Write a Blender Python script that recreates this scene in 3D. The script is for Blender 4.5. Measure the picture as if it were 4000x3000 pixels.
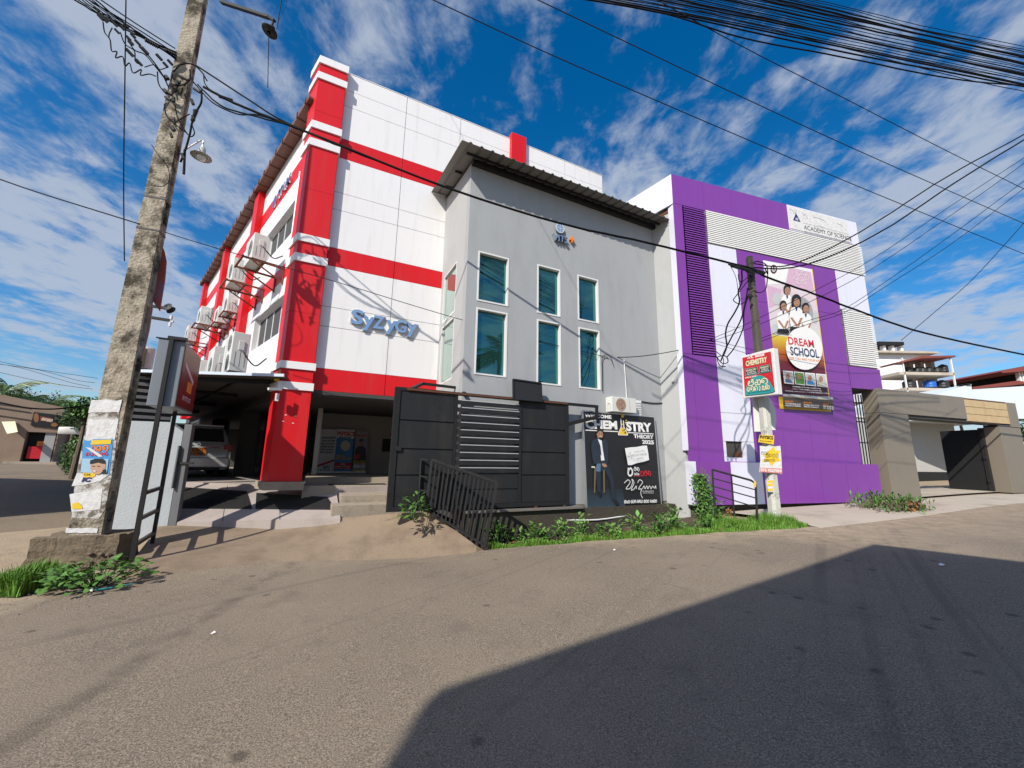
import bpy, bmesh, math, random
import numpy as np
from mathutils import Vector, Matrix
rnd = random.Random(7)
rad = math.radians
for o in list(bpy.data.objects): bpy.data.objects.remove(o)
SC = bpy.context.scene
COL = SC.collection

# ---------------------------------------------------------------- camera
FPX = 1560.0                       # focal length in pixels of the 4000 px wide photograph
_v = np.array([147., -8265.]); _v = _v/np.hypot(*_v)*(FPX/math.tan(rad(10.7)))
_up = np.array([_v[0]/FPX, -_v[1]/FPX, 1.0]); _up /= np.linalg.norm(_up)
_y = np.array([0, 0, 1.]) - _up*_up[2]; _y /= np.linalg.norm(_y)
_x = -np.cross(_y, _up)
ROT = np.array([_x, _y, _up])
CAM = np.array([0, 0, 1.6])
cd = bpy.data.cameras.new('camera'); cam = bpy.data.objects.new('camera', cd); COL.objects.link(cam)
cd.sensor_width = 36; cd.lens = 36*FPX/4000; cd.clip_start = 0.05; cd.clip_end = 3000
_m = Matrix.Identity(4)
for i in range(3):
    _m[i][0] = ROT[i, 0]; _m[i][1] = ROT[i, 1]; _m[i][2] = -ROT[i, 2]; _m[i][3] = CAM[i]
cam.matrix_world = _m
SC.camera = cam

# ---------------------------------------------------------------- sky, sun, exposure
SUN_EL = 38.0; SUN_AZ = -119.0      # degrees; azimuth counter-clockwise from +X, direction towards the sun
SUNV = Vector((math.cos(rad(SUN_EL))*math.cos(rad(SUN_AZ)), math.cos(rad(SUN_EL))*math.sin(rad(SUN_AZ)), math.sin(rad(SUN_EL))))
W = bpy.data.worlds.new('World'); SC.world = W; W.use_nodes = True
nt = W.node_tree; nt.nodes.clear()
def WN(t, **k):
    n = nt.nodes.new(t)
    for a, b in k.items(): setattr(n, a, b)
    return n
out = WN('ShaderNodeOutputWorld'); bg = WN('ShaderNodeBackground'); bg.inputs[1].default_value = 0.072
sky = WN('ShaderNodeTexSky', sky_type='NISHITA', sun_disc=False)
sky.sun_elevation = rad(SUN_EL); sky.sun_rotation = math.atan2(SUNV.x, SUNV.y)
sky.altitude = 0; sky.air_density = 1.0; sky.dust_density = 0.9; sky.ozone_density = 3.0
hs = WN('ShaderNodeHueSaturation'); hs.inputs['Saturation'].default_value = 1.42; hs.inputs['Value'].default_value = 1.9
nt.links.new(sky.outputs[0], hs.inputs['Color'])
tc = WN('ShaderNodeTexCoord'); sep = WN('ShaderNodeSeparateXYZ'); nt.links.new(tc.outputs['Generated'], sep.inputs[0])
def WM(op, a, b=None, c=None):
    n = WN('ShaderNodeMath', operation=op)
    for i, v in enumerate((a, b, c)):
        if v is None: continue
        if isinstance(v, (int, float)): n.inputs[i].default_value = v
        else: nt.links.new(v, n.inputs[i])
    return n.outputs[0]
zz = WM('ADD', WM('MAXIMUM', sep.outputs[2], 0.0), 0.09)
cx = WM('DIVIDE', sep.outputs[0], zz); cy = WM('DIVIDE', sep.outputs[1], zz)
comb = WN('ShaderNodeCombineXYZ'); nt.links.new(cx, comb.inputs[0]); nt.links.new(cy, comb.inputs[1])
def cloud(sx, sy, rot, scale, detail, rough, dist, off):
    mp = WN('ShaderNodeMapping'); mp.inputs['Scale'].default_value = (sx, sy, 1); mp.inputs['Rotation'].default_value = (0, 0, rad(rot)); mp.inputs['Location'].default_value = (off, off*0.7, off)
    nt.links.new(comb.outputs[0], mp.inputs[0])
    n = WN('ShaderNodeTexNoise'); n.inputs['Scale'].default_value = scale; n.inputs['Detail'].default_value = detail; n.inputs['Roughness'].default_value = rough; n.inputs['Distortion'].default_value = dist
    nt.links.new(mp.outputs[0], n.inputs['Vector']); return n.outputs[0]
c1 = cloud(1.0, 0.40, 12, 2.2, 6, 0.58, 0.3, 3.1)      # long streaks along the view
c2 = cloud(1.0, 0.80, 24, 7.5, 7, 0.62, 0.25, 9.4)       # mackerel ripples
c3 = cloud(1.0, 0.6, 0, 0.8, 2, 0.5, 0.0, 1.7)         # large open and covered areas
dens = WM('ADD', WM('ADD', WM('MULTIPLY', c1, 0.46), WM('MULTIPLY', c2, 0.38)), WM('MULTIPLY', c3, 0.28))
mr = WN('ShaderNodeMapRange', interpolation_type='SMOOTHSTEP'); mr.inputs['From Min'].default_value = 0.495; mr.inputs['From Max'].default_value = 0.63
nt.links.new(dens, mr.inputs['Value'])
hz = WN('ShaderNodeMapRange', interpolation_type='SMOOTHSTEP'); hz.inputs['From Min'].default_value = 0.0; hz.inputs['From Max'].default_value = 0.28; hz.inputs['To Min'].default_value = 0.55; hz.inputs['To Max'].default_value = 0.84
nt.links.new(sep.outputs[2], hz.inputs['Value'])
cmix = WN('ShaderNodeMix', data_type='RGBA'); cmix.inputs['B'].default_value = (6.2, 7.0, 8.4, 1)
nt.links.new(WM('MULTIPLY', mr.outputs[0], hz.outputs[0]), cmix.inputs['Factor']); nt.links.new(hs.outputs[0], cmix.inputs['A'])
nt.links.new(cmix.outputs['Result'], bg.inputs[0]); nt.links.new(bg.outputs[0], out.inputs[0])
sl = bpy.data.lights.new('sun', 'SUN'); sl.energy = 5.0; sl.angle = rad(0.53); sl.color = (1.0, 0.94, 0.83)
sun = bpy.data.objects.new('sun', sl); COL.objects.link(sun); sun.rotation_euler = (-SUNV).to_track_quat('-Z', 'Y').to_euler()
SC.view_settings.view_transform = 'Standard'; SC.view_settings.look = 'None'; SC.view_settings.exposure = 0.12; SC.view_settings.gamma = 1.0; SC.view_settings.use_curve_mapping = False
SC.render.engine = 'CYCLES'; SC.cycles.max_bounces = 8; SC.cycles.diffuse_bounces = 4; SC.cycles.glossy_bounces = 4; SC.cycles.transparent_max_bounces = 12
SC.cycles.caustics_reflective = False; SC.cycles.caustics_refractive = False
SC.cycles.use_denoising = True

# ---------------------------------------------------------------- survey helpers: photo pixel -> point on a real plane
def ray(px, py): return ROT @ np.array([(px-2000)/FPX, -(py-1500)/FPX, 1.0])
def gnd(px, py, z=0.0):
    r = ray(px, py); return CAM + r*((z-1.6)/r[2])
def far(px, py, Y):
    r = ray(px, py); return CAM + r*(Y/r[1])
class Frame:                       # vertical plane: x along the wall, y normal (az+90), z up
    def __init__(s, x, y, az):
        s.p = np.array([x, y, 0.]); s.az = rad(az); s.d = np.array([math.cos(s.az), math.sin(s.az), 0]); s.n = np.array([-s.d[1], s.d[0], 0])
    def uv(s, px, py, off=0.0):    # off: distance of the plane along y
        r = ray(px, py); p = s.p + s.n*off; q = CAM + r*(((p-CAM) @ s.n)/(r @ s.n)); return ((q-s.p) @ s.d, q[2])
    def w(s, u, y, z): return Vector(s.p + s.d*u + s.n*y + np.array([0, 0, z]))
    def loc(s, P):
        q = np.array(P) - s.p; return (q @ s.d, q @ s.n, P[2])
AZ = 26.153
FR = Frame(-1.94, 10.029, AZ)            # red and white front
FG = Frame(0.597, 9.0, AZ)               # grey front
FL = Frame(-1.04, 8.196, AZ+90)          # grey left side (outward = +y)
FS = Frame(-4.939, 8.365, 135.13)        # red side, column faces (outward = +y)
FW = Frame(-4.718, 8.409, 135.13)        # red side, wall
FP = Frame(4.416, 10.05, 17.0)           # purple front
FT = Frame(0.597+0.20*0.441, 9.0-0.20*0.898, AZ)   # sliding gate

# ---------------------------------------------------------------- materials
MATS = {}
def mat(name, col, rough=0.6, metal=0.0, var=0.08, scale=6.0, bump=0.0, bscale=60.0, streak=0.0, spec=0.5, coat=0.0, stretch=(1, 1, 1), dirt=None, dirt_amt=0.0, dirt_scale=2.0, isl=0.0, dirt_min=0.5, dirt_max=0.75):
    if name in MATS: return MATS[name]
    m = bpy.data.materials.new(name); m.use_nodes = True; n = m.node_tree; b = n.nodes['Principled BSDF']
    b.inputs['Roughness'].default_value = rough; b.inputs['Metallic'].default_value = metal; b.inputs['Specular IOR Level'].default_value = spec
    if coat: b.inputs['Coat Weight'].default_value = coat; b.inputs['Coat Roughness'].default_value = 0.08
    L = n.links
    tcn = n.nodes.new('ShaderNodeTexCoord'); mp = n.nodes.new('ShaderNodeMapping'); mp.inputs['Scale'].default_value = stretch; L.new(tcn.outputs['Object'], mp.inputs[0])
    nz = n.nodes.new('ShaderNodeTexNoise'); nz.inputs['Scale'].default_value = scale; nz.inputs['Detail'].default_value = 6; nz.inputs['Roughness'].default_value = 0.6; L.new(mp.outputs[0], nz.inputs['Vector'])
    mix = n.nodes.new('ShaderNodeMix'); mix.data_type = 'RGBA'
    lo = tuple(max(0, c*(1-var)) for c in col); hi = tuple(min(1, c*(1+var)) for c in col)
    mix.inputs['A'].default_value = (*lo, 1); mix.inputs['B'].default_value = (*hi, 1); L.new(nz.outputs[0], mix.inputs['Factor'])
    cur = mix.outputs['Result']
    if isl:
        g = n.nodes.new('ShaderNodeNewGeometry'); hsn = n.nodes.new('ShaderNodeHueSaturation'); mm = n.nodes.new('ShaderNodeMapRange')
        mm.inputs['To Min'].default_value = 1-isl; mm.inputs['To Max'].default_value = 1+isl; L.new(g.outputs['Random Per Island'], mm.inputs['Value']); L.new(mm.outputs[0], hsn.inputs['Value']); L.new(cur, hsn.inputs['Color'])
        mh = n.nodes.new('ShaderNodeMapRange'); mh.inputs['To Min'].default_value = 0.48; mh.inputs['To Max'].default_value = 0.515; L.new(g.outputs['Random Per Island'], mh.inputs['Value']); L.new(mh.outputs[0], hsn.inputs['Hue'])
        cur = hsn.outputs[0]
    if dirt:
        mp2 = n.nodes.new('ShaderNodeMapping'); mp2.inputs['Scale'].default_value = (1, 1, 1 if not streak else streak); L.new(tcn.outputs['Object'], mp2.inputs[0])
        n2 = n.nodes.new('ShaderNodeTexNoise'); n2.inputs['Scale'].default_value = dirt_scale; n2.inputs['Detail'].default_value = 9; n2.inputs['Roughness'].default_value = 0.68; L.new(mp2.outputs[0], n2.inputs['Vector'])
        r2 = n.nodes.new('ShaderNodeMapRange'); r2.inputs['From Min'].default_value = dirt_min; r2.inputs['From Max'].default_value = dirt_max; r2.inputs['To Max'].default_value = dirt_amt; L.new(n2.outputs[0], r2.inputs['Value'])
        mx = n.nodes.new('ShaderNodeMix'); mx.data_type = 'RGBA'; mx.inputs['B'].default_value = (*dirt, 1); L.new(r2.outputs[0], mx.inputs['Factor']); L.new(cur, mx.inputs['A']); cur = mx.outputs['Result']
    L.new(cur, b.inputs['Base Color'])
    if bump:
        n3 = n.nodes.new('ShaderNodeTexNoise'); n3.inputs['Scale'].default_value = bscale; n3.inputs['Detail'].default_value = 4; L.new(mp.outputs[0], n3.inputs['Vector'])
        bp = n.nodes.new('ShaderNodeBump'); bp.inputs['Strength'].default_value = bump; bp.inputs['Distance'].default_value = 0.02; L.new(n3.outputs[0], bp.inputs['Height']); L.new(bp.outputs[0], b.inputs['Normal'])
    MATS[name] = m; return m
def plain(name, col, rough=0.5, metal=0.0):
    return mat(name, col, rough, metal, var=0.03, scale=20)
M = {}
M['white_panel'] = mat('white_panel', (0.80, 0.79, 0.80), 0.35, var=0.02, scale=1.5, dirt=(0.50, 0.45, 0.42), dirt_amt=0.38, dirt_scale=4.5, streak=0.09, dirt_min=0.52, dirt_max=0.8)
M['red_panel'] = mat('red_panel', (0.62, 0.008, 0.014), 0.42, var=0.05, scale=2, spec=0.35, dirt=(0.44, 0.06, 0.055), dirt_amt=0.35, dirt_scale=3.5, streak=0.12)
M['purple_panel'] = mat('purple_panel', (0.20, 0.046, 0.315), 0.33, var=0.06, scale=1.5, spec=0.5, dirt=(0.26, 0.11, 0.36), dirt_amt=0.16, dirt_scale=3.5, streak=0.12)
M['lilac_panel'] = mat('lilac_panel', (0.70, 0.71, 0.82), 0.35, var=0.03, scale=2, dirt=(0.5, 0.48, 0.5), dirt_amt=0.3, dirt_scale=4.0, streak=0.1)
M['white_slat'] = mat('white_slat', (0.78, 0.78, 0.76), 0.45, var=0.04, scale=3)
M['joint'] = plain('joint', (0.06, 0.06, 0.065), 0.8)
M['grey_wall'] = mat('grey_wall', (0.36, 0.375, 0.39), 0.82, var=0.05, scale=2.2, bump=0.25, bscale=45, spec=0.3, dirt=(0.27, 0.275, 0.28), dirt_amt=0.5, dirt_scale=2.6, streak=0.22, dirt_min=.47, dirt_max=.75)
M['grey_wall2'] = mat('grey_wall2', (0.40, 0.41, 0.415), 0.85, var=0.05, scale=2.2, bump=0.25, bscale=45, spec=0.3, dirt=(0.25, 0.26, 0.26), dirt_amt=0.4, dirt_scale=1.1, streak=0.5)
M['pale_wall'] = mat('pale_wall', (0.37, 0.405, 0.435), 0.85, var=0.06, scale=5, bump=0.4, bscale=26, dirt=(0.30, 0.32, 0.33), dirt_amt=0.35, dirt_scale=3)
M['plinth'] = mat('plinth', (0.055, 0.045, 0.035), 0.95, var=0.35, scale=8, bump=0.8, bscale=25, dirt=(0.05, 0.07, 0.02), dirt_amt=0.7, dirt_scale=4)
M['base_stain'] = mat('base_stain', (0.16, 0.15, 0.14), 0.92, var=0.2, scale=5, bump=0.4, bscale=30, dirt=(0.22, 0.12, 0.06), dirt_amt=0.7, dirt_scale=3)
M['concrete'] = mat('concrete', (0.245, 0.188, 0.136), 0.95, var=0.35, scale=55, bump=0.22, bscale=90, spec=0.25, dirt=(0.135, 0.10, 0.072), dirt_amt=0.75, dirt_scale=1.7, dirt_min=.45, dirt_max=.70)
M['concrete_grey'] = mat('concrete_grey', (0.46, 0.40, 0.33), 0.95, var=0.12, scale=2.5, bump=0.4, bscale=60, spec=0.25, dirt=(0.22, 0.18, 0.145), dirt_amt=0.7, dirt_scale=1.0)
M['terrazzo'] = mat('terrazzo', (0.35, 0.305, 0.285), 0.8, var=0.25, scale=90, bump=0.15, bscale=120, spec=0.3, dirt=(0.22, 0.19, 0.17), dirt_amt=0.5, dirt_scale=1.8)
M['step_stone'] = mat('step_stone', (0.34, 0.29, 0.23), 0.9, var=0.3, scale=40, bump=0.8, bscale=60, dirt=(0.16, 0.13, 0.10), dirt_amt=0.6, dirt_scale=6)
M['soil'] = mat('soil', (0.085, 0.062, 0.042), 1.0, var=0.35, scale=6, bump=1.0, bscale=22, dirt=(0.05, 0.06, 0.02), dirt_amt=0.7, dirt_scale=2.5)
M['dirt_ground'] = mat('dirt_ground', (0.36, 0.285, 0.205), 1.0, var=0.18, scale=3, bump=0.6, bscale=35, spec=0.2, dirt=(0.17, 0.14, 0.11), dirt_amt=0.8, dirt_scale=1.2)
M['gate_metal'] = mat('gate_metal', (0.019, 0.020, 0.022), 0.55, var=0.4, scale=7, stretch=(1, 1, 12), spec=0.28, bump=0.15, bscale=30, dirt=(0.055, 0.047, 0.04), dirt_amt=0.5, dirt_scale=2.5, streak=0.3)
M['gate_frame'] = mat('gate_frame', (0.018, 0.0185, 0.020), 0.6, var=0.25, scale=8, spec=0.22)
M['black_metal'] = mat('black_metal', (0.018, 0.018, 0.019), 0.5, var=0.2, scale=10, spec=0.4)
M['rust'] = mat('rust', (0.20, 0.060, 0.028), 0.85, var=0.35, scale=20, bump=0.3, bscale=80)
M['rust_dark'] = mat('rust_dark', (0.11, 0.045, 0.022), 0.85, var=0.4, scale=9, bump=0.3, bscale=60)
M['gutter'] = mat('gutter', (0.17, 0.078, 0.055), 0.6, var=0.15, scale=6)
M['roof_metal'] = mat('roof_metal', (0.165, 0.155, 0.135), 0.55, var=0.12, scale=5, metal=0.0)
M['ac_white'] = mat('ac_white', (0.66, 0.67, 0.64), 0.45, var=0.04, scale=5, dirt=(0.42, 0.40, 0.35), dirt_amt=0.35, dirt_scale=5)
M['ac_grille'] = mat('ac_grille', (0.11, 0.11, 0.11), 0.6, var=0.2)
M['ac_brown'] = mat('ac_brown', (0.28, 0.12, 0.05), 0.6, var=0.3, scale=12)
M['pole'] = mat('pole', (0.38, 0.335, 0.265), 0.95, var=0.45, scale=24, bump=1.0, bscale=28, spec=0.2, dirt=(0.045, 0.037, 0.027), dirt_amt=0.93, dirt_scale=3.6, dirt_min=0.45, dirt_max=0.60)
M['pole_white'] = mat('pole_white', (0.52, 0.52, 0.48), 0.9, var=0.12, scale=8, bump=0.5, bscale=40, dirt=(0.12, 0.10, 0.08), dirt_amt=0.85, dirt_scale=3.5, dirt_min=0.55, dirt_max=0.68)
M['pole_dark'] = mat('pole_dark', (0.085, 0.075, 0.062), 0.95, var=0.3, scale=10, bump=0.7, bscale=30, dirt=(0.04, 0.035, 0.03), dirt_amt=0.6, dirt_scale=5)
M['rubble'] = mat('rubble', (0.16, 0.125, 0.085), 0.98, var=0.4, scale=10, bump=1.2, bscale=22, dirt=(0.05, 0.042, 0.03), dirt_amt=0.8, dirt_scale=4)
M['paper'] = mat('paper', (0.66, 0.66, 0.67), 0.85, var=0.08, scale=14, bump=0.5, bscale=18, dirt=(0.36, 0.33, 0.30), dirt_amt=0.6, dirt_scale=9)
M['old_paper'] = mat('old_paper', (0.50, 0.49, 0.47), 0.9, var=0.2, scale=30, bump=0.6, bscale=25, dirt=(0.13, 0.105, 0.08), dirt_amt=0.95, dirt_scale=7, dirt_min=.47, dirt_max=.56)
M['lane_dirt'] = mat('lane_dirt', (0.22, 0.175, 0.13), 1.0, var=0.3, scale=20, bump=0.5, bscale=60, spec=0.2, dirt=(0.12, 0.10, 0.08), dirt_amt=0.7, dirt_scale=0.8)
M['wire'] = mat('wire', (0.004, 0.004, 0.005), 0.75, spec=0.15)
M['wire_thin'] = mat('wire_thin', (0.012, 0.014, 0.02), 0.7, spec=0.2)
M['brown_clad'] = mat('brown_clad', (0.205, 0.178, 0.145), 0.45, var=0.05, scale=2, spec=0.4, dirt=(0.14, 0.12, 0.10), dirt_amt=0.3, dirt_scale=1.5)
M['frame_white'] = plain('frame_white', (0.72, 0.73, 0.72), 0.4)
M['chrome'] = mat('chrome', (0.66, 0.72, 0.78), 0.10, metal=0.95, var=0.15, scale=9)
M['black'] = plain('black', (0.012, 0.012, 0.013), 0.6)
M['dark_room'] = plain('dark_room', (0.055, 0.052, 0.05), 0.8)  # near-black: shade of interiors and undersides put into the colour; also used for grooves
M['room_wall'] = mat('room_wall', (0.42, 0.40, 0.37), 0.8, var=0.04, scale=2)
M['ink_white'] = plain('ink_white', (0.78, 0.78, 0.78), 0.5)
M['ink_black'] = plain('ink_black', (0.015, 0.015, 0.017), 0.5)
M['ink_red'] = plain('ink_red', (0.55, 0.015, 0.03), 0.5)
M['ink_navy'] = plain('ink_navy', (0.02, 0.03, 0.12), 0.5)
M['ink_yellow'] = plain('ink_yellow', (0.75, 0.52, 0.03), 0.5)
M['ink_orange'] = plain('ink_orange', (0.72, 0.22, 0.03), 0.5)
M['ink_teal'] = plain('ink_teal', (0.02, 0.30, 0.30), 0.5)
M['ink_blue'] = plain('ink_blue', (0.06, 0.28, 0.62), 0.5)
M['ink_grey'] = plain('ink_grey', (0.32, 0.33, 0.35), 0.5)
M['ink_maroon'] = plain('ink_maroon', (0.085, 0.012, 0.03), 0.5)
M['ink_pink'] = plain('ink_pink', (0.62, 0.42, 0.50), 0.5)
M['ink_skin'] = plain('ink_skin', (0.38, 0.20, 0.125), 0.6)
M['ink_skin_light'] = plain('ink_skin_light', (0.50, 0.30, 0.22), 0.6)
M['ink_suit'] = plain('ink_suit', (0.022, 0.030, 0.050), 0.5)
M['ink_jeans'] = plain('ink_jeans', (0.09, 0.16, 0.27), 0.5)
M['ink_green'] = plain('ink_green', (0.10, 0.26, 0.05), 0.5)
M['ink_cream'] = plain('ink_cream', (0.70, 0.66, 0.48), 0.5)
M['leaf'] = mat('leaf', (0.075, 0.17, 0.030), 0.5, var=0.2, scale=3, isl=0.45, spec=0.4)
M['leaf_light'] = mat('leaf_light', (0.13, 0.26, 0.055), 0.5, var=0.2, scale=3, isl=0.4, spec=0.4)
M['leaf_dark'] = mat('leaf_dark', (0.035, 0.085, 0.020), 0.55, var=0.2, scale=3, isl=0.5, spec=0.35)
M['grass'] = mat('grass', (0.12, 0.25, 0.035), 0.6, var=0.2, scale=3, isl=0.45, spec=0.3)
M['palm'] = mat('palm', (0.07, 0.13, 0.03), 0.5, var=0.2, scale=3, isl=0.4)
M['trunk'] = mat('trunk', (0.14, 0.11, 0.08), 0.95, var=0.3, scale=8, bump=0.8, bscale=30)
M['dry_leaf'] = mat('dry_leaf', (0.26, 0.13, 0.05), 0.8, var=0.3, scale=4, isl=0.4)

def asphalt():
    m = bpy.data.materials.new('asphalt'); m.use_nodes = True; n = m.node_tree; b = n.nodes['Principled BSDF']; L = n.links
    b.inputs['Roughness'].default_value = 0.9; b.inputs['Specular IOR Level'].default_value = 0.22
    t = n.nodes.new('ShaderNodeTexCoord')
    def noise(s, d=4, r=0.6):
        q = n.nodes.new('ShaderNodeTexNoise'); q.inputs['Scale'].default_value = s; q.inputs['Detail'].default_value = d; q.inputs['Roughness'].default_value = r; L.new(t.outputs['Object'], q.inputs['Vector']); return q.outputs[0]
    def rng(v, a, b_, c=0.0, d=1.0):
        q = n.nodes.new('ShaderNodeMapRange'); q.inputs['From Min'].default_value = a; q.inputs['From Max'].default_value = b_; q.inputs['To Min'].default_value = c; q.inputs['To Max'].default_value = d; L.new(v, q.inputs['Value']); return q.outputs[0]
    def mx(fac, A, B, mode='MIX'):
        q = n.nodes.new('ShaderNodeMix'); q.data_type = 'RGBA'; q.blend_type = mode
        if isinstance(fac, float): q.inputs['Factor'].default_value = fac
        else: L.new(fac, q.inputs['Factor'])
        for k, v in (('A', A), ('B', B)):
            if isinstance(v, tuple): q.inputs[k].default_value = (*v, 1)
            else: L.new(v, q.inputs[k])
        return q.outputs['Result']
    grain = noise(95, 3, 0.7)
    base = mx(rng(grain, 0.36, 0.66), (0.095, 0.079, 0.061), (0.35, 0.287, 0.22))
    vor = n.nodes.new('ShaderNodeTexVoronoi'); vor.inputs['Scale'].default_value = 60; L.new(t.outputs['Object'], vor.inputs['Vector'])
    chip = rng(vor.outputs['Distance'], 0.10, 0.26, 1.0, 0.0)
    sepc = n.nodes.new('ShaderNodeSeparateColor'); L.new(vor.outputs['Color'], sepc.inputs[0])
    pick = rng(sepc.outputs[0], 0.62, 0.70)
    mul = n.nodes.new('ShaderNodeMath'); mul.operation = 'MULTIPLY'; L.new(chip, mul.inputs[0]); L.new(pick, mul.inputs[1])
    base = mx(mul.outputs[0], base, (0.50, 0.45, 0.40))
    base = mx(rng(noise(0.55, 5), 0.42, 0.66, 0.0, 0.42), base, (0.30, 0.245, 0.185))             # dusty lanes
    base = mx(rng(noise(1.7, 6), 0.56, 0.74, 0.0, 0.45), base, (0.10, 0.085, 0.073))           # worn, bituminous patches
    v2 = n.nodes.new('ShaderNodeTexVoronoi'); v2.inputs['Scale'].default_value = 2.3; v2.inputs['Randomness'].default_value = 1.0
    wn = n.nodes.new('ShaderNodeTexNoise'); wn.inputs['Scale'].default_value = 9; L.new(t.outputs['Object'], wn.inputs['Vector'])
    wv = n.nodes.new('ShaderNodeMix'); wv.data_type = 'RGBA'; wv.inputs['Factor'].default_value = 0.05; L.new(t.outputs['Object'], wv.inputs['A']); L.new(wn.outputs['Color'], wv.inputs['B']); L.new(wv.outputs['Result'], v2.inputs['Vector'])
    base = mx(rng(v2.outputs['Distance'], 0.055, 0.125, 0.62, 0.0), base, (0.05, 0.043, 0.037))   # oil drips
    # tyre tracks along the road's own direction
    mp = n.nodes.new('ShaderNodeMapping'); mp.inputs['Rotation'].default_value = (0, 0, rad(-52)); L.new(t.outputs['Object'], mp.inputs[0])
    wv2 = n.nodes.new('ShaderNodeTexNoise'); wv2.inputs['Scale'].default_value = 1.0; wv2.inputs['Detail'].default_value = 3
    mp3 = n.nodes.new('ShaderNodeMapping'); mp3.inputs['Scale'].default_value = (0.05, 4.5, 1); L.new(mp.outputs[0], mp3.inputs[0]); L.new(mp3.outputs[0], wv2.inputs['Vector'])
    base = mx(rng(wv2.outputs[0], 0.60, 0.70, 0.0, 0.35), base, (0.09, 0.078, 0.068))
    v3 = n.nodes.new('ShaderNodeTexVoronoi'); v3.feature = 'DISTANCE_TO_EDGE'; v3.inputs['Scale'].default_value = 0.45
    wv3 = n.nodes.new('ShaderNodeMix'); wv3.data_type = 'RGBA'; wv3.inputs['Factor'].default_value = 0.22; wn3 = n.nodes.new('ShaderNodeTexNoise'); wn3.inputs['Scale'].default_value = 2.2; wn3.inputs['Detail'].default_value = 6; L.new(t.outputs['Object'], wn3.inputs['Vector']); L.new(t.outputs['Object'], wv3.inputs['A']); L.new(wn3.outputs['Color'], wv3.inputs['B']); L.new(wv3.outputs['Result'], v3.inputs['Vector'])
    ck_ = n.nodes.new('ShaderNodeMath'); ck_.operation = 'MULTIPLY'; L.new(rng(v3.outputs['Distance'], 0.003, 0.009, 0.5, 0.0), ck_.inputs[0]); L.new(rng(noise(0.8, 3), 0.60, 0.72), ck_.inputs[1])
    base = mx(ck_.outputs[0], base, (0.035, 0.03, 0.027))                                            # cracks
    for cc_, wd_ in ((-4.265, .05), (-4.50, .05), (-2.35, .09)):                                      # long tyre marks turning into the driveway
        vd = n.nodes.new('ShaderNodeVectorMath'); vd.operation = 'DOT_PRODUCT'; vd.inputs[1].default_value = (0.99, 0.14, 0); L.new(wv.outputs['Result'], vd.inputs[0])
        sbn = n.nodes.new('ShaderNodeMath'); sbn.operation = 'SUBTRACT'; L.new(vd.outputs['Value'], sbn.inputs[0]); sbn.inputs[1].default_value = cc_*0.95+0.03
        ab = n.nodes.new('ShaderNodeMath'); ab.operation = 'ABSOLUTE'; L.new(sbn.outputs[0], ab.inputs[0])
        mm_ = n.nodes.new('ShaderNodeMath'); mm_.operation = 'MULTIPLY'; L.new(rng(ab.outputs[0], wd_*.4, wd_*1.5, 0.5, 0.0), mm_.inputs[0]); L.new(rng(noise(3.0, 5, .7), 0.38, 0.6), mm_.inputs[1])
        base = mx(mm_.outputs[0], base, (0.075, 0.063, 0.054))
    att = n.nodes.new('ShaderNodeAttribute'); att.attribute_name = 'dust'
    dn = rng(noise(4.5, 6, 0.65), 0.30, 0.62); dm = n.nodes.new('ShaderNodeMath'); dm.operation = 'MULTIPLY'; L.new(att.outputs['Fac'], dm.inputs[0]); L.new(dn, dm.inputs[1])
    base = mx(dm.outputs[0], base, (0.40, 0.315, 0.225))
    L.new(base, b.inputs['Base Color'])
    bp = n.nodes.new('ShaderNodeBump'); bp.inputs['Strength'].default_value = 0.7; bp.inputs['Distance'].default_value = 0.008
    ad = n.nodes.new('ShaderNodeMath'); ad.operation = 'ADD'; L.new(grain, ad.inputs[0]); L.new(mul.outputs[0], ad.inputs[1]); L.new(ad.outputs[0], bp.inputs['Height']); L.new(bp.outputs[0], b.inputs['Normal'])
    return m
M['asphalt'] = asphalt()
def glassmat(name, col, rough=0.03):
    m = bpy.data.materials.new(name); m.use_nodes = True; b = m.node_tree.nodes['Principled BSDF']
    n = m.node_tree; tcn = n.nodes.new('ShaderNodeTexCoord'); nz = n.nodes.new('ShaderNodeTexNoise'); nz.inputs['Scale'].default_value = 1.3; n.links.new(tcn.outputs['Object'], nz.inputs['Vector'])
    bp = n.nodes.new('ShaderNodeBump'); bp.inputs['Strength'].default_value = 0.03; bp.inputs['Distance'].default_value = 0.05; n.links.new(nz.outputs[0], bp.inputs['Height']); n.links.new(bp.outputs[0], b.inputs['Normal'])
    b.inputs['Base Color'].default_value = (*col, 1); b.inputs['Metallic'].default_value = 0.85; b.inputs['Roughness'].default_value = rough
    return m
M['green_glass'] = glassmat('green_glass', (0.065, 0.21, 0.205), 0.015)
M['dark_glass'] = glassmat('dark_glass', (0.16, 0.17, 0.20))
M['green_side_glass'] = glassmat('green_side_glass', (0.42, 0.56, 0.50))

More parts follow.
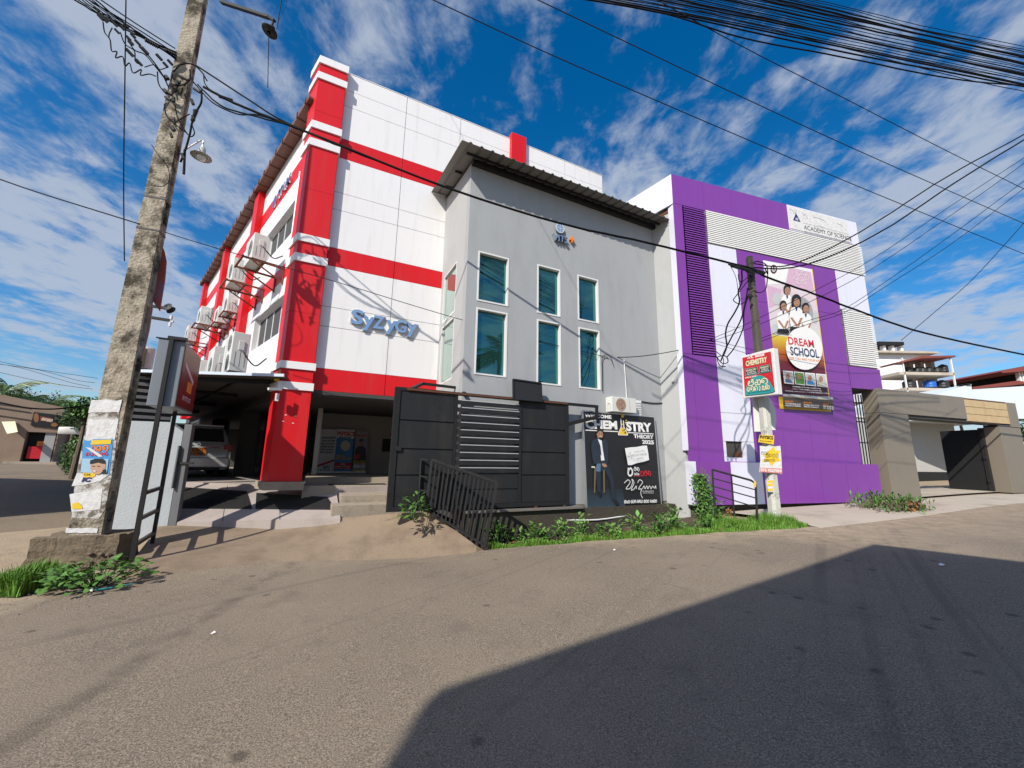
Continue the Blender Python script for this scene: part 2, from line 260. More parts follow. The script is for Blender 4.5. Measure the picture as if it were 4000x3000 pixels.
# ---------------------------------------------------------------- mesh helpers
class MB:
    def __init__(s): s.v = []; s.f = []; s.mi = []; s.cur = 0; s.smooth = False
    def add(s, vs, fs):
        k = len(s.v); s.v += [tuple(v) for v in vs]; s.f += [tuple(i+k for i in f) for f in fs]; s.mi += [s.cur]*len(fs); return s
    def box(s, x0, x1, y0, y1, z0, z1):
        x0, x1 = sorted((x0, x1)); y0, y1 = sorted((y0, y1)); z0, z1 = sorted((z0, z1))
        return s.add([(x0, y0, z0), (x1, y0, z0), (x1, y1, z0), (x0, y1, z0), (x0, y0, z1), (x1, y0, z1), (x1, y1, z1), (x0, y1, z1)],
              [(0, 3, 2, 1), (4, 5, 6, 7), (0, 1, 5, 4), (1, 2, 6, 5), (2, 3, 7, 6), (3, 0, 4, 7)])
    def prism(s, pts, z0, z1):      # plan polygon (ccw), z0/z1 scalars or per-point lists
        n = len(pts); a = z0 if isinstance(z0, (list, tuple)) else [z0]*n; b = z1 if isinstance(z1, (list, tuple)) else [z1]*n
        vs = [(p[0], p[1], a[i]) for i, p in enumerate(pts)]+[(p[0], p[1], b[i]) for i, p in enumerate(pts)]
        return s.add(vs, [tuple(range(n-1, -1, -1)), tuple(range(n, 2*n))]+[(i, (i+1) % n, n+(i+1) % n, n+i) for i in range(n)])
    def slab(s, pts, y0, y1):       # polygon in x,z extruded along y
        n = len(pts); vs = [(p[0], y0, p[1]) for p in pts]+[(p[0], y1, p[1]) for p in pts]
        return s.add(vs, [tuple(range(n)), tuple(range(2*n-1, n-1, -1))]+[(n+i, n+(i+1) % n, (i+1) % n, i) for i in range(n)])
    def bar(s, a, b, w, h=None, up=(0, 0, 1)):
        h = h or w; a = Vector(a); b = Vector(b); d = (b-a).normalized(); u = Vector(up)
        if abs(d.dot(u)) > 0.98: u = Vector((0, 1, 0))
        sx = d.cross(u).normalized(); sz = sx.cross(d).normalized(); vs = []
        for p in (a, b):
            for i, j in ((-1, -1), (1, -1), (1, 1), (-1, 1)): vs.append(p+sx*(w/2*i)+sz*(h/2*j))
        return s.add(vs, [(0, 1, 2, 3), (7, 6, 5, 4), (0, 4, 5, 1), (1, 5, 6, 2), (2, 6, 7, 3), (3, 7, 4, 0)])
    def tube(s, pts, r, n=6, cap=True):
        pts = [Vector(p) for p in pts]; rr = r if isinstance(r, (list, tuple)) else [r]*len(pts); vs = []; u = None
        for i, p in enumerate(pts):
            t = (pts[min(i+1, len(pts)-1)]-pts[max(i-1, 0)]).normalized()
            if u is None:
                u = t.orthogonal().normalized()
            else:
                u = (u - t*u.dot(t)); u = u.normalized() if u.length > 1e-6 else t.orthogonal().normalized()
            w = t.cross(u)
            for k in range(n):
                a = 2*math.pi*k/n; vs.append(p+(u*math.cos(a)+w*math.sin(a))*rr[i])
        fs = [(i*n+k, i*n+(k+1) % n, (i+1)*n+(k+1) % n, (i+1)*n+k) for i in range(len(pts)-1) for k in range(n)]
        if cap: fs += [tuple(range(n-1, -1, -1)), tuple((len(pts)-1)*n+k for k in range(n))]
        return s.add(vs, fs)
    def cyl(s, a, b, r, n=12): return s.tube([a, b], r, n)
    def lathe(s, prof, n=16, c=(0, 0, 0)):   # profile list of (r,z)
        vs = [(c[0]+r*math.cos(2*math.pi*k/n), c[1]+r*math.sin(2*math.pi*k/n), c[2]+z) for r, z in prof for k in range(n)]
        fs = [(i*n+k, i*n+(k+1) % n, (i+1)*n+(k+1) % n, (i+1)*n+k) for i in range(len(prof)-1) for k in range(n)]
        return s.add(vs, fs)
    def disc(s, cx, cz, r, y, n=20, rz=None):     # flat disc in x,z facing -y
        return s.add([(cx+r*math.cos(2*math.pi*k/n), y, cz+(rz or r)*math.sin(2*math.pi*k/n)) for k in range(n)], [tuple(range(n))])
    def ring(s, cx, cz, r0, r1, y, n=24):
        vs = [(cx+r*math.cos(2*math.pi*k/n), y, cz+r*math.sin(2*math.pi*k/n)) for r in (r0, r1) for k in range(n)]
        return s.add(vs, [(k, (k+1) % n, n+(k+1) % n, n+k) for k in range(n)])
    def poly(s, pts, y): return s.add([(p[0], y, p[1]) for p in pts], [tuple(range(len(pts)))])
    def ribbon(s, pts, w, y):       # flat stroke in x,z
        P = [Vector((p[0], p[1])) for p in pts]; vs = []
        for i, p in enumerate(P):
            t = P[min(i+1, len(P)-1)]-P[max(i-1, 0)]
            t = t.normalized() if t.length > 1e-9 else Vector((1, 0)); nn = Vector((-t.y, t.x))*(w/2)
            vs += [(p.x+nn.x, y, p.y+nn.y), (p.x-nn.x, y, p.y-nn.y)]
        return s.add(vs, [(2*i, 2*i+1, 2*i+3, 2*i+2) for i in range(len(P)-1)])
    def mesh(s, name, mats):
        me = bpy.data.meshes.new(name); me.from_pydata(s.v, [], s.f)
        for m in (mats if isinstance(mats, (list, tuple)) else [mats]): me.materials.append(m)
        if any(s.mi): me.polygons.foreach_set('material_index', s.mi)
        if s.smooth: me.polygons.foreach_set('use_smooth', [True]*len(me.polygons))
        me.validate(); me.update(); return me
    def build(s, name, mats, parent=None, loc=(0, 0, 0), rot=(0, 0, 0), bevel=0.0):
        o = bpy.data.objects.new(name, s.mesh(name, mats)); COL.objects.link(o); o.location = loc; o.rotation_euler = rot
        if parent: o.parent = parent
        if bevel:
            b = o.modifiers.new('bevel', 'BEVEL'); b.width = bevel; b.segments = 2; b.limit_method = 'ANGLE'
        return o
def tag(o, label=None, cat=None, group=None, kind=None):
    if label: o['label'] = label
    if cat: o['category'] = cat
    if group: o['group'] = group
    if kind: o['kind'] = kind
    return o
def thing(name, label, cat, loc=(0, 0, 0), rz=0.0, group=None):
    o = bpy.data.objects.new(name, None); COL.objects.link(o); o.location = loc; o.rotation_euler = (0, 0, rz); o.empty_display_size = 0.2
    return tag(o, label, cat, group)
def fthing(name, label, cat, fr, group=None): return thing(name, label, cat, fr.p, fr.az, group)
def share(name, me, parent, loc=(0, 0, 0), rot=(0, 0, 0), scale=(1, 1, 1)):
    o = bpy.data.objects.new(name, me); COL.objects.link(o); o.location = loc; o.rotation_euler = rot; o.scale = scale
    if parent: o.parent = parent
    return o
def copy_tree(o, parent=None):
    c = o.copy(); COL.objects.link(c); c.parent = parent
    for ch in list(o.children): copy_tree(ch, c)
    return c
def box(name, m, parent, x0, x1, y0, y1, z0, z1, bevel=0.0): return MB().box(x0, x1, y0, y1, z0, z1).build(name, m, parent, bevel=bevel)
def text_mesh(body, width=None, height=None, bold=0.0, ext=0.0, shear=0.0, align='LEFT'):
    cu = bpy.data.curves.new('lettering', 'FONT'); cu.body = body; cu.size = 1.0; cu.offset = bold; cu.extrude = ext; cu.shear = shear; cu.resolution_u = 3; cu.align_x = 'LEFT'
    o = bpy.data.objects.new('lettering', cu); COL.objects.link(o); bpy.context.view_layer.update()
    me = bpy.data.meshes.new_from_object(o.evaluated_get(bpy.context.evaluated_depsgraph_get())); bpy.data.objects.remove(o); bpy.data.curves.remove(cu)
    co = np.empty(len(me.vertices)*3); me.vertices.foreach_get('co', co); co = co.reshape(-1, 3)
    mn = co.min(0); mxx = co.max(0); w = mxx[0]-mn[0]; h = mxx[1]-mn[1]
    sx = (width/w) if width else None; sy = (height/h) if height else None
    if sx is None: sx = sy
    if sy is None: sy = sx
    new = np.empty_like(co); new[:, 0] = (co[:, 0]-mn[0])*sx; new[:, 2] = (co[:, 1]-mn[1])*sy; new[:, 1] = -co[:, 2] if ext else 0
    if align == 'CENTER': new[:, 0] -= w*sx/2
    me.vertices.foreach_set('co', new.ravel()); me.update(); return me
def text(name, body, m, parent, x, y, z, width=None, height=None, bold=0.0, ext=0.0, shear=0.0, align='LEFT', rot=(0, 0, 0), mats=None):
    me = text_mesh(body, width, height, bold, ext, shear, align); me.name = name
    for q in (mats or [m]): me.materials.append(q)
    o = bpy.data.objects.new(name, me); COL.objects.link(o); o.location = (x, y, z); o.rotation_euler = rot
    if parent: o.parent = parent
    return o
def smooth(pts, k=5):              # Catmull-Rom through 2-D or 3-D points
    P = [np.array(p, float) for p in pts]; P = [2*P[0]-P[1]]+P+[2*P[-1]-P[-2]]; outp = []
    for i in range(1, len(P)-2):
        for j in range(k):
            t = j/k; a, b, c, d = P[i-1], P[i], P[i+1], P[i+2]
            outp.append(tuple(0.5*((2*b)+(c-a)*t+(2*a-5*b+4*c-d)*t*t+(3*b-a-3*c+d)*t**3)))
    outp.append(tuple(P[-2])); return outp
# Sinhala letter forms drawn as pen strokes in a unit box
SIN = {
 'ja': [[(.05, .55), (.2, .75), (.35, .55), (.2, .4), (.05, .5), (.1, .15), (.5, .0), (.9, .2), (.95, .6), (.75, .85), (.6, .65), (.8, .5)], [(.6, .95), (.95, 1.0)]],
 'ga': [[(.45, .35), (.3, .5), (.12, .4), (.1, .15), (.35, .0), (.5, .25), (.5, .7), (.3, .85)], [(.5, .3), (.65, .0), (.9, .15), (.95, .55), (.75, .85), (.6, .7)]],
 'tha': [[(.15, .45), (.35, .6), (.45, .4), (.3, .25), (.1, .35), (.05, .65), (.3, .9), (.7, .9), (.95, .55), (.85, .1), (.55, .0)]],
 'ra': [[(.35, .05), (.1, .3), (.15, .7), (.5, .85), (.8, .6), (.75, .2), (.5, .0), (.35, .2), (.5, .4)]],
 'na': [[(.15, .3), (.3, .5), (.45, .3), (.3, .1), (.1, .2), (.05, .6), (.35, .9), (.75, .85), (.95, .5), (.85, .1)]],
 'ya': [[(.1, .7), (.25, .85), (.35, .65), (.15, .5), (.1, .15), (.4, .0), (.55, .3), (.55, .8)], [(.55, .3), (.75, .0), (.98, .3), (.95, .8)]],
 'ka': [[(.05, .3), (.25, .5), (.45, .3), (.25, .05), (.05, .3), (.1, .75), (.5, .95), (.55, .3)], [(.55, .5), (.75, .75), (.98, .45), (.8, .05), (.6, .15)]],
 'cha': [[(.05, .6), (.3, .6), (.3, .8), (.1, .85)], [(.3, .7), (.15, .3), (.4, .0), (.85, .15), (.95, .6), (.65, .9), (.4, .75)]],
 'ri': [[(.35, .05), (.1, .3), (.15, .6), (.5, .75), (.8, .5), (.75, .15), (.5, .0)], [(.2, .85), (.5, 1.05), (.85, .85), (.7, .75)]],
 'aa': [[(.3, .85), (.6, .7), (.55, .3), (.3, .0), (.7, .05)]],
 'ma': [[(.1, .7), (.3, .85), (.3, .6), (.1, .5), (.15, .1), (.6, .0), (.95, .3), (.85, .8), (.6, .85), (.6, .6)]],
 'ha': [[(.15, .85), (.4, .7), (.15, .45), (.3, .05), (.7, .0), (.9, .35), (.75, .6), (.55, .4)]],
 'sa': [[(.1, .75), (.3, .85), (.35, .6), (.1, .5), (.1, .15), (.35, .0), (.5, .2), (.5, .5)], [(.5, .2), (.7, .0), (.95, .2), (.9, .6), (.65, .6)], [(.4, .75), (.65, .95), (.95, .8)]],
 'va': [[(.35, .6), (.15, .5), (.15, .15), (.5, .0), (.9, .2), (.9, .65), (.6, .9), (.25, .8)]],
}
def sinhala(mb, letters, x, z, h, gap=0.08, wt=0.13, y=0.0, aspect=0.95):
    for L_ in letters:
        if L_ == ' ': x += h*0.4; continue
        for st in SIN[L_]:
            mb.ribbon(smooth([(x+p[0]*h*aspect, z+p[1]*h) for p in st], 4), wt*h, y)
        x += h*aspect + gap*h
    return x
def sin_len(letters, h, gap=0.08, aspect=0.95): return sum(h*0.4 if l == ' ' else h*aspect+gap*h for l in letters)

# ================================================================ terrain
_anch = np.array([(0,0,0),(-4,0,0),(3,1,.20),(-8,-4,0),(8,-6,.5),(0,-10,0),(4,4,.29),(8,2,.5),(-5.7,4.3,0),(-4.8,5.7,-.02),(-3.67,6.58,-.02),(-.4,7.65,-.02),(1.5,7.93,.10),(3.9,7.93,.29),(5.4,7.9,.40),(7,8.5,.47),(9.2,9.4,.55),(12,10.7,.63),(16,12.4,.74),
 (5.2,9.6,.40),(6.5,10.2,.45),(8,10.7,.50),(11,11.8,.59),(13,12.5,.65),(15,14.5,.75),(20,14,.85),(30,20,1.1),(40,30,1.3),(-7,5.5,.03),(-9,8,.15),(-8,9,.2),(-14,12,.32),(-20,18,.5),(-27,24,.72),(-34,28,.85),(-42,40,1),(-60,10,.5),
 (-1,8.0,-.14),(1.2,8.7,-.02),(2.8,9.3,.12),(4,9.6,.25),(0,14,.1),(-6,12,.1),(-5,9,.05),(0,30,.6),(0,80,1.2),(80,0,1),(-80,-40,0),(40,-60,.5),(-80,80,1.2),(80,80,1.5)], float)
def _phi(r): return np.where(r > 1e-9, r*r*np.log(np.maximum(r, 1e-9)), 0)
_n = len(_anch); _A = np.zeros((_n+3, _n+3)); _d = np.hypot(_anch[:, None, 0]-_anch[None, :, 0], _anch[:, None, 1]-_anch[None, :, 1])
_A[:_n, :_n] = _phi(_d)+np.eye(_n)*0.02; _A[:_n, _n] = 1; _A[:_n, _n+1:] = _anch[:, :2]; _A[_n:, :_n] = _A[:_n, _n:].T
_w = np.linalg.solve(_A, np.concatenate([_anch[:, 2], [0, 0, 0]]))
def gz(x, y):
    x = float(np.clip(x, -85, 85)); y = float(np.clip(y, -65, 85))
    r = np.hypot(_anch[:, 0]-x, _anch[:, 1]-y); return float(np.clip(_phi(r) @ _w[:_n] + _w[_n]+_w[_n+1]*x+_w[_n+2]*y, -0.35, 2.2))
def onground(px, py):           # photo pixel -> point on the terrain
    z = 0.0
    for _ in range(40): p = gnd(px, py, z); z = .6*z+.4*gz(p[0], p[1])
    return gnd(px, py, z)
def sheet(name, rows, m, dz=0.0, kind='structure', z=None, label=None):
    nr = len(rows); nc = len(rows[0]); vs = []
    for r in rows:
        for p in r: vs.append((p[0], p[1], (p[2] if len(p) > 2 else gz(p[0], p[1]))+dz))
    mb = MB(); mb.add(vs, [(i*nc+j, i*nc+j+1, (i+1)*nc+j+1, (i+1)*nc+j) for i in range(nr-1) for j in range(nc-1)]); mb.smooth = True
    o = mb.build(name, m)
    if o.data.polygons[0].normal.z < 0: o.data.flip_normals()
    return tag(o, label, kind=kind)
xs = sorted(set([-700, -400, -200, -120, -90, -75, -60, -50, -42, -36, -31, -27, -24]+[-21+i*0.75 for i in range(58)]+[24, 27, 31, 36, 42, 50, 60, 75, 90, 120, 200, 400, 700]))
ys = sorted(set([-700, -400, -200, -100, -65, -45, -32, -24, -18]+[-14+i*0.75 for i in range(50)]+[26, 29, 33, 38, 45, 55, 70, 90, 130, 200, 400, 700]))
sheet('ground', [[(x, y) for x in xs] for y in ys], M['dirt_ground'], dz=-0.045)
EDGE = [(-30, -14), (-16, -4.5), (-9.5, 0.9), (-7.2, 2.9), (-5.66, 4.35), (-4.95, 5.55), (-4.3, 6.15), (-3.6, 6.62), (-2.2, 7.1), (-.4, 7.62), (1.5, 7.93), (2.7, 7.95), (3.93, 7.94), (5.4, 7.92), (7.0, 8.5), (9.2, 9.35), (12, 10.65), (16, 12.3), (26, 17), (40, 24), (70, 40)]
def lerp(a, b, t): return (a[0]+(b[0]-a[0])*t, a[1]+(b[1]-a[1])*t)
EDGE_S = smooth(EDGE, 5)
rows = []
for k in range(30):
    t = (k/29)**1.25; row = []
    for i, e in enumerate(EDGE_S):
        j = min(i+1, len(EDGE_S)-1); jm = max(i-1, 0); dx = EDGE_S[j][0]-EDGE_S[jm][0]; dy = EDGE_S[j][1]-EDGE_S[jm][1]; l = math.hypot(dx, dy)
        wob = 0.05*math.sin(i*1.9)+0.035*math.sin(i*4.3) if k == 0 else 0
        off = 0.42, -0.907
        row.append((e[0]+off[0]*13*t+wob*0.5, e[1]+off[1]*13*t+wob))
    rows.append(row)
rdo = sheet('road', rows, M['asphalt'], dz=0.012)
_at = rdo.data.attributes.new('dust', 'FLOAT', 'POINT')      # how far from the dusty verge
_at.data.foreach_set('value', [max(0.0, 1-((k/29)**1.25*13)/(1.1+.5*math.sin(i*.9)+(1.6 if e[0] > 4 else 0)))*(.3 if -5.2 < e[0] < 1 else 1) for k in range(30) for i, e in enumerate(EDGE_S)])
SIDE = [[(-8.2, 8.6), (-12, 5.0), (-20, 1), (-40, -4)], [(-10.5, 12), (-16, 9), (-26, 6), (-46, 4)], [(-15, 17), (-22, 15), (-32, 13), (-52, 12)], [(-20.5, 22.5), (-27, 21), (-37, 20), (-58, 20)], [(-24, 26), (-30, 25.5), (-42, 25), (-62, 26)]]
rows = []
for i in range(4):
    for a in range(6 if i < 3 else 7):
        t = a/6; rows.append([lerp(lerp(SIDE[i][j], SIDE[i+1][j], t), lerp(SIDE[i][j+1], SIDE[i+1][j+1], t), b/5) for j in range(3) for b in range(5)])
rows[0] = [(p[0]+.1, p[1]-.25, gz(p[0]+.1, p[1]-.25)-.12) for p in rows[0]]
sheet('side_street', rows, M['lane_dirt'], dz=0.014)

# driveway ramp, terrazzo apron, carport floor, lobby floor, steps
CFR = lambda u, y, z: tuple(FR.w(u, y, z))
d0 = [(-4.95, 5.45, -.005), (-4.3, 5.97, -.005), (-3.6, 6.46, -.005), (-2.2, 6.95, -.005), (-1.2, 7.27, -.005), (-.46, 7.5, -.005)]
ap0 = gnd(640, 2042, .31); ap1 = gnd(1330, 2024, .48)
d1 = [tuple(gnd(628, 2046, .27)), tuple(gnd(830, 2041, .29)), tuple(gnd(1090, 2034, .33)), tuple(gnd(1340, 2026, .46)), tuple(gnd(1510, 2010, .54)), tuple(gnd(1680, 2003, .61))]
rows = []
for k in range(9):
    t = k/8; a = smooth(d0, 4); b = [tuple(np.array(d1[i//4])*(1-(i % 4)/4)+np.array(d1[min(i//4+1, len(d1)-1)])*((i % 4)/4)) for i in range(4*(len(d1)-1)+1)]
    rows.append([tuple(a[i][j]*(1-t)+b[i][j]*t for j in range(3)) for i in range(len(a))])
rows.insert(0, [(p[0]+.14, p[1]-.32, -.16) for p in rows[0]])
rows[1] = [(p[0], p[1]+.10, gz(p[0], p[1]+.1)+.008) for p in rows[1]]
dw = sheet('driveway', rows, M['concrete'], dz=0.012)
skirt = MB()
_r = [r[-1] for r in rows]; _b = rows[-1]; _l = [r[0] for r in rows]
for line in (_r, _b, _l):
    for p, q in zip(line[:-1], line[1:]): skirt.add([(p[0], p[1], p[2]+.012), (q[0], q[1], q[2]+.012), (q[0], q[1], q[2]-.5), (p[0], p[1], p[2]-.5)], [(0, 1, 2, 3)])
skirt.build('ramp_edge', M['concrete'], dw)
bl = gnd(688, 1882, .95); br = FR.w(-2.1, -.16, .80)
apron = []
for k in range(7):
    t = k/6; L0 = ap0*(1-t)+np.array(bl)*t; R0 = ap1*(1-t)+np.array(br)*t; apron.append([tuple(L0*(1-s/8)+R0*(s/8)) for s in range(9)])
ap = MB(); q = [p for r in apron for p in r]
ap.add(q, [(i*9+j, i*9+j+1, (i+1)*9+j+1, (i+1)*9+j) for i in range(6) for j in range(8)])
for line in (apron[0], [r[-1] for r in apron], [r[0] for r in apron]):
    for p, r in zip(line[:-1], line[1:]): ap.add([p, r, (r[0], r[1], r[2]-.4), (p[0], p[1], p[2]-.4)], [(0, 1, 2, 3)])
apo = tag(ap.build('terrazzo_apron', M['terrazzo']), kind='structure')
for s in (2.7, 5.3):          # recessed joints of the apron slabs
    j = MB()
    for k in range(6):
        a, b = apron[k], apron[k+1]; i0 = int(s); f = s-i0
        p = Vector(a[i0]).lerp(Vector(a[i0+1]), f); q2 = Vector(b[i0]).lerp(Vector(b[i0+1]), f); j.bar(p+Vector((0, 0, .0005)), q2+Vector((0, 0, .0005)), .012, .004)
    j.build('slab_joint', M['joint'], apo)
cf = MB(); poly = [tuple(bl[:2]), tuple(br[:2]), tuple(FR.w(-.2, -.12, 0)[:2]), tuple(FR.w(.0, 12, 0)[:2]), tuple(FW.w(17, -6, 0)[:2]), tuple(FW.w(17, 2.4, 0)[:2]), tuple(FW.w(3, 2.4, 0)[:2])]
cf.prism(poly, .3, .95); tag(cf.build('carport_floor', M['terrazzo']), kind='structure')
tag(box('lobby_floor', M['step_stone'], None, -2.75, 1.5, .9, 4.2, .95, 1.10), kind='structure'); bpy.data.objects['lobby_floor'].location = FR.p; bpy.data.objects['lobby_floor'].rotation_euler = (0, 0, FR.az)
st = fthing('entrance_steps', 'speckled stone steps between the red corner column and the black gate', 'steps', FR)
box('step', M['step_stone'], st, -2.78, -.3, -.13, .9, .5, .97, bevel=.008)
box('step', M['step_stone'], st, -2.06, -.5, -.91, -.13, .4, .83, bevel=.008)
box('step', M['step_stone'], st, -2.24, -.5, -1.39, -.91, .3, .69, bevel=.008)
tag(MB().box(-.62, .62, -.18, .18, 0, .012).build('door_mat', M['black'], None, FR.w(-1.65, .22, .971), (0, 0, FR.az)), 'narrow black mat on the top entrance step', 'mat')
for k, (a, b, c, d, lab) in enumerate(((.06, .50, .30, .84, 'black rubber mat on the apron nearer the pale wall'), (.52, .98, .30, .80, 'black rubber mat on the apron nearer the red column'))):
    def apt(s, t):
        L0 = ap0*(1-t)+np.array(bl)*t; R0 = ap1*(1-t)+np.array(br)*t; return Vector(L0*(1-s)+R0*s)
    mb = MB(); P = [apt(a, c), apt(b, c), apt(b-.04, d), apt(a, d)]; up = Vector((0, 0, .016))
    mb.add([p+Vector((0, 0, .003)) for p in P]+[p+up for p in P], [(3, 2, 1, 0), (4, 5, 6, 7), (0, 1, 5, 4), (1, 2, 6, 5), (2, 3, 7, 6), (3, 0, 4, 7)])
    mo = tag(mb.build('rubber_mat', M['black']), lab, 'mat', 'rubber mats on the apron')
    for i in range(9):
        t = c+(d-c)*(i+.5)/9; r = MB(); r.bar(apt(a+.01, t)+up*1.2, apt(b-.045, t)+up*1.2, .018, .008); r.build('rib', M['black_metal'], mo)

# ================================================================ red and white building
RB = fthing('red_white_building', 'four storey white clad building with red bands and a red corner column', 'building', FR)
fl = lambda fr, u, y=0.0, z=0.0: FR.loc(fr.w(u, y, z))
P3 = fl(FW, 17.5, -.2); P0 = fl(FW, .35, -.2)
core = MB(); core.prism([(P0[0], .004), (5.54, .004), (5.54, P3[1]), (P3[0], P3[1])], 3.0, 10.3); core.build('core_wall', M['joint'], RB)
box('parapet_core', M['joint'], RB, -2.81, 5.54, .004, .25, 10.3, 11.44)
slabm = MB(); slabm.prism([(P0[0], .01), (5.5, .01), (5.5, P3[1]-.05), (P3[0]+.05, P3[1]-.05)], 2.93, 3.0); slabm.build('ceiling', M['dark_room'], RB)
rowsz = [(3.05, 3.555, 1), (3.555, 4.55, 0), (4.55, 5.03, 0), (5.03, 6.05, 0), (6.05, 6.52, 1), (6.52, 7.53, 0), (7.53, 8.0, 0), (8.0, 8.957, 0), (8.957, 9.51, 1), (9.51, 10.476, 0), (10.476, 10.95, 0), (10.95, 11.46, 0)]
colsu = [(-2.81, -1.25), (-1.25, .317), (.317, 1.93), (2.45, 3.966), (3.966, 5.54)]
g = .006
for z0, z1, red in rowsz:
    for u0, u1 in colsu:
        if u0 >= 0 and z1 < 8.2: continue
        if u0 < 0 and u1 > 0 and z1 < 8.3: u1 = .12
        if red: gz0 = gz1 = 0.0
        box('cladding_panel', M['red_panel' if red else 'white_panel'], RB, u0+g, u1-g, -.022 if not red else -.020, 0, z0+(g if not red else .001), z1-(g if not red else .001))
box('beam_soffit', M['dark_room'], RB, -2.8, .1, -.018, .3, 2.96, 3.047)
box('parapet_column', M['red_panel'], RB, 1.93, 2.45, -.14, .2, 8.4, 11.62, bevel=.006)
box('parapet_coping', M['white_panel'], RB, -2.8, 1.92, -.03, .27, 11.462, 11.48); box('parapet_coping', M['white_panel'], RB, 2.46, 5.55, -.03, .27, 11.462, 11.48)
box('end_cladding', M['white_panel'], RB, 5.541, 5.56, .0, 9, 3.0, 11.45)
# corner column
def poff(pts, d):
    n = len(pts); outp = []
    for i in range(n):
        p0, p1, p2 = Vector(pts[i-1]), Vector(pts[i]), Vector(pts[(i+1) % n]); e1 = (p1-p0).normalized(); e2 = (p2-p1).normalized(); n1 = Vector((e1.y, -e1.x)); n2 = Vector((e2.y, -e2.x)); bis = (n1+n2).normalized(); outp.append(tuple(p1+bis*(d/max(.3, bis.dot(n1)))))
    return outp
cp = [(-3.43, -.17), (-2.81, -.17), (-2.81, .1), tuple(fl(FW, .56)[:2]), tuple(fl(FS, .56)[:2])]
B0 = lambda z: 1.6+(z-1.6)*1.0136
bands = [(2.973, 3.137), (3.422, 3.581), (5.879, 6.062), (6.365, 6.54), (8.833, 9.019), (9.308, 9.496), (10.704, 10.886), (11.151, 11.35)]
zs = [.95]+[z for b in bands for z in b][:-1]; cuts = [.95, 2.973, 3.137, 3.422, 3.581, 5.879, 6.062, 6.365, 6.54, 8.833, 9.019, 9.308, 9.496, 10.704, 10.886, 11.151]
corec = MB(); corec.prism(poff(cp, -.01), .95, 11.4); cc = corec.build('corner_column', M['joint'], RB)
bands = [(B0(a), B0(b)) for a, b in bands]
segs = [(.95, 2.976), (3.134, 3.425), (3.578, 4.70), (4.706, 5.882), (6.059, 6.368), (6.537, 7.70), (6.71, 6.71), (7.706, 8.836), (9.016, 9.311), (9.493, 9.806), (9.812, 10.707), (10.883, 11.154)]
for a, b in segs:
    if b-a > .01: s = MB(); s.prism(cp, B0(a) if a > 1 else 1.07, B0(b)); s.build('column_panel', M['red_panel'], cc)
s = MB(); s.prism(poff(cp, .06), .9, 1.065); s.build('column_base', M['step_stone'], cc)
for a, b in bands: s = MB(); s.prism(poff(cp, .035), a, b); s.build('white_band', M['white_panel'], cc)
for (du, dz) in ((-.16, 2.42), (-.33, 2.435), (-.19, 2.27), (-.36, 2.30)):
    box('chip_mark', M['white_panel'], cc, -2.9+du*1.1, -2.9+du*1.1+.035, -.173, -.1695, dz, dz+.014)
# side wall bays (frame FW is turned 109 degrees from FR)
SWALL = thing('x', None, None); bpy.data.objects.remove(SWALL)
sd = bpy.data.objects.new('side_wall', None); COL.objects.link(sd); sd.parent = RB; _o = fl(FW, 0); sd.location = (_o[0], _o[1], 0); sd.rotation_euler = (0, 0, FW.az-FR.az)
bays = [(.56, 5.25), (5.8, 10.5), (11.05, 15.6)]
rows2 = [(3.26, 3.55, 1, 0), (3.55, 4.57, 0, 0), (4.57, 5.56, 0, 1), (5.56, 6.05, 0, 0), (6.05, 6.5, 1, 0), (6.5, 7.29, 0, 0), (7.29, 8.27, 0, 1), (8.27, 8.95, 0, 0), (8.95, 9.46, 1, 0), (9.46, 10.32, 0, 0)]
for bi, (a, b) in enumerate(bays):
    wu0, wu1 = a+.15, a+3.62
    for z0, z1, red, win in rows2:
        edges = [wu1, b] if win else ([a, a+.59*1.0+.6, a+2.3, wu1, b] if not red else [a, b])
        for u0, u1 in zip(edges[:-1], edges[1:]):
            box('side_panel', M['red_panel' if red else 'white_panel'], sd, u0+.004, u1-.004, -.2, 0 if not red else .003, z0+.004, z1-.004)
        if win:
            wn = bpy.data.objects.new('window', None); COL.objects.link(wn); wn.parent = sd
            box('pane', M['dark_glass'], sd, wu0, wu1, -.19, -.175, z0, z1)
            fm = MB(); fm.box(wu0, wu1, -.185, -.14, z1-.05, z1); fm.box(wu0, wu1, -.185, -.14, z0, z0+.05)
            for i in range(6):
                u = wu0+(wu1-wu0)*i/5; fm.box(u-.022, u+.022, -.185, -.142, z0+.05, z1-.05)
            fm.build('window_frame', M['frame_white'], sd); bpy.data.objects.remove(wn)
for u0, u1 in ((5.25, 5.8), (10.5, 11.05), (15.6, 16.15)): box('side_column', M['red_panel'], sd, u0, u1, -.2, .19, 3.26, 10.3, bevel=.005)
box('eave', M['gutter'], sd, .3, 16.4, -.1, .30, 10.32, 10.37)
ribm = MB().box(-.018, .018, -.28, .035, -.03, .13).mesh('roof_rib', M['rust_dark'])
for i in range(26): share('roof_rib', ribm, sd, (.55+i*.62, .29, 10.33))
box('fascia', M['gutter'], sd, .3, 16.4, .28, .30, 10.37, 10.44)
pp = MB(); pp.tube([(1.25, .05, 8.9), (1.25, .05, 7.2), (1.3, .05, 6.9)], .025); pp.build('drain_pipe', M['frame_white'], sd)
# side emblem: round badge and letters on the red band
em = MB(); em.lathe([(.001, 0), (.20, 0), (.20, .03), (.001, .03)], 20); em.build('round_emblem', M['chrome'], sd, (3.7, .006, 9.22), (rad(-90), 0, 0))
text('emblem_letters', 'SPLM', M['chrome'], sd, 3.3, .02, 9.08, width=1.15, height=.3, bold=.02, ext=.04, rot=(0, 0, math.pi))
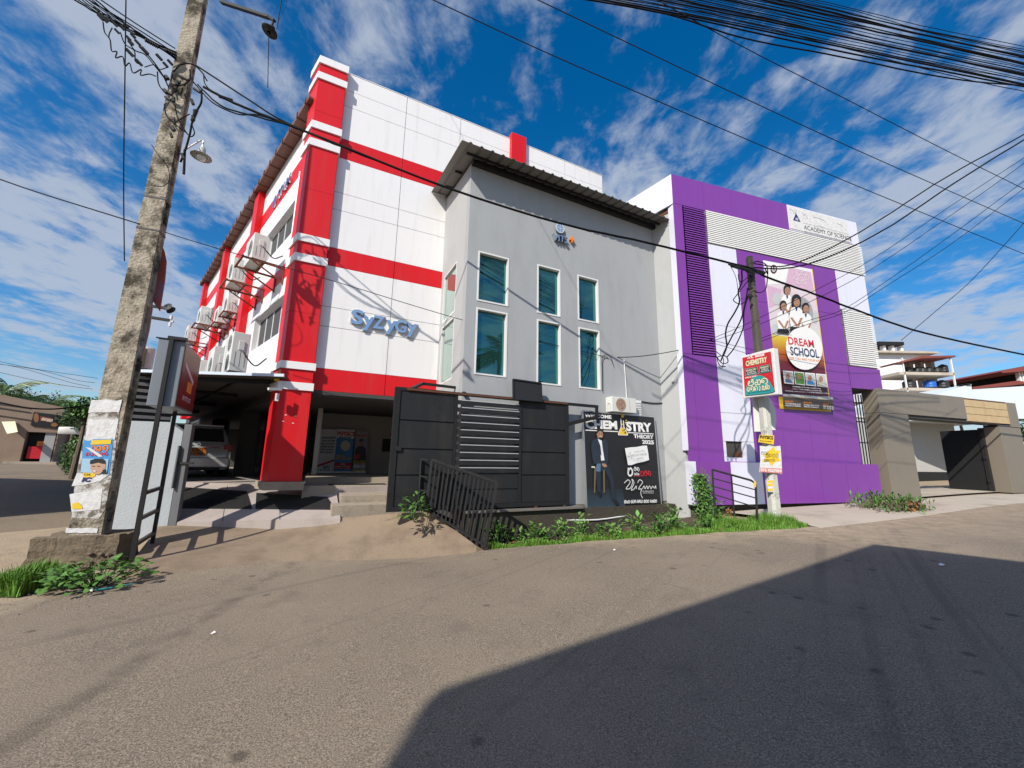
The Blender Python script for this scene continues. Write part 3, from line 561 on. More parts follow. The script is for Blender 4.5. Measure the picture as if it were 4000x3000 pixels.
# chrome letters on the front
LT = fthing('chrome_lettering', 'mirror-polished raised letters spelling SyZyGy on the white facade', 'lettering', FR)
for ch, px, pz, h, hz in (('S', 1367, 1267, .37, 0), ('y', 1413, 1293, .36, 0), ('Z', 1453, 1285, .33, 0), ('y', 1502, 1307, .36, 0), ('G', 1538, 1299, .33, 0), ('y', 1584, 1318, .36, 0)):
    u, z = FR.uv(px, pz); w = {'S': .28, 'y': .27, 'Z': .27, 'G': .29}[ch]
    text('letter', ch, M['chrome'], LT, u, -.06, z, width=w, height=h, bold=.035, ext=.03)
    text('letter_halo', ch, M['frame_white'], LT, u-.02, -.028, z-.02, width=w+.04, height=h+.04, bold=.05, ext=.01)
# open ground floor: lobby wall, inner columns, back wall
box('lobby_wall', M['room_wall'], RB, -2.62, 1.5, 3.95, 4.1, 1.0, 2.95)
box('lobby_return', M['room_wall'], RB, -2.62, -2.5, 2.6, 3.95, 1.0, 2.95)
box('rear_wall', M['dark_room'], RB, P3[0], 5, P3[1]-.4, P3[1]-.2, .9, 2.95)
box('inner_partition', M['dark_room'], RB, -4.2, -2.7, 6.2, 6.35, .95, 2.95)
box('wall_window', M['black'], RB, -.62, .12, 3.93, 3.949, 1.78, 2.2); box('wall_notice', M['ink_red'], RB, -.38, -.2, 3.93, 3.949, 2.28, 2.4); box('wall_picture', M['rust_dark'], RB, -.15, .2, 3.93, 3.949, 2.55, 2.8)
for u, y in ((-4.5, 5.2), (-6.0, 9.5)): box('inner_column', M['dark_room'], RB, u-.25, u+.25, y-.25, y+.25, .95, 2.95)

# ================================================================ grey building
GB = fthing('grey_building', 'grey rendered two storey building with green glass windows and a metal eave', 'building', FG)
def holed(mb, x0, x1, z0, z1, holes, y0, y1, ztop=None):
    xs_ = sorted({x0, x1}|{h[i] for h in holes for i in (0, 1)}); zs_ = sorted({z0, z1}|{h[i] for h in holes for i in (2, 3)})
    for a, b in zip(xs_[:-1], xs_[1:]):
        run = None
        for c, d in zip(zs_[:-1], zs_[1:]):
            mx_, mz_ = (a+b)/2, (c+d)/2
            if any(h[0] < mx_ < h[1] and h[2] < mz_ < h[3] for h in holes): continue
            mb.box(a, b, y0, y1, c, d)
wins = [(-1.57, -.80, 5.03, 6.22), (-1.57, -.81, 3.37, 4.87), (-.04, .62, 5.03, 6.27), (-.04, .63, 3.32, 4.87), (1.14, 1.80, 5.06, 6.27), (1.15, 1.80, 3.33, 4.87)]
w = MB(); holed(w, -1.82, 3.90, .62, 8.36, wins, 0, .22); w.build('front_wall', M['grey_wall'], GB)
box('stained_base', M['base_stain'], GB, -1.82, 3.90, .004, .22, -.2, .62)
box('plaster_band', M['grey_wall'], GB, 3.05, 3.9, -.012, .0, .62, 2.05)
lw = MB()
for z0, z1 in ((.62, 3.38), (4.88, 5.0), (6.27, 8.36)): lw.box(-1.82, -1.62, .22, 2.02, z0, z1)
for z0, z1 in ((3.38, 4.88), (5.0, 6.27)): lw.box(-1.82, -1.62, .22, .77, z0, z1); lw.box(-1.82, -1.62, 1.80, 2.02, z0, z1)
lw.prism([(-1.82, .22), (-1.62, .22), (-1.62, 2.02), (-1.82, 2.02)], 8.36, [8.38, 8.38, 8.70, 8.70]); lw.prism([(-1.82, .0), (-1.62, .0), (-1.62, .22), (-1.82, .22)], 8.36, [8.36, 8.36, 8.40, 8.40]); lw.build('side_wall', M['grey_wall2'], GB)
box('rear_core', M['dark_room'], GB, -1.6, 3.85, .6, 6, .3, 8.3)
for a, b, c, d in wins:
    fr_ = MB(); t = .035
    fr_.box(a, b, .0-.012, .10, d-t, d); fr_.box(a, b, -.012, .10, c, c+t); fr_.box(a, a+t, -.012, .10, c+t, d-t); fr_.box(b-t, b, -.012, .10, c+t, d-t)
    wo = fr_.build('window', M['frame_white'], GB); box('pane', M['green_glass'], wo, a+t, b-t, .085, .098, c+t, d-t)
for c, d in ((3.38, 4.88), (5.0, 6.27)):
    fr_ = MB(); t = .03
    fr_.box(-1.82, -1.74, .77, 1.80, d-t, d); fr_.box(-1.82, -1.74, .77, 1.80, c, c+t); fr_.box(-1.82, -1.74, .77, .77+t, c+t, d-t); fr_.box(-1.82, -1.74, 1.80-t, 1.80, c+t, d-t)
    wo = fr_.build('window', M['frame_white'], GB); box('pane', M['green_side_glass'], wo, -1.775, -1.76, .80, 1.77, c+t, d-t)
# corrugated roof
zr = lambda y: 8.455+.165*y
prof = []; u = -2.25; pitch = .262
while u < 4.10:
    prof += [(u, 0), (u+.16, 0), (u+.185, .032), (u+.225, .032), (u+.25, 0)]; u += pitch
prof = [p for p in prof if p[0] < 4.16]
rf = MB(); y0, y1 = -.57, 2.02
def strip(ya, yb, pr):
    n = len(pr); vs = [(p[0], ya, zr(ya)+p[1]) for p in pr]+[(p[0], yb, zr(yb)+p[1]) for p in pr]+[(p[0], ya, zr(ya)+p[1]-.006) for p in pr]+[(p[0], yb, zr(yb)+p[1]-.006) for p in pr]
    rf.add(vs, [(i, i+1, n+i+1, n+i) for i in range(n-1)]+[(2*n+i+1, 2*n+i, 3*n+i, 3*n+i+1) for i in range(n-1)]+[(2*n+i, 2*n+i+1, i+1, i) for i in range(n-1)])
strip(y0, y1, prof); strip(y1, 5.5, [p for p in prof if p[0] > -1.8])
ro = rf.build('roof', M['roof_metal'], GB)
for y in (-.22, .62, 1.45): MB().box(-2.02, 4.0 if y < 0 else -1.83, y-.02, y+.02, zr(y)-.055, zr(y)-.008).build('purlin', M['black_metal'], ro)
box('wall_plate', M['black_metal'], ro, -1.81, 3.88, -.10, -.005, 8.30, 8.42)
box('bracket', M['frame_white'], ro, 3.95, 4.0, -.5, -.05, 8.22, 8.30)
for y in (1.97,): box('flashing', M['frame_white'], ro, -2.22, -1.86, y, y+.03, zr(y)-.03, zr(y)-.005)
# VITS emblem and letters
VT = fthing('wall_emblem', 'round blue emblem with raised VITS letters and a small red cross', 'emblem', FG)
e = MB(); e.lathe([(.001, .03), (.135, .03), (.14, 0)], 24); e.build('disc', mat('emblem_blue', (.30, .48, .62), .25, metal=.5, var=.3, scale=14), VT, (.585, -.03, 7.38), (rad(90), 0, 0))
gl = MB(); gl.ring(.585, 7.38, .115, .13, -.063)
for x in (-.05, .0, .05): gl.ribbon(smooth([(.585+x, 7.50), (.585+x*2, 7.38), (.585+x, 7.26)], 4), .008, -.063)
gl.ribbon([(.46, 7.38), (.71, 7.38)], .01, -.0625); gl.build('globe_lines', M['frame_white'], VT)
text('letters', 'VITS', M['chrome'], VT, .37, -.05, 7.0, width=.42, height=.165, bold=.01, ext=.045)
pl = MB(); pl.box(.93, .97, -.07, -.01, 7.08, 7.24); pl.box(.88, 1.02, -.068, -.012, 7.14, 7.18); pl.build('cross', M['ink_orange'], VT)
box('louvre_frame', M['frame_white'], GB, 2.78, 3.10, -.02, 0, 2.55, 3.17)
for i in range(9): box('louvre_blade', M['frame_white'], GB, 2.80, 3.08, -.045, -.021, 2.60+i*.062, 2.632+i*.062)
for k, (pts) in enumerate(([(2.56, 0, 4.2), (2.585, 0, 3.7), (2.60, 0, 3.2)],)): MB().tube([(p[0], -.03, p[2]) for p in pts], .012).build('conduit', M['frame_white'], GB)
MB().tube(smooth([(3.12, -.02, 3.15), (3.5, -.02, 3.14), (3.86, -.02, 3.17)], 3), .012).build('cable', M['wire'], GB)
MB().tube(smooth([(1.83, -.03, 3.3), (1.84, -.03, 3.8), (1.84, -.04, 4.15), (1.95, -.05, 4.25), (2.1, -.05, 4.2), (2.2, -.04, 4.0)], 4), .008).build('cable', M['wire_thin'], GB)
# crack lines in the plaster
for pts in ([(3.88, -.001, 8.2), (3.9, -.001, 6.6), (3.895, -.001, 5.2), (3.91, -.001, 3.4)],): MB().tube(pts, .004, 4).build('crack', M['joint'], GB)

# ================================================================ purple building
PB = fthing('purple_building', 'purple and white clad building with louvre bands and a banner', 'building', FP)
PM = {'p': M['purple_panel'], 'w': M['lilac_panel']}
gc = FP.loc((4.085, 10.70, 0))
box('core', M['lilac_panel'], PB, .12, 6.05, .04, 9, .55, 4.39); box('core', M['joint'], PB, .12, 6.05, .04, 9, 4.39, 9.6); box('upper_core', M['joint'], PB, 6.0, 7.42, .04, 9, 3.92, 9.6)  # pale lower core shows through the seams, imitating the sun's glint there
lp = MB(); lp.prism([(gc[0]-.03, gc[1]), (.065, .17), (.12, .17), (.12, 2.0), (gc[0]-.03, 2.0)], -.1, 8.72); lp.build('side_wall', M['grey_wall2'], PB)
lw_ = MB(); lw_.prism([(0, 0), (.06, 0), (.06, .20), (-.005, .20)], 1.9, 8.70); lw_.build('white_return', M['lilac_panel'], PB)
tr_ = MB(); tr_.prism([(0, 0), (.05, 0), (-.80, 2.6), (-.85, 2.6)], 8.735, 9.66); tr_.build('top_return', M['lilac_panel'], PB)
ub = MB(); ub.prism([(.02, .2), (.05, .2), (-.5, 1.9), (-.53, 1.9)], 8.6, 8.70); ub.build('ledge', M['rust_dark'], PB)
def pan(u0, u1, z0, z1, k, y=-.02): box('cladding_panel', PM[k], PB, u0+.005, u1-.005, y, .04, z0+.005, z1-.005)
for a, b in ((0.0, 1.07), (1.07, 2.09), (2.09, 3.07), (3.07, 4.32)): pan(a, b, 8.735, 9.66, 'p')
pan(4.32, 7.42, 8.79, 9.66, 'w')
pan(.0, .30, 1.64, 4.39, 'p'); pan(.0, .30, 4.39, 8.735, 'p'); pan(.30, 1.08, 1.64, 4.39, 'p')
for a, b in ((1.64, 2.9), (2.9, 5.3), (5.3, 7.70)): pan(1.08, 2.10, a, b, 'w') if not (a < 2 < b) else None
pan(1.08, 2.10, 2.16, 2.9, 'w'); pan(1.08, 1.17, 1.64, 2.16, 'w'); pan(1.71, 2.10, 1.64, 2.16, 'w'); pan(1.17, 1.71, 1.64, 1.755, 'w')
for a, b in ((2.10, 3.15), (3.15, 4.17), (4.17, 5.13), (5.13, 6.07)):
    pan(a, b, 1.64, 4.0, 'p'); pan(a, b, 4.0, 6.2, 'p'); pan(a, b, 6.2, 7.72, 'p')
pan(6.07, 7.42, 6.42, 7.72, 'w'); pan(6.12, 7.45, 3.9, 4.58, 'p'); pan(6.03, 6.12, 3.9, 4.58, 'p')
wi = box('service_hatch', M['dark_room'], PB, 1.165, 1.715, .03, .039, 1.75, 2.165)
box('hatch_shelf', M['rust_dark'], wi, 1.45, 1.69, .0, .028, 1.77, 1.90)
# lower plinth panels stand proud
pj = [.05, 1.28, 2.29, 3.34, 4.34, 5.32, 6.47]
for i, (a, b) in enumerate(zip(pj[:-1], pj[1:])):
    s = .18*(1-i/5); box('plinth_panel', PM['w' if i == 1 else 'p'], PB, a-.17+.007 if i else a, b-.17-.007 if i < 5 else b, -.17, .04, .60, 1.632)
box('plinth_edge', M['lilac_panel'], PB, -.04, .046, -.17, .1, .60, 1.632)
box('seam_glint_backing', M['lilac_panel'], PB, .1, 6.4, -.15, .03, .64, 1.62)  # pale sheet behind the panels, paints sun glint along their seams
box('plinth_top', M['purple_panel'], PB, .05, 6.47, -.165, .0, 1.632, 1.645)
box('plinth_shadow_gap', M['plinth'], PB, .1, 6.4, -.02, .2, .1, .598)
sm = {}
def slats(u0, u1, z0, z1, n, m, name):
    me = MB(); h = (z1-z0)/n; q = .58 if 'purple' in name else .76; me.add([(0, -.05, h*.10), (u1-u0, -.05, h*.10), (u1-u0, -.045, h*q), (0, -.045, h*q), (0, .02, h*(q+.05)), (u1-u0, .02, h*(q+.05)), (u1-u0, .02, h*.97), (0, .02, h*.97)],
       [(0, 1, 2, 3), (3, 2, 5, 4), (4, 5, 6, 7), (1, 0, 4, 5)]); me = me.mesh(name, m)
    for i in range(n): share(name, me, PB, (u0, 0, z0+h*i))
slats(.31, 1.07, 4.40, 8.72, 62, M['purple_panel'], 'purple_louvre')
box('louvre_backing', M['white_slat'], PB, 1.09, 7.42, .022, .039, 7.73, 8.75); box('louvre_backing', M['white_slat'], PB, 6.13, 7.42, .022, .039, 4.6, 6.4)
slats(1.09, 7.44, 7.73, 8.75, 17, M['white_slat'], 'white_louvre')
slats(6.10, 7.45, 4.60, 6.40, 27, M['white_slat'], 'white_louvre')
# doorway grille
GR = fthing('black_grille', 'tall black steel grille in the doorway between the purple building and the brown pillar', 'grille', FP)
gm = MB().box(-.011, .011, -.011, .011, 0, 3.2).mesh('bar', M['black_metal'])
for i in range(11): share('bar', gm, GR, (6.16+i*.122, .42, .62))
for z in (.64, 1.1, 1.62, 2.3, 2.95, 3.55): MB().box(6.1, 7.45, .39, .45, z-.014, z+.014).build('rail', M['black_metal'], GR)
box('frame', M['black_metal'], GR, 7.38, 7.46, .3, .5, .6, 3.9); box('panel', M['gate_frame'], GR, 6.2, 7.36, .44, .455, .66, 1.5)
box('side_reveal', M['dark_room'], PB, 6.02, 6.06, .04, 3, .5, 3.92); box('soffit', M['dark_room'], PB, 6.06, 7.4, .05, 3, 3.90, 3.918)
box('far_wall', M['lilac_panel'], PB, 5.9, 8.9, 4.6, 4.75, .5, 3.9)
# academy sign
AC_ = fthing('academy_sign', 'torn white sign reading ACADEMY OF SCIENCE on the parapet', 'sign', FP)
box('board', M['paper'], AC_, 4.33, 6.95, -.034, -.021, 8.83, 9.61)
def uvt(px, py): return FP.uv(3060+px/7.373, 780+py/7.373)
u0, z0 = uvt(565, 850); u1, z1 = uvt(1930, 1155)
text('headline', 'ACADEMY OF SCIENCE', M['ink_black'], AC_, u0, -.037, z0-.02, width=u1-u0, height=.15)
text('subline', 'COLLEGE OF SECONDARY AND TERTIARY EDUCATION', M['ink_grey'], AC_, u0, -.037, z0-.16, width=u1-u0, height=.085, bold=.01)
text('topline', 'AUXILIARY CONCENTRE OF MATHEMATICAL EDUCATION', M['ink_grey'], AC_, u0, -.037, z0+.18, width=u1-u0-.1, height=.035)
tri = MB(); tri.poly([(4.50, 9.13), (4.82, 9.13), (4.66, 9.42)], -.036); tri.build('triangle', M['ink_navy'], AC_)
text('triangle_letters', 'AS', M['ink_white'], AC_, 4.60, -.039, 9.16, width=.12, height=.09, bold=.03)
for pts in ([(4.4, 9.5), (4.52, 9.48), (4.6, 9.38), (4.7, 9.52)], [(4.95, 9.5), (5.0, 9.4), (5.05, 9.46), (5.15, 9.3)], [(5.4, 9.42), (5.6, 9.44), (5.85, 9.41), (5.95, 9.36)], [(5.6, 9.2), (5.75, 9.14), (5.85, 9.15)], [(6.45, 9.42), (6.65, 9.40), (6.72, 9.33)], [(6.5, 9.08), (6.6, 9.04), (6.66, 9.07)]):
    tmb = MB(); tmb.ribbon(smooth(pts, 4), .018, -.0365); tmb.build('torn_edge', M['ink_grey'], AC_)

# ================================================================ flat print helper
def homog(src, dst):
    A = []
    for (x, y), (u, v) in zip(src, dst): A += [[x, y, 1, 0, 0, 0, -u*x, -u*y], [0, 0, 0, x, y, 1, -v*x, -v*y]]
    h = np.linalg.solve(np.array(A, float), np.array([c for p in dst for c in p], float)); H_ = np.append(h, 1).reshape(3, 3)
    def f(x, y):
        q = H_ @ np.array([x, y, 1.0]); return (q[0]/q[2], q[1]/q[2])
    return f
class Print:
    def __init__(s, parent, fn, y=-.003): s.p = parent; s.f = fn; s.y = y
    def up(s): s.y -= .0012
    def poly(s, name, pts, m, sm=0):
        P = [s.f(*p) for p in pts]
        if sm: P = [q[:2] for q in smooth(P+[P[0]], sm)][:-1]
        mb = MB(); mb.poly(P, s.y); s.up(); return mb.build(name, m, s.p)
    def stroke(s, name, pts, wd, m, k=4):
        mb = MB()
        for st in (pts if isinstance(pts[0][0], (list, tuple)) else [pts]): mb.ribbon(smooth([s.f(*p) for p in st], k), wd, s.y)
        s.up(); return mb.build(name, m, s.p)
    def ell(s, name, cx, cy, rx, ry, m, n=20, rot=0):
        c, d = math.cos(rot), math.sin(rot)
        return s.poly(name, [(cx+rx*math.cos(2*math.pi*k/n)*c-ry*math.sin(2*math.pi*k/n)*d, cy+rx*math.cos(2*math.pi*k/n)*d+ry*math.sin(2*math.pi*k/n)*c) for k in range(n)], m)
    def text(s, name, body, a, b, top, m, bold=0.0, shear=0.0):    # a,b: lower left/right pixel, top: pixel above a
        A = Vector(s.f(*a)); B = Vector(s.f(*b)); T = Vector(s.f(*top)); w_ = (B-A).length; h_ = (T-A).length; ang = math.atan2(B.y-A.y, B.x-A.x)
        o = text(name, body, m, s.p, A.x, s.y, A.y, width=w_, height=h_, bold=bold, shear=shear, rot=(0, -ang, 0)); s.up(); return o
    def sinh(s, name, letters, a, b, top, m, wt=.15):
        A = Vector(s.f(*a)); B = Vector(s.f(*b)); T = Vector(s.f(*top)); w_ = (B-A).length; h_ = (T-A).length; ang = math.atan2(B.y-A.y, B.x-A.x)
        mb = MB(); L0 = sin_len(letters, 1.0); asp = max(.4, (w_/h_-.08*len(letters)-.4*letters.count(' '))/max(1, len([l for l in letters if l != ' '])))
        sinhala(mb, letters, 0, 0, h_, .08, wt, 0, asp); o = mb.build(name, m, s.p, (A.x, s.y, A.y), (0, -ang, 0)); s.up(); return o
def gradmat(name, stops, z0, z1):
    m = bpy.data.materials.new(name); m.use_nodes = True; n = m.node_tree; b = n.nodes['Principled BSDF']; b.inputs['Roughness'].default_value = .45
    t = n.nodes.new('ShaderNodeTexCoord'); sp = n.nodes.new('ShaderNodeSeparateXYZ'); mr_ = n.nodes.new('ShaderNodeMapRange'); rp = n.nodes.new('ShaderNodeValToRGB')
    mr_.inputs['From Min'].default_value = z0; mr_.inputs['From Max'].default_value = z1
    n.links.new(t.outputs['Object'], sp.inputs[0]); n.links.new(sp.outputs[2], mr_.inputs['Value']); n.links.new(mr_.outputs[0], rp.inputs[0]); n.links.new(rp.outputs[0], b.inputs['Base Color'])
    while len(rp.color_ramp.elements) < len(stops): rp.color_ramp.elements.new(.5)
    for el, (p, c) in zip(rp.color_ramp.elements, stops): el.position = p; el.color = (*c, 1)
    return m

# ---------------------------------------------------------------- school banner on the purple wall
BN = fthing('school_banner', 'tall school banner with four pupils in white shirts and DREAM SCHOOL print', 'banner', FP)
fb = lambda px, py: FP.uv(2950+px/2.514, 980+py/2.514, -.035)
b0 = fb(80, 92); b1 = fb(555, 180); b2 = fb(722, 1435); b3 = fb(228, 1395)
sb = MB(); sb.slab([b3, b2, b1, b0], -.035, -.0215); sb.build('cloth', gradmat('banner_print', [(0, (.06, .006, .02)), (.22, (.13, .015, .03)), (.30, (.42, .12, .02)), (.42, (.66, .50, .05)), (.425, (.62, .60, .60)), (.75, (.66, .55, .60)), (1, (.74, .74, .78))], 3.52, 7.58), BN)
pr = Print(BN, fb, -.037)
pr.poly('white_corner', [(82, 95), (330, 155), (290, 320), (120, 330)], M['ink_white']); pr.poly('pink_shape', [(330, 160), (545, 210), (580, 400), (300, 330)], mat('ink_palepink', (.60, .40, .52), .5, var=.1))
pr.poly('pink_shape', [(118, 340), (260, 380), (220, 520), (140, 560)], MATS['ink_palepink'])
pr.ell('grey_disc', 470, 600, 95, 150, M['ink_grey'], rot=-.25); pr.ell('grey_disc', 215, 470, 50, 60, mat('ink_lightgrey', (.50, .51, .52), .5)); pr.ell('grey_disc', 590, 650, 26, 60, MATS['ink_lightgrey']); pr.ell('grey_disc', 190, 770, 34, 50, MATS['ink_lightgrey'])
for r_ in (0, 1.05, 2.1): pr.stroke('atom_orbit', [(450+75*math.cos(a)*math.cos(r_)-28*math.sin(a)*math.sin(r_), 265+75*math.cos(a)*math.sin(r_)+28*math.sin(a)*math.cos(r_)) for a in [2*math.pi*k/12 for k in range(13)]], .012, M['ink_white'], 2)
pr.ell('crest', 178, 180, 32, 42, M['ink_maroon']); pr.ell('crest_inner', 178, 180, 20, 28, M['ink_white']); pr.stroke('crest_mark', [(170, 200), (178, 160), (188, 200)], .03, M['ink_maroon'])
def pupil(cx, cy, s, girl=False):
    hd = M['ink_black']; sk = M['ink_skin']
    pr.poly('shirt', [(cx-52*s, cy+75*s), (cx-20*s, cy+48*s), (cx+22*s, cy+50*s), (cx+58*s, cy+82*s), (cx+62*s, cy+150*s), (cx+48*s, cy+245*s), (cx-50*s, cy+235*s), (cx-66*s, cy+140*s)], M['ink_white'])
    pr.poly('arm', [(cx-58*s, cy+150*s), (cx-36*s, cy+146*s), (cx+18*s, cy+222*s), (cx+6*s, cy+240*s)], sk); pr.poly('arm', [(cx+60*s, cy+152*s), (cx+40*s, cy+150*s), (cx+8*s, cy+225*s), (cx+26*s, cy+238*s)], sk)
    pr.poly('tie', [(cx-10*s, cy+52*s), (cx+12*s, cy+52*s), (cx+8*s, cy+85*s), (cx-2*s, cy+88*s)], M['ink_navy'])
    pr.ell('hair', cx, cy-8*s, 38*s*(1.25 if girl else 1), (62 if girl else 50)*s, hd); pr.ell('face', cx+4*s, cy+8*s, 29*s, 40*s, sk)
    for ex in (-10, 12): pr.poly('eye', [(cx+ex*s, cy+2*s), (cx+(ex+8)*s, cy+2*s), (cx+(ex+8)*s, cy+6*s), (cx+ex*s, cy+6*s)], hd)
    pr.poly('nose', [(cx+3*s, cy+8*s), (cx+7*s, cy+8*s), (cx+10*s, cy+18*s), (cx+1*s, cy+18*s)], M['ink_skin_light'])
    pr.poly('mouth', [(cx-4*s, cy+27*s), (cx+14*s, cy+28*s), (cx+8*s, cy+32*s)], M['ink_maroon'])
    pr.poly('shorts', [(cx-55*s, cy+235*s), (cx+52*s, cy+240*s), (cx+62*s, cy+285*s), (cx-68*s, cy+270*s)], M['ink_black'])
pupil(306, 388, .95); pupil(264, 545, .95); pupil(480, 570, .98); pupil(384, 505, 1.05, True)
pr.ell('white_oval', 458, 962, 178, 212, M['ink_white'], 28, -.2); 
pr.text('small_word', 'The', (302, 838), (336, 842), (302, 818), M['ink_grey'])
pr.text('word_dream', 'DREAM', (305, 925), (556, 958), (302, 850), M['ink_red'], .02)
pr.text('word_school', 'SCHOOL', (326, 1030), (604, 1060), (324, 946), M['ink_navy'], .02)
pr.text('tagline', 'FOR YOU AND YOUR KID', (313, 1068), (614, 1098), (313, 1046), M['ink_orange'], .01)
for k, c in enumerate(('ink_jeans', 'ink_green', 'ink_blue', 'ink_skin')):
    x = 248+k*106; y = 1180+k*10
    pr.poly('photo_border', [(x, y), (x+98, y+9), (x+110, y+136), (x+12, y+124)], M['ink_white']); pr.poly('photo', [(x+7, y+8), (x+92, y+16), (x+103, y+128), (x+18, y+117)], MATS['ink_lightgrey'] if k != 1 else M['ink_green'])
    pr.ell('photo_figure', x+48, y+55, 20, 30, M['ink_skin']); pr.poly('photo_figure', [(x+24, y+80), (x+75, y+84), (x+92, y+122), (x+24, y+114)], M[c] if c != 'ink_skin' else M['ink_cream'])
for k, (a, b) in enumerate((((335, 1345), (612, 1368)), ((335, 1368), (622, 1390)), ((262, 1388), (695, 1414)))):
    pr.text('small_print', ['ACADEMIC ACTIVITIES | COMPUTING', 'ORAL | TEAM WORK | CHARACTER', 'DISCIPLINE | DANCE MUSIC | IN AN EVER CHANGING WORLD'][k], a, b, (a[0], a[1]-14), M['ink_white'], .02)
c0 = fb(232, 1430); c1 = fb(730, 1440); c2_ = fb(746, 1580); c3 = fb(246, 1548)
lb = MB(); lb.slab([c3, c2_, c1, c0], -.034, -.0215); lb.build('address_panel', M['ink_yellow'], BN)
pr.poly('address_strip', [(238, 1408), (726, 1440), (732, 1470), (240, 1430)], MATS['ink_lightgrey']); pr.poly('address_field', [(240, 1438), (724, 1470), (737, 1566), (250, 1536)], mat('ink_brown', (.075, .055, .045), .5))
pr.text('college_name', 'POLYMATH COLLEGE', (402, 1442), (584, 1454), (402, 1420), M['ink_grey'], .02)
for x, t1, t2, t3 in ((262, 'NUGEGODA', '422/2 HIGH LEVEL ROAD', 'GANGODAVILA, NUGEGODA'), (440, 'MAHARAGAMA', '422 HIGH LEVEL ROAD', 'WIJERAMA, NUGEGODA'), (630, 'CONTACT US', '072 55 55 55', '071 55 55 55')):
    wd = 150 if x < 600 else 100; y = 1478+(x-262)*.07
    pr.text('address_head', t1, (x, y+12), (x+wd*.55, y+16), (x, y-6), M['ink_orange'], .03); pr.text('address_line', t2, (x, y+32), (x+wd, y+42), (x, y+18), M['ink_white'], .02); pr.text('address_line', t3, (x, y+52), (x+wd, y+61), (x, y+38), M['ink_white'], .02)
bo = MB(); bo.slab([fb(728, 1440), fb(722, 1435), fb(555, 180), fb(561, 180)], -.039, -.036); bo.build('gold_edge', M['ink_yellow'], BN)

# ---------------------------------------------------------------- chemistry board leaning on the grey wall
CB = thing('chemistry_board', 'large black board reading WELCOME CHEMISTRY THEORY 2025 with a seated man in a suit', 'sign board', FG.w(1.16, -.17, .49), FG.az); CB.rotation_euler = (rad(-2.5), 0, FG.az)
SW_, SH_ = 2.32, 2.29
box('board', M['ink_black'], CB, .03, SW_-.03, -.02, .03, .03, SH_-.03)
fm = MB(); fm.box(0, SW_, -.028, .04, 0, .03); fm.box(0, SW_, -.028, .04, SH_-.03, SH_); fm.box(0, .03, -.028, .04, .03, SH_-.03); fm.box(SW_-.03, SW_, -.028, .04, .03, SH_-.03); fm.build('alloy_frame', mat('alloy', (.55, .56, .57), .35, metal=.8, var=.05), CB)
fc = homog([(105, 170), (1030, 250), (1165, 1435), (190, 1470)], [(0, SH_), (SW_, SH_), (SW_, 0), (0, 0)])
pr = Print(CB, fc, -.022)
pr.poly('blue_floor', [(190, 1180), (640, 1190), (700, 1432), (205, 1448)], gradmat('board_floor', [(0, (.035, .06, .085)), (.45, (.016, .018, .022)), (1, (.013, .013, .015))], 0, 1.2))
pr.text('word_welcome', 'WELCOME', (138, 258), (478, 282), (134, 210), M['ink_white'], .045)
pr.text('word_chem', 'CHEM', (152, 405), (558, 420), (142, 288), M['ink_white'], .05)
pr.text('word_stry', 'STRY', (672, 440), (1000, 458), (668, 315), M['ink_white'], .05)
pr.stroke('rule', [(150, 425), (570, 446)], .022, M['ink_white'], 2); pr.stroke('rule', [(690, 458), (1020, 478)], .022, M['ink_white'], 2)
pr.text('word_theory', 'THEORY', (768, 530), (1024, 545), (764, 478), M['ink_white'], .04); pr.text('word_year', '2025', (878, 605), (1030, 614), (876, 552), M['ink_white'], .04)
pr.poly('flask', [(588, 275), (598, 380), (562, 478), (570, 492), (686, 496), (694, 482), (642, 388), (632, 300), (622, 300), (630, 400), (610, 400), (600, 275)], M['ink_white']); pr.poly('flask_liquid', [(598, 395), (636, 398), (682, 478), (676, 488), (578, 484), (574, 474)], M['ink_yellow'])
for x, y, r in ((614, 245, 20), (612, 352, 8), (628, 382, 6), (662, 300, 10), (655, 330, 9), (640, 420, 9), (622, 432, 6), (652, 456, 11)): pr.ell('bubble', x, y, r, r*1.15, M['ink_yellow'] if y < 400 else M['rust_dark'])
# seated man
pr.poly('stool', [(270, 900), (400, 905), (412, 1235), (395, 1236), (382, 950), (292, 945), (288, 1235), (272, 1234)], mat('ink_wood', (.16, .12, .07), .6)); pr.poly('stool_seat', [(232, 890), (275, 892), (275, 912), (232, 908)], M['ink_cream'])
pr.poly('trousers', [(300, 830), (430, 850), (520, 1050), (560, 1330), (505, 1330), (470, 1080), (400, 930), (350, 960), (360, 1230), (318, 1230), (285, 950)], mat('ink_dark_jeans', (.018, .026, .04), .5)); pr.poly('knee', [(296, 850), (350, 860), (345, 960), (288, 955)], M['ink_jeans'])
pr.poly('jacket', [(300, 525), (345, 560), (390, 545), (430, 600), (445, 800), (410, 880), (330, 850), (262, 860), (228, 700), (226, 570)], M['ink_suit'], 2)
pr.poly('shirt', [(302, 540), (352, 560), (372, 690), (394, 815), (352, 818), (330, 640)], M['ink_white']); pr.poly('lapel', [(300, 540), (335, 620), (356, 760), (330, 720), (290, 600)], M['ink_suit']); pr.poly('lapel', [(352, 555), (385, 620), (398, 780), (380, 720), (362, 640)], M['ink_suit'])
pr.poly('hand', [(362, 855), (400, 858), (428, 890), (400, 905), (368, 885)], M['ink_skin'], 2)
pr.ell('hair', 328, 448, 44, 40, M['ink_black']); pr.ell('face', 328, 490, 37, 52, M['ink_skin']); pr.ell('beard', 332, 528, 19, 14, M['ink_black']); pr.ell('mouth', 334, 512, 11, 4, M['ink_white']); pr.ell('ear', 290, 480, 7, 13, M['ink_skin'])
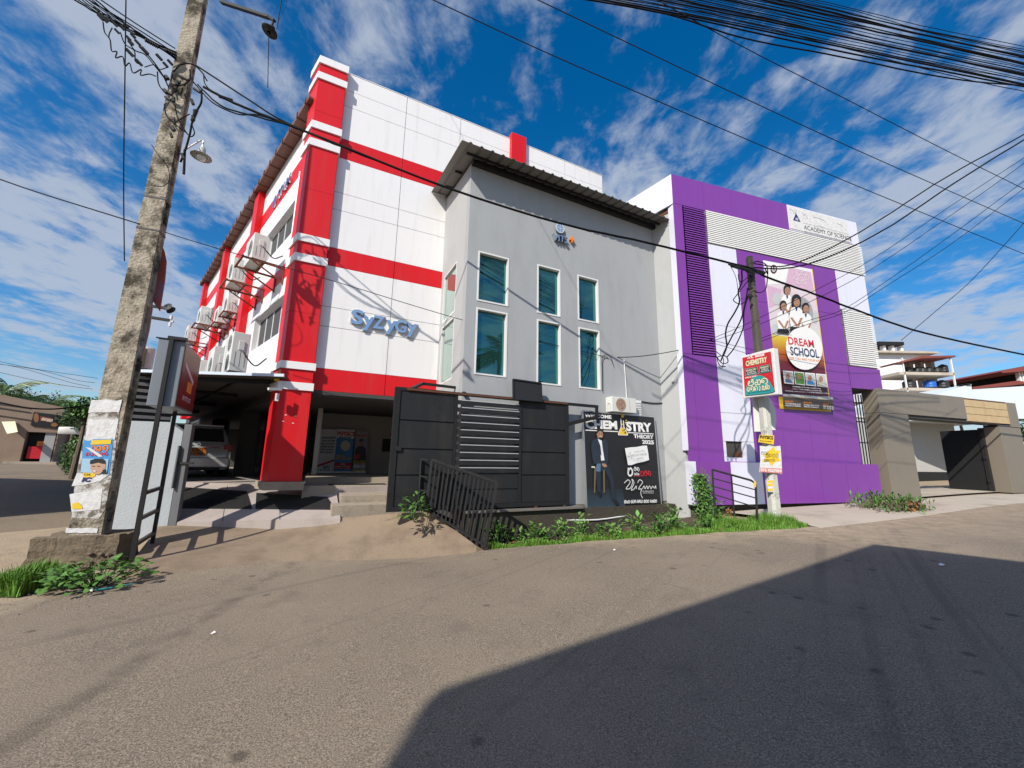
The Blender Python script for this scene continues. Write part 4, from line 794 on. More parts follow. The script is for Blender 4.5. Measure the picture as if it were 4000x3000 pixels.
pr.poly('eyes', [(308, 468), (322, 470), (322, 475), (308, 473)], M['ink_black']); pr.poly('eyes', [(336, 472), (352, 474), (352, 479), (336, 477)], M['ink_black'])
pr.poly('shoe', [(330, 1215), (358, 1220), (356, 1275), (322, 1268)], M['black']); pr.poly('shoe', [(520, 1330), (556, 1325), (596, 1388), (540, 1390)], M['black'])
pr.poly('torn_paper', [(645, 662), (720, 650), (800, 645), (870, 630), (926, 628), (945, 720), (960, 815), (880, 840), (800, 855), (735, 880), (690, 878), (668, 770)], M['ink_white'], 0)
pr.stroke('handwriting', [[(690, 780), (712, 705), (736, 802)], [(686, 770), (735, 758)]], .012, M['ink_grey'], 2)
pr.sinh('handwriting', ['va', 'na', 'ka', 'ma', ' ', 'ma', 'ja', 'ma'], (765, 722), (904, 704), (762, 698), M['ink_grey'], .08); pr.sinh('handwriting', ['ka', 'na', 'ma', 'ra', 'ja', ' ', 'ma', 'ri', 'ka', ' ', 'ka', 'ra'], (740, 770), (935, 752), (738, 740), M['ink_grey'], .08); pr.sinh('handwriting', ['ka', 'na', 'ri', 'ya'], (806, 808), (886, 798), (804, 784), M['ink_grey'], .08)
pr.sinh('sinhala_word', ['cha'], (684, 1015), (760, 1020), (678, 905), M['ink_white'], .2); pr.sinh('sinhala_word', ['ri', 'tha'], (765, 955), (838, 960), (762, 905), M['ink_white'], .17); pr.sinh('sinhala_word', ['ha', 'dha'[:0] or 'na', 'ya'], (768, 1008), (836, 1012), (766, 975), M['ink_white'], .17)
pr.poly('red_bar', [(762, 1015), (842, 1018), (842, 1026), (762, 1022)], M['ink_red']); pr.sinh('sinhala_word', ['cha', 'ri', 'tha'], (848, 1020), (990, 1022), (846, 955), M['ink_red'], .17)
pr.stroke('signature', [[(645, 1110), (690, 1070), (720, 1100), (690, 1150), (670, 1185), (720, 1180), (750, 1110), (740, 1060), (770, 1110), (735, 1200), (770, 1190), (800, 1150), (800, 1190)], [(815, 1110), (840, 1070), (880, 1100), (850, 1150), (830, 1190), (870, 1190), (860, 1230), (870, 1280), (888, 1308)], [(880, 1190), (900, 1150), (915, 1190), (935, 1150), (950, 1190), (970, 1150), (990, 1190), (1010, 1155), (1035, 1180), (1050, 1150), (1055, 1190)]], .017, M['ink_white'])
pr.text('degree_line', 'B.Sc. Engineering (Hons)', (884, 1226), (1028, 1226), (884, 1212), M['ink_white'], .03); pr.text('degree_line', 'University of Moratuwa', (884, 1248), (1026, 1250), (884, 1236), M['ink_white'], .03)
pr.sinh('footer', ['sa', 'ha', 'ma', ' ', 'ja', 'va', 'tha', ' ', 'ka', 'tha', 'va', ' ', 'sa', 'ma', 'ma', ' ', 'ra', 'ya', 'sa', 'ma'], (650, 1372), (1082, 1366), (648, 1332), M['ink_white'], .2)
ll = MB()
for k, (y, z) in enumerate(((-.14, .42), (-.2, .34))): ll.tube(smooth([(-1.2, y, z-.03), (.2, y, z), (1.4, y-.05, z-.04), (2.6, y, z+.02), (3.4, y, z)], 4), .016)
tag(ll.build('white_pipe', M['frame_white'], None, FG.p, (0, 0, FG.az)), 'thin white pipes running along the wall foot under the black board', 'pipe')

# ---------------------------------------------------------------- sliding gate
GT = fthing('sliding_gate', 'dark grey sliding gate with wide boards and a slatted middle bay', 'gate', FT)
gf = M['gate_frame']; gp = M['gate_metal']
GU = lambda u: u*1.02+.09
GZ = lambda z: 1.6+(z-1.6)*1.02
def gbox(nm, m, x0, x1, y0, y1, z0, z1, bevel=0.0): return box(nm, m, GT, GU(x0), GU(x1), y0, y1, GZ(z0), GZ(z1), bevel)
for a, b in ((-3.24, -3.13), (-2.075, -2.02), (-.66, -.60), (.50, .58)): gbox('stile', gf, a, b, -.03, .03, .67, 2.82, bevel=.004)
gbox('top_rail', gf, -3.24, 1.42, -.028, .028, 2.822, 2.885, bevel=.004); gbox('bottom_rail', gf, -3.24, .58, -.032, .032, .66, .74, bevel=.004)
gbox('rusty_runner', M['rust_dark'], -3.02, .55, -.05, -.029, 2.835, 2.87)
for c, d in ((.745, 1.275), (1.30, 1.745), (1.77, 2.265), (2.29, 2.81)): gbox('board', gp, -3.125, -2.08, -.012, .012, c, d, bevel=.003)
for c, d in ((.745, 1.275), (1.30, 1.745), (1.77, 2.235), (2.26, 2.81)): gbox('board', gp, -.595, .495, -.012, .012, c, d, bevel=.003)
for c, d in ((.745, 1.005), (1.025, 1.30)): gbox('board', gp, -2.015, -.665, -.012, .012, c, d, bevel=.003)
slm = MB(); a_, b_ = GU(-2.015), GU(-.665); slm.add([(a_, -.03, 0), (b_, -.03, 0), (b_, .02, .05), (a_, .02, .05), (a_, -.03, .085), (b_, -.03, .085), (b_, .02, .10), (a_, .02, .10)], [(0, 1, 5, 4), (4, 5, 6, 7), (3, 2, 1, 0), (1, 2, 6, 5), (0, 4, 7, 3)]); slm = slm.mesh('slat', gp)
lip = MB().box(GU(-1.94), GU(-.67), -.034, -.022, 0, .016).mesh('gleam_edge', mat('sun_gleam', (.55, .55, .56), .35, metal=.3, var=.05))  # pale lip paints the sun's gleam along the slat tops
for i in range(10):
    z = GZ(1.335+i*.145); s_ = share('slat', slm, GT, (0, 0, z)); share('gleam_edge', lip, s_, (0, 0, .088))
tl = MB(); tl.bar((GU(.58), 0, GZ(2.40)), (GU(1.36), 0, GZ(2.60)), .05, .085); tl.bar((GU(1.385), 0, GZ(2.56)), (GU(1.385), 0, GZ(2.83)), .05, .06); tl.build('tail_brace', gf, GT)
gbox('latch', M['black_metal'], -3.16, -3.06, -.05, -.03, 1.72, 1.80)
for u in (-.25, .45): MB().cyl((GU(u), -.03, .63), (GU(u), .03, .63), .035, 10).build('roller', M['rust_dark'], GT)
for a, b, c, d in ((-3.13, -2.07, .74, 2.82), (-.605, .505, .74, 2.82), (-2.02, -.66, .74, 1.31)): gbox('backing_sheet', M['black'], a, b, .014, .02, c, d)
wl = fthing('gate_foundation', 'mossy dark foundation wall with a pale ledge under the sliding gate', 'wall', FT)
box('ledge', M['base_stain'], wl, -1.75, 1.0, -.10, .19, .565, .61); fw = MB(); fw.box(-1.75, 4.25, -.03, .19, -.5, .565); fw.build('footing', M['plinth'], wl)
# dark boards above the gate
bp_ = thing('dark_panel', 'black framed panel standing upright above the slatted gate bay', 'panel', FG.w(-.78, -.30, 2.86), FG.az); bp_.rotation_euler = (rad(-14), 0, FG.az)
sb = MB(); sb.slab([(.0, 0), (.70, 0), (.74, .44), (.04, .46)], 0, .03); sb.build('board', M['black'], bp_); fm = MB()
for a, b in (((0, 0), (.70, 0)), ((.70, 0), (.74, .44)), ((.74, .44), (.04, .46)), ((.04, .46), (0, 0))): fm.bar((a[0], -.01, a[1]), (b[0], -.01, b[1]), .03, .03)
fm.build('frame', M['black_metal'], bp_)
fl_ = thing('folded_frame', 'open dark metal frame lying across the gate end beside the red band', 'frame', FT.w(-2.9, .15, 2.90), FT.az)
fm = MB(); Pq = [(0, -.1, 0), (1.1, -.1, -.01), (1.18, .5, .22), (.35, .5, .24)]
for a, b in zip(Pq, Pq[1:]+Pq[:1]): fm.bar(a, b, .07, .05)
fm.build('bars', M['gate_frame'], fl_)

# ---------------------------------------------------------------- slanted railing beside the driveway
pl_ = Vector(gnd(1664, 2003, .625)); pr_ = Vector(gnd(1893, 2145, 0.02))
RL = thing('ramp_railing', 'slanted black barred railing at the right edge of the driveway', 'railing', (0, 0, 0))
tl_ = Vector(far(1688, 1795, pl_.y)); trr = Vector(far(1941, 1884, pr_.y))
m_ = MB(); m_.bar(tl_, trr, .05, .05); m_.build('top_rail', gf, RL); m_ = MB(); m_.bar(pl_+Vector((0, 0, .06)), pr_+Vector((0, 0, .06)), .04, .04); m_.build('bottom_rail', gf, RL)
for i in range(16):
    t = i/15; a = pl_.lerp(pr_, t); b = tl_.lerp(trr, t); m_ = MB(); m_.bar(a+Vector((0, 0, .02 if i in (0, 15) else .06)), b, .05 if i in (0, 15) else .032, .05 if i in (0, 15) else .018); m_.build('post' if i in (0, 15) else 'bar', gf, RL)
bk = pl_+Vector((-.16, .06, .02)); tb = Vector((bk.x, bk.y, 1.58)); m_ = MB(); m_.bar(bk, tb, .03); m_.build('post', gf, RL)
for z in (.75, 1.0, 1.25, 1.56): m_ = MB(); m_.bar((pl_.x, pl_.y, z), (bk.x, bk.y, z+.02), .025); m_.build('rung', gf, RL)

# ---------------------------------------------------------------- air conditioners
def ac_mesh(w_, h_, d_):
    mb = MB(); mb.box(0, w_, 0, d_, 0, h_); return mb
def ac(name, label, fr, u, y, z, w_, h_, d_, outward, fans=1, bracket=None, brown=False):
    """outward -1: fan looks to -y (front frames); +1: to +y (side frame)"""
    t = thing(name, label, 'air conditioner', fr.w(u, y, z), fr.az, 'outdoor air conditioners on the buildings')
    y0, y1 = (0, d_) if outward > 0 else (-d_, 0)
    box('casing', M['ac_white'], t, 0, w_, y0, y1, 0, h_, bevel=.012)
    yf = (d_+.002) if outward > 0 else (-d_-.002)
    r_ = min(w_*.62, h_/fans)*.43
    for k in range(fans):
        cz = h_*(k+.5)/fans; cx_ = w_*.36
        f_ = MB(); f_.disc(cx_, cz, r_, yf, 24); fo = f_.build('fan_well', M['ac_brown' if brown else 'ac_grille'], t)
        g_ = MB()
        for rr in (.3, .55, .8, 1.0): g_.ring(cx_, cz, r_*rr-.006, r_*rr+.002, yf+(.004 if outward > 0 else -.004))
        g_.build('fan_guard', M['ac_white'], fo)
        bl_ = MB()
        for q_ in range(3):
            a = q_*2.09+.5; bl_.poly([(cx_+r_*.15*math.cos(a), cz+r_*.15*math.sin(a)), (cx_+r_*.85*math.cos(a), cz+r_*.85*math.sin(a)), (cx_+r_*.8*math.cos(a+.9), cz+r_*.8*math.sin(a+.9))], yf+(.002 if outward > 0 else -.002))
        bl_.build('fan_blade', M['rust' if brown else 'gate_frame'], fo)
    box('valve_cover', M['ac_white'], t, -.018, 0, y0+d_*.3, y0+d_*.62, h_*.55, h_*.78, bevel=.004)
    for i in range(3): box('side_groove', M['ac_grille'], t, -.003, 0, y0+d_*(.18+.28*i), y0+d_*(.20+.28*i), h_*.12, h_*.5)
    box('panel_seam', M['ac_grille'], t, w_*.72, w_*.725, min(yf, yf-.001), max(yf, yf+.001), .02, h_-.02)
    if outward > 0:
        pv = MB(); pv.tube(smooth([(-.02, y0+d_*.3, h_*.5), (-.08, y0+d_*.1, h_*.35), (-.04, y0-.15, h_*.2), (.02, y0-.35, h_*.45)], 4), .014); pv.build('pipe', M['wire_thin'], t)
    if bracket:
        m_ = M['rust']; L = bracket
        for x in (.02, w_-.02):
            b_ = MB(); b_.bar((x, y0-y, -.03), (x, y0-y+L, -.03), .035, .045); b_.bar((x, y0-y, -.42), (x, y0-y+L*.75, -.06), .03, .03); b_.bar((x, y0-y+.015, -.45), (x, y0-y+.015, 0), .035, .03); b_.build('bracket_arm', m_, t)
        for yy in (y0-y+L-.02, y0-y+L*.5): b_ = MB(); b_.bar((-.04, yy, -.03), (w_+.04, yy, -.03), .04, .045); b_.build('bracket_rail', m_, t)
    return t
ac('air_conditioner', 'white air conditioner on the rusty bracket nearest the red corner column', FW, 1.66, .44, 6.35, .80, .68, .32, 1, 1, .95)
ac('air_conditioner', 'white air conditioner on the second rusty bracket along the side wall', FW, 3.55, .50, 6.35, .80, .68, .32, 1, 1, .95)
ac('air_conditioner', 'small white air conditioner on slim arms just past the second rusty bracket', FW, 6.4, .12, 6.30, .78, .60, .30, 1, 1, .5)
ac('air_conditioner', 'small white air conditioner on slim arms beyond the red side column', FW, 8.0, .12, 6.30, .78, .60, .30, 1, 1, .5)
ac('air_conditioner', 'white air conditioner on the third rusty bracket, far along the side wall', FW, 8.9, .50, 6.35, .80, .68, .32, 1, 1, .95)
ac('air_conditioner', 'white air conditioner on the farthest rusty bracket of the side wall', FW, 12.1, .50, 6.35, .80, .68, .32, 1, 1, .95)
ac('air_conditioner', 'tall twin-fan air conditioner standing on the canopy roof nearest the column', FW, .75, .70, 3.34, .78, .86, .32, 1, 2)
ac('air_conditioner', 'middle white air conditioner standing on the canopy roof', FW, 2.6, .74, 3.30, .80, .92, .32, 1, 1)
ac('air_conditioner', 'farthest white air conditioner standing on the canopy roof', FW, 4.6, .74, 3.30, .80, .90, .32, 1, 1)
ac('air_conditioner', 'white air conditioner with a rusty brown fan on the grey wall above the black board', FG, 1.93, -.01, 2.79, .78, .37, .24, -1, 1, None, True)

# ---------------------------------------------------------------- cameras on the walls
def cctv(label, fr, u, y, z, fx):
    t = thing('security_camera', label, 'security camera', fr.w(u, y, z), fr.az); box('junction_box', M['frame_white'], t, -.035, .035, -.06, 0, -.22, -.06, bevel=.006)
    b_ = MB(); b_.bar((0, -.03, -.06), (-.02, -.1, .0), .02); b_.build('arm', M['black_metal'], t); c_ = MB(); c_.bar((.06, -.06, .03), (fx, -.2, .0), .055, .05); c_.build('housing', M['frame_white'], t)
    return t
cctv('small white security camera on the grey wall beside the purple building', FG, 3.97, -.2, 3.72, -.10)
cctv('small white security camera on the corner column below its lowest white bands', FR, -3.43, -.32, 2.92, -.16)
tag(MB().box(-.05, .05, -.05, .05, 0, .16).build('yellow_box', M['ink_yellow'], None, FR.w(-3.49, -.15, 3.16), (0, 0, FR.az), .006), 'small yellow electric box on the side of the corner column', 'electric box')

# ---------------------------------------------------------------- canopy, louvre screen, pale wall, lightbox
CN = fthing('carport_canopy', 'flat metal canopy over the carport beside the red column', 'canopy', FW)
c_ = MB(); c_.prism([(-.1, .20), (.4, -.19), (13, -.19), (13, 2.5), (1.85, 2.42)], 3.20, 3.245); c_.build('sheet', M['dark_room'], CN)
for a, b in (((-.12, .19), (1.84, 2.44)),): e_ = MB(); e_.bar((a[0], a[1], 3.245), (b[0], b[1], 3.245), .03, .06); e_.build('fascia', mat('fascia_pale', (.55, .62, .72), .4), CN)
for a, b in (((.4, .3), (2.1, 2.36)), ((3.4, .3), (3.6, 2.45)), ((6.5, .3), (6.6, 2.6)), ((9.6, .3), (9.7, 2.8))): e_ = MB(); e_.bar((a[0], a[1], 3.15), (b[0], b[1], 3.15), .05, .09); e_.build('beam', M['gate_frame'], CN)
for y in (.8, 1.5, 2.2): e_ = MB(); e_.bar((.9+y*.4, y, 3.17), (12.8, y, 3.17), .04, .05); e_.build('purlin', M['gate_frame'], CN)
e_ = MB(); e_.bar((1.95, 2.38, .9), (1.95, 2.38, 3.2), .07); e_.build('post', M['gate_frame'], CN)
box('lamp_box', M['frame_white'], CN, 1.55, 1.75, 1.75, 1.95, 2.86, 3.06)
# side enclosure of the carport
CE = fthing('carport_side_wall', 'dark boarded side wall of the carport behind the pale wall', 'wall', FW)
box('wall', M['dark_room'], CE, 2.6, 17, 2.55, 2.7, .5, 3.2)
ls = thing('louvre_screen', 'grey slatted screen behind the lightbox under the canopy', 'screen', FW.w(1.9, 2.45, 0), FW.az)
for i in range(8): box('slat', mat('slat_grey', (.16, .165, .17), .5), ls, 0, .03, -.75, .14, 2.16+i*.135, 2.225+i*.135)
box('backing', M['black'], ls, .05, .07, -.75, .12, 2.1, 3.2)
wl0 = Vector(gnd(452, 2090, .12)); wl1 = Vector(gnd(650, 2072, .18)); dd = (wl1-wl0); dd.z = 0; L_ = dd.length
PWL = thing('pale_boundary_wall', 'pale grey rough plastered boundary wall behind the tall pole', 'wall', (wl0.x, wl0.y, 0), math.atan2(dd.y, dd.x))
mb = MB(); mb.slab([(-.12, -.1), (L_, -.1), (L_, 2.02), (L_-.25, 2.20), (-.12, 2.20)], 0, .16); mb.build('wall', M['pale_wall'], PWL)
GJ = thing('gate_jamb', 'grey steel gate jamb with a latch plate at the end of the pale wall', 'gate post', (wl1.x, wl1.y, 0), math.atan2(dd.y, dd.x))
box('jamb', mat('jamb_grey', (.13, .135, .145), .5, var=.1), GJ, .02, .15, -.03, .10, .2, 2.16, bevel=.006); box('latch_plate', MATS['jamb_grey'], GJ, .0, .02, -.10, .06, .95, 1.75); box('bolt', M['black_metal'], GJ, .02, .28, -.06, -.03, 1.40, 1.44)
q1 = Vector(gnd(508, 2213, .0)); q1 = Vector((-5.36, 6.06, 0)); q2 = Vector((-5.98, 7.20, 0)); dv = q2-q1; dv.z = 0; LL = dv.length-.35; az_ = math.atan2(dv.y, dv.x)
LB = thing('street_lightbox', 'grey sided lightbox sign with a red face on black steel posts', 'sign', (q1.x, q1.y, 0), az_)
bm = M['black_metal']
e_ = MB(); e_.bar((0, 0, -.05), (0, 0, 3.40), .055, .055); e_.build('post', bm, LB); e_ = MB(); e_.bar((LL, 0, 0), (LL, 0, 2.32), .05); e_.build('post', bm, LB)
for z in (.30, .66, 1.02): e_ = MB(); e_.bar((0, 0, z), (LL, 0, z+.02), .045, .05); e_.build('rail', bm, LB)
box('case', mat('case_grey', (.20, .225, .26), .45, var=.06, scale=3), LB, .03, LL+.35, -.17, .17, 2.31, 3.36, bevel=.008)
e_ = MB(); e_.box(-.03, .05, -.19, .05, 3.362, 3.41); e_.box(.02, .05, .05, .2, 3.362, 3.38); e_.build('top_strap', bm, LB)
sgn = -1
fcm = gradmat('lightbox_print', [(0, (.08, .022, .015)), (.12, (.17, .015, .013)), (.62, (.19, .017, .012)), (.72, (.24, .12, .075)), (1, (.30, .20, .13))], 2.33, 3.34)
box('face', fcm, LB, .06, LL+.32, -.178, -.171, 2.34, 3.33)
rd = Print(LB, lambda x, y: (x, y), -.180)
rd.poly('print_patch', [(.55, 2.62), (.90, 2.62), (.90, 2.80), (.55, 2.80)], M['ink_orange']); rd.poly('print_stripe', [(.2, 3.0), (.95, 2.78), (.95, 2.86), (.2, 3.07)], M['ink_pink']); rd.text('print_text', 'INSTITUTE', (.35, 2.46), (.95, 2.46), (.35, 2.54), M['ink_pink'], .02)

# ---------------------------------------------------------------- parked car
CR = thing('parked_hatchback', 'silver hatchback parked under the building with its tail to the street', 'car', (-8.72, 11.30, .95), rad(134))
silver = mat('car_paint', (.62, .62, .64), .28, metal=.35, var=.02, coat=.6)
# loft: sections along x (0 = tail), each section half-profile (y,z)
def loft(secs, m, name, parent, sm=True):
    mb = MB(); n = len(secs[0][1])
    for x, pf in secs: mb.v += [(x+(p[2] if len(p) > 2 else 0), p[0], p[1]) for p in pf]+[(x+(p[2] if len(p) > 2 else 0), -p[0], p[1]) for p in pf[::-1]]
    N = 2*n
    for i in range(len(secs)-1):
        for j in range(N): mb.f.append((i*N+j, i*N+(j+1) % N, (i+1)*N+(j+1) % N, (i+1)*N+j)); mb.mi.append(0)
    mb.f.append(tuple(range(N-1, -1, -1))); mb.f.append(tuple((len(secs)-1)*N+j for j in range(N))); mb.mi += [0, 0]; mb.smooth = sm
    o = mb.build(name, m, parent); b = o.modifiers.new('bevel', 'BEVEL'); b.width = .02; b.segments = 2; b.angle_limit = rad(40); return o
low = lambda w_, z0, z1, zm: [(w_*.90, z0), (w_*.99, z0+.10), (w_, zm), (w_*.97, z1-.06), (w_*.90, z1)]
loft([(0.02, low(.70, .30, .62, .48)), (.10, low(.80, .22, .95, .55)), (.5, low(.845, .20, .98, .58)), (1.4, low(.85, .20, .96, .58)), (2.6, low(.85, .20, .95, .58)), (3.3, low(.83, .20, .88, .55)), (3.68, low(.72, .24, .74, .5)), (3.78, low(.55, .32, .6, .46))], silver, 'body', CR)
gh = lambda w0, w1, z0, z1: [(w0, z0), (w0*.5+w1*.5+.02, (z0+z1)/2), (w1, z1-.05), (w1*.86, z1), (w1*.4, z1+.012)]
ca = loft([(.14, gh(.74, .62, .93, .96)), (.30, gh(.77, .60, .93, 1.36)), (.48, gh(.78, .60, .93, 1.49)), (1.4, gh(.78, .60, .93, 1.52)), (2.1, gh(.77, .58, .93, 1.46)), (2.95, gh(.74, .60, .90, .93))], silver, 'cabin', CR)
mb = MB(); mb.add([(.135, -.60, .99), (.135, .60, .99), (.30, .55, 1.37), (.30, -.55, 1.37)], [(0, 3, 2, 1)]); mb.build('rear_window', M['dark_glass'], ca, (-.028, 0, .01))
box('spoiler', silver, CR, .20, .42, -.56, .56, 1.44, 1.48, bevel=.012)
for s_ in (-1, 1):
    mb = MB(); mb.add([(.50, s_*.795, 1.0), (2.2, s_*.795, 1.0), (2.0, s_*.665, 1.40), (.62, s_*.655, 1.40)], [(0, 1, 2, 3)]); mb.build('side_window', M['dark_glass'], ca, (0, s_*.012, 0))
    tlm = MB(); tlm.prism([(.06, s_*.60), (.06, s_*.82), (.34, s_*.862), (.34, s_*.80)] if s_ > 0 else [(.06, s_*.82), (.06, s_*.60), (.34, s_*.80), (.34, s_*.862)], .72, .93); tlm.build('tail_light', mat('tail_red', (.28, .008, .012), .15, var=.1), CR, bevel=.01)
    for x in (.62, 3.05):
        w_ = MB(); w_.lathe([(.16, -.09), (.28, -.09), (.295, -.05), (.295, .05), (.28, .09), (.16, .09)], 20); wo = w_.build('wheel', M['black'], CR, (x, s_*.76, .295), (rad(90), 0, 0)); r_ = MB(); r_.lathe([(.01, .07), (.17, .07), (.17, -.07), (.01, -.07)], 14); r_.build('rim', MATS['alloy'], wo)
    box('mirror', silver, CR, 2.35, 2.5, s_*.85, s_*1.0, .98, 1.1, bevel=.02)
box('bumper', silver, CR, -.04, .16, -.76, .76, .28, .56, bevel=.03); box('bumper_trim', M['black'], CR, -.02, .1, -.55, .55, .20, .30, bevel=.01)
box('chrome_strip', M['chrome'], CR, .035, .06, -.50, .50, .83, .855); em = MB(); em.lathe([(.035, 0), (.05, 0), (.05, .012), (.035, .012)], 16); em.build('badge', M['chrome'], CR, (.052, 0, .91), (0, rad(-90), 0))
np_ = box('number_plate', M['ink_orange'], CR, .012, .034, -.20, .20, .60, .82, bevel=.004); np_['label'] = 'yellow number plate reading CBD 1198'
for t_, z, w_ in (('CBD', .72, .24), ('1198', .615, .26)):
    text('plate_characters', t_, M['ink_black'], np_, .0105, w_/2, z, width=w_, height=.085, bold=.02, rot=(0, 0, rad(-90)))

# ---------------------------------------------------------------- roll-up banners in the lobby
fbn = lambda px, py: FR.uv(1000+px/2.212, 1450+py/2.212, 3.8)
def rollup(label, corners, m_):
    P = [fbn(*c) for c in corners]; u_ = min(p[0] for p in P); z_ = min(p[1] for p in P); t = thing('rollup_banner', label, 'banner', FR.w(u_, 3.80, 1.10), FR.az, 'rollup banners in the lobby')
    w_ = (P[1][0]-P[0][0]+P[2][0]-P[3][0])/2; h_ = (P[0][1]+P[1][1]-P[2][1]-P[3][1])/2
    box('sheet', m_, t, 0, w_, 0, .008, .05, h_); box('foot', MATS['alloy'], t, -.02, w_+.02, -.05, .06, 0, .05); box('pole', MATS['alloy'], t, w_/2-.012, w_/2+.012, .012, .03, .05, h_)
    pr_2 = Print(t, homog(corners, [(0, h_), (w_, h_), (w_, 0), (0, 0)]), -.002); return pr_2
p_ = rollup('pale rollup banner with red stripes, leftmost in the lobby', [(565, 455), (700, 475), (680, 843), (522, 840)], M['ink_white'])
for k in range(6): p_.sinh('print_line', ['sa', 'ma', 'ka', 'ra', 'ya', 'na'][k % 3:]+['ka', 'ja'], (575-k*3, 535+k*24), (690-k*3, 545+k*24), (575-k*3, 518+k*24), M['ink_navy'], .16)
p_.poly('stripe', [(532, 765), (684, 715), (683, 735), (530, 785)], M['ink_red']); p_.text('print_word', 'DAMLA PLUS', (585, 800), (645, 802), (585, 768), M['ink_navy'], .02); p_.text('print_number', '077 5625253', (560, 825), (650, 828), (560, 808), M['ink_navy'], .02)
p_ = rollup('rollup banner headed PHYSICS with a blue and yellow middle', [(708, 455), (862, 462), (828, 835), (680, 832)], M['ink_blue'])
p_.poly('head_field', [(708, 455), (862, 462), (856, 545), (702, 535)], M['ink_white']); p_.text('word_physics', 'PHYSICS', (708, 515), (860, 518), (708, 478), M['ink_red'], .04); p_.text('print_word', 'Brandts', (730, 536), (830, 540), (730, 520), M['ink_navy'], .03)
p_.ell('yellow_ball', 780, 605, 42, 46, M['ink_cream']); p_.sinh('print_line', ['sa', 'na', 'na', 'tha'], (705, 700), (790, 703), (705, 682), M['ink_yellow'], .18); p_.sinh('print_line', ['ka', 'ra', 'sa', 'ra', 'va', 'va'], (700, 722), (828, 726), (700, 702), M['ink_yellow'], .18)
p_.poly('red_field', [(690, 748), (836, 752), (832, 805), (685, 802)], M['ink_red']); p_.text('print_word', '2024', (738, 768), (780, 769), (738, 755), M['ink_white'], .03); p_.text('print_word', 'THEORY + REVISION', (690, 784), (822, 786), (690, 774), M['ink_white'], .02); p_.text('print_word', 'PRACTICAL + PAPER', (688, 800), (820, 802), (688, 790), M['ink_white'], .02)
p_ = rollup('dark rollup banner headed BIOLOGY with a man holding a book, nearest the gate', [(868, 475), (978, 490), (942, 842), (838, 842)], M['ink_grey'])
p_.text('word_biology', 'BIOLOGY', (876, 532), (966, 540), (876, 508), M['ink_red'], .03); p_.poly('suit', [(862, 640), (895, 615), (930, 615), (952, 645), (955, 760), (850, 760)], M['ink_suit']); p_.ell('head', 914, 588, 20, 30, M['ink_skin']); p_.ell('hair', 914, 566, 20, 13, M['ink_black']); p_.poly('book', [(860, 690), (905, 684), (902, 725), (858, 730)], M['ink_red'])
p_.sinh('print_line', ['sa', 'ma', 'na', 'va'], (848, 762), (955, 766), (848, 738), M['ink_yellow'], .18); p_.sinh('print_line', ['ra', 'ka', 'ma', 'na'], (846, 800), (942, 804), (846, 772), M['ink_white'], .18); p_.poly('foot_field', [(840, 820), (942, 820), (941, 842), (838, 842)], M['ink_yellow'])

# ================================================================ tall concrete pole at the left
pb = Vector(gnd(335, 2165, .12)); POLE_AZ = rad(-70+90)
TP = thing('tall_concrete_pole', 'tall weathered concrete utility pole covered with torn posters', 'utility pole', (pb.x, pb.y, 0), POLE_AZ)
HP = 10.8
def pole_dim(z): t = z/HP; return .385*(1-t)+.225*t, .27*(1-t)+.165*t     # x width, y depth
def psec(z):
    w_, d_ = pole_dim(z); a, b = w_/2, d_/2; n_ = .05*w_/.38; k = b*.50
    return [(-a, -b), (a, -b), (a, -k), (a-n_, -k*.8), (a-n_, k*.8), (a, k), (a, b), (-a, b), (-a, k), (-a+n_, k*.8), (-a+n_, -k*.8), (-a, -k)]
mb = MB(); zs_ = [0, 1.5, 3, 4.5, 6, 7.5, 9, HP]; n_ = 12
for z in zs_: mb.v += [(p[0], p[1], z) for p in psec(z)]
for i in range(len(zs_)-1):
    for j in range(n_): mb.f.append((i*n_+j, i*n_+(j+1) % n_, (i+1)*n_+(j+1) % n_, (i+1)*n_+j)); mb.mi.append(0)
mb.f.append(tuple((len(zs_)-1)*n_+j for j in range(n_))); mb.mi.append(0); mb.build('shaft', M['pole'], TP)
for z0, z1 in ((0, .45), (1.02, 1.2), (1.62, 1.78), (2.3, 2.5), (3.1, 3.3), (4.0, 4.25), (5.0, 5.5), (6.6, 7.4), (8.4, 9.6)):
    for s_ in (-1, 1):
        w0, d0_ = pole_dim(z1); x1 = s_*w0/2; x0 = s_*(w0/2-.055); box('web_block', M['pole'], TP, x0, x1-s_*.004, -d0_*.26, d0_*.26, z0, z1)
for z in (3.2, 3.75, 4.4, 7.6, 8.0, 8.4): w0, d0_ = pole_dim(z); dm = MB(); dm.disc(-.01, z, .011, -d0_/2-.001, 10); dm.build('bolt_hole', M['black'], TP)
pd = thing('pole_plinth', 'crumbling rubble and mortar block around the foot of the tall pole', 'plinth', (pb.x, pb.y, -.15), POLE_AZ)
mb = MB(); rr = random.Random(3); NX, NY, NZ = 9, 7, 5
bm_ = bmesh.new(); bmesh.ops.create_cube(bm_, size=1.0); bmesh.ops.subdivide_edges(bm_, edges=bm_.edges[:], cuts=6, use_grid_fill=True)
for v in bm_.verts:
    v.co.x *= 1.02; v.co.y *= .66; v.co.z = (v.co.z+.5)*.56; tt = 1-.08*v.co.z/.5; v.co.x *= tt; v.co.y *= tt
    k = Vector((math.sin(v.co.x*23+v.co.z*17), math.sin(v.co.y*29+v.co.x*11), math.sin(v.co.z*31+v.co.y*13)))*.016; v.co += k+Vector((rr.uniform(-1, 1), rr.uniform(-1, 1), rr.uniform(-1, 1)))*.012
me = bpy.data.meshes.new('block'); bm_.to_mesh(me); bm_.free(); me.materials.append(M['rubble']); o = share('block', me, pd, (.02, -.05, 0))
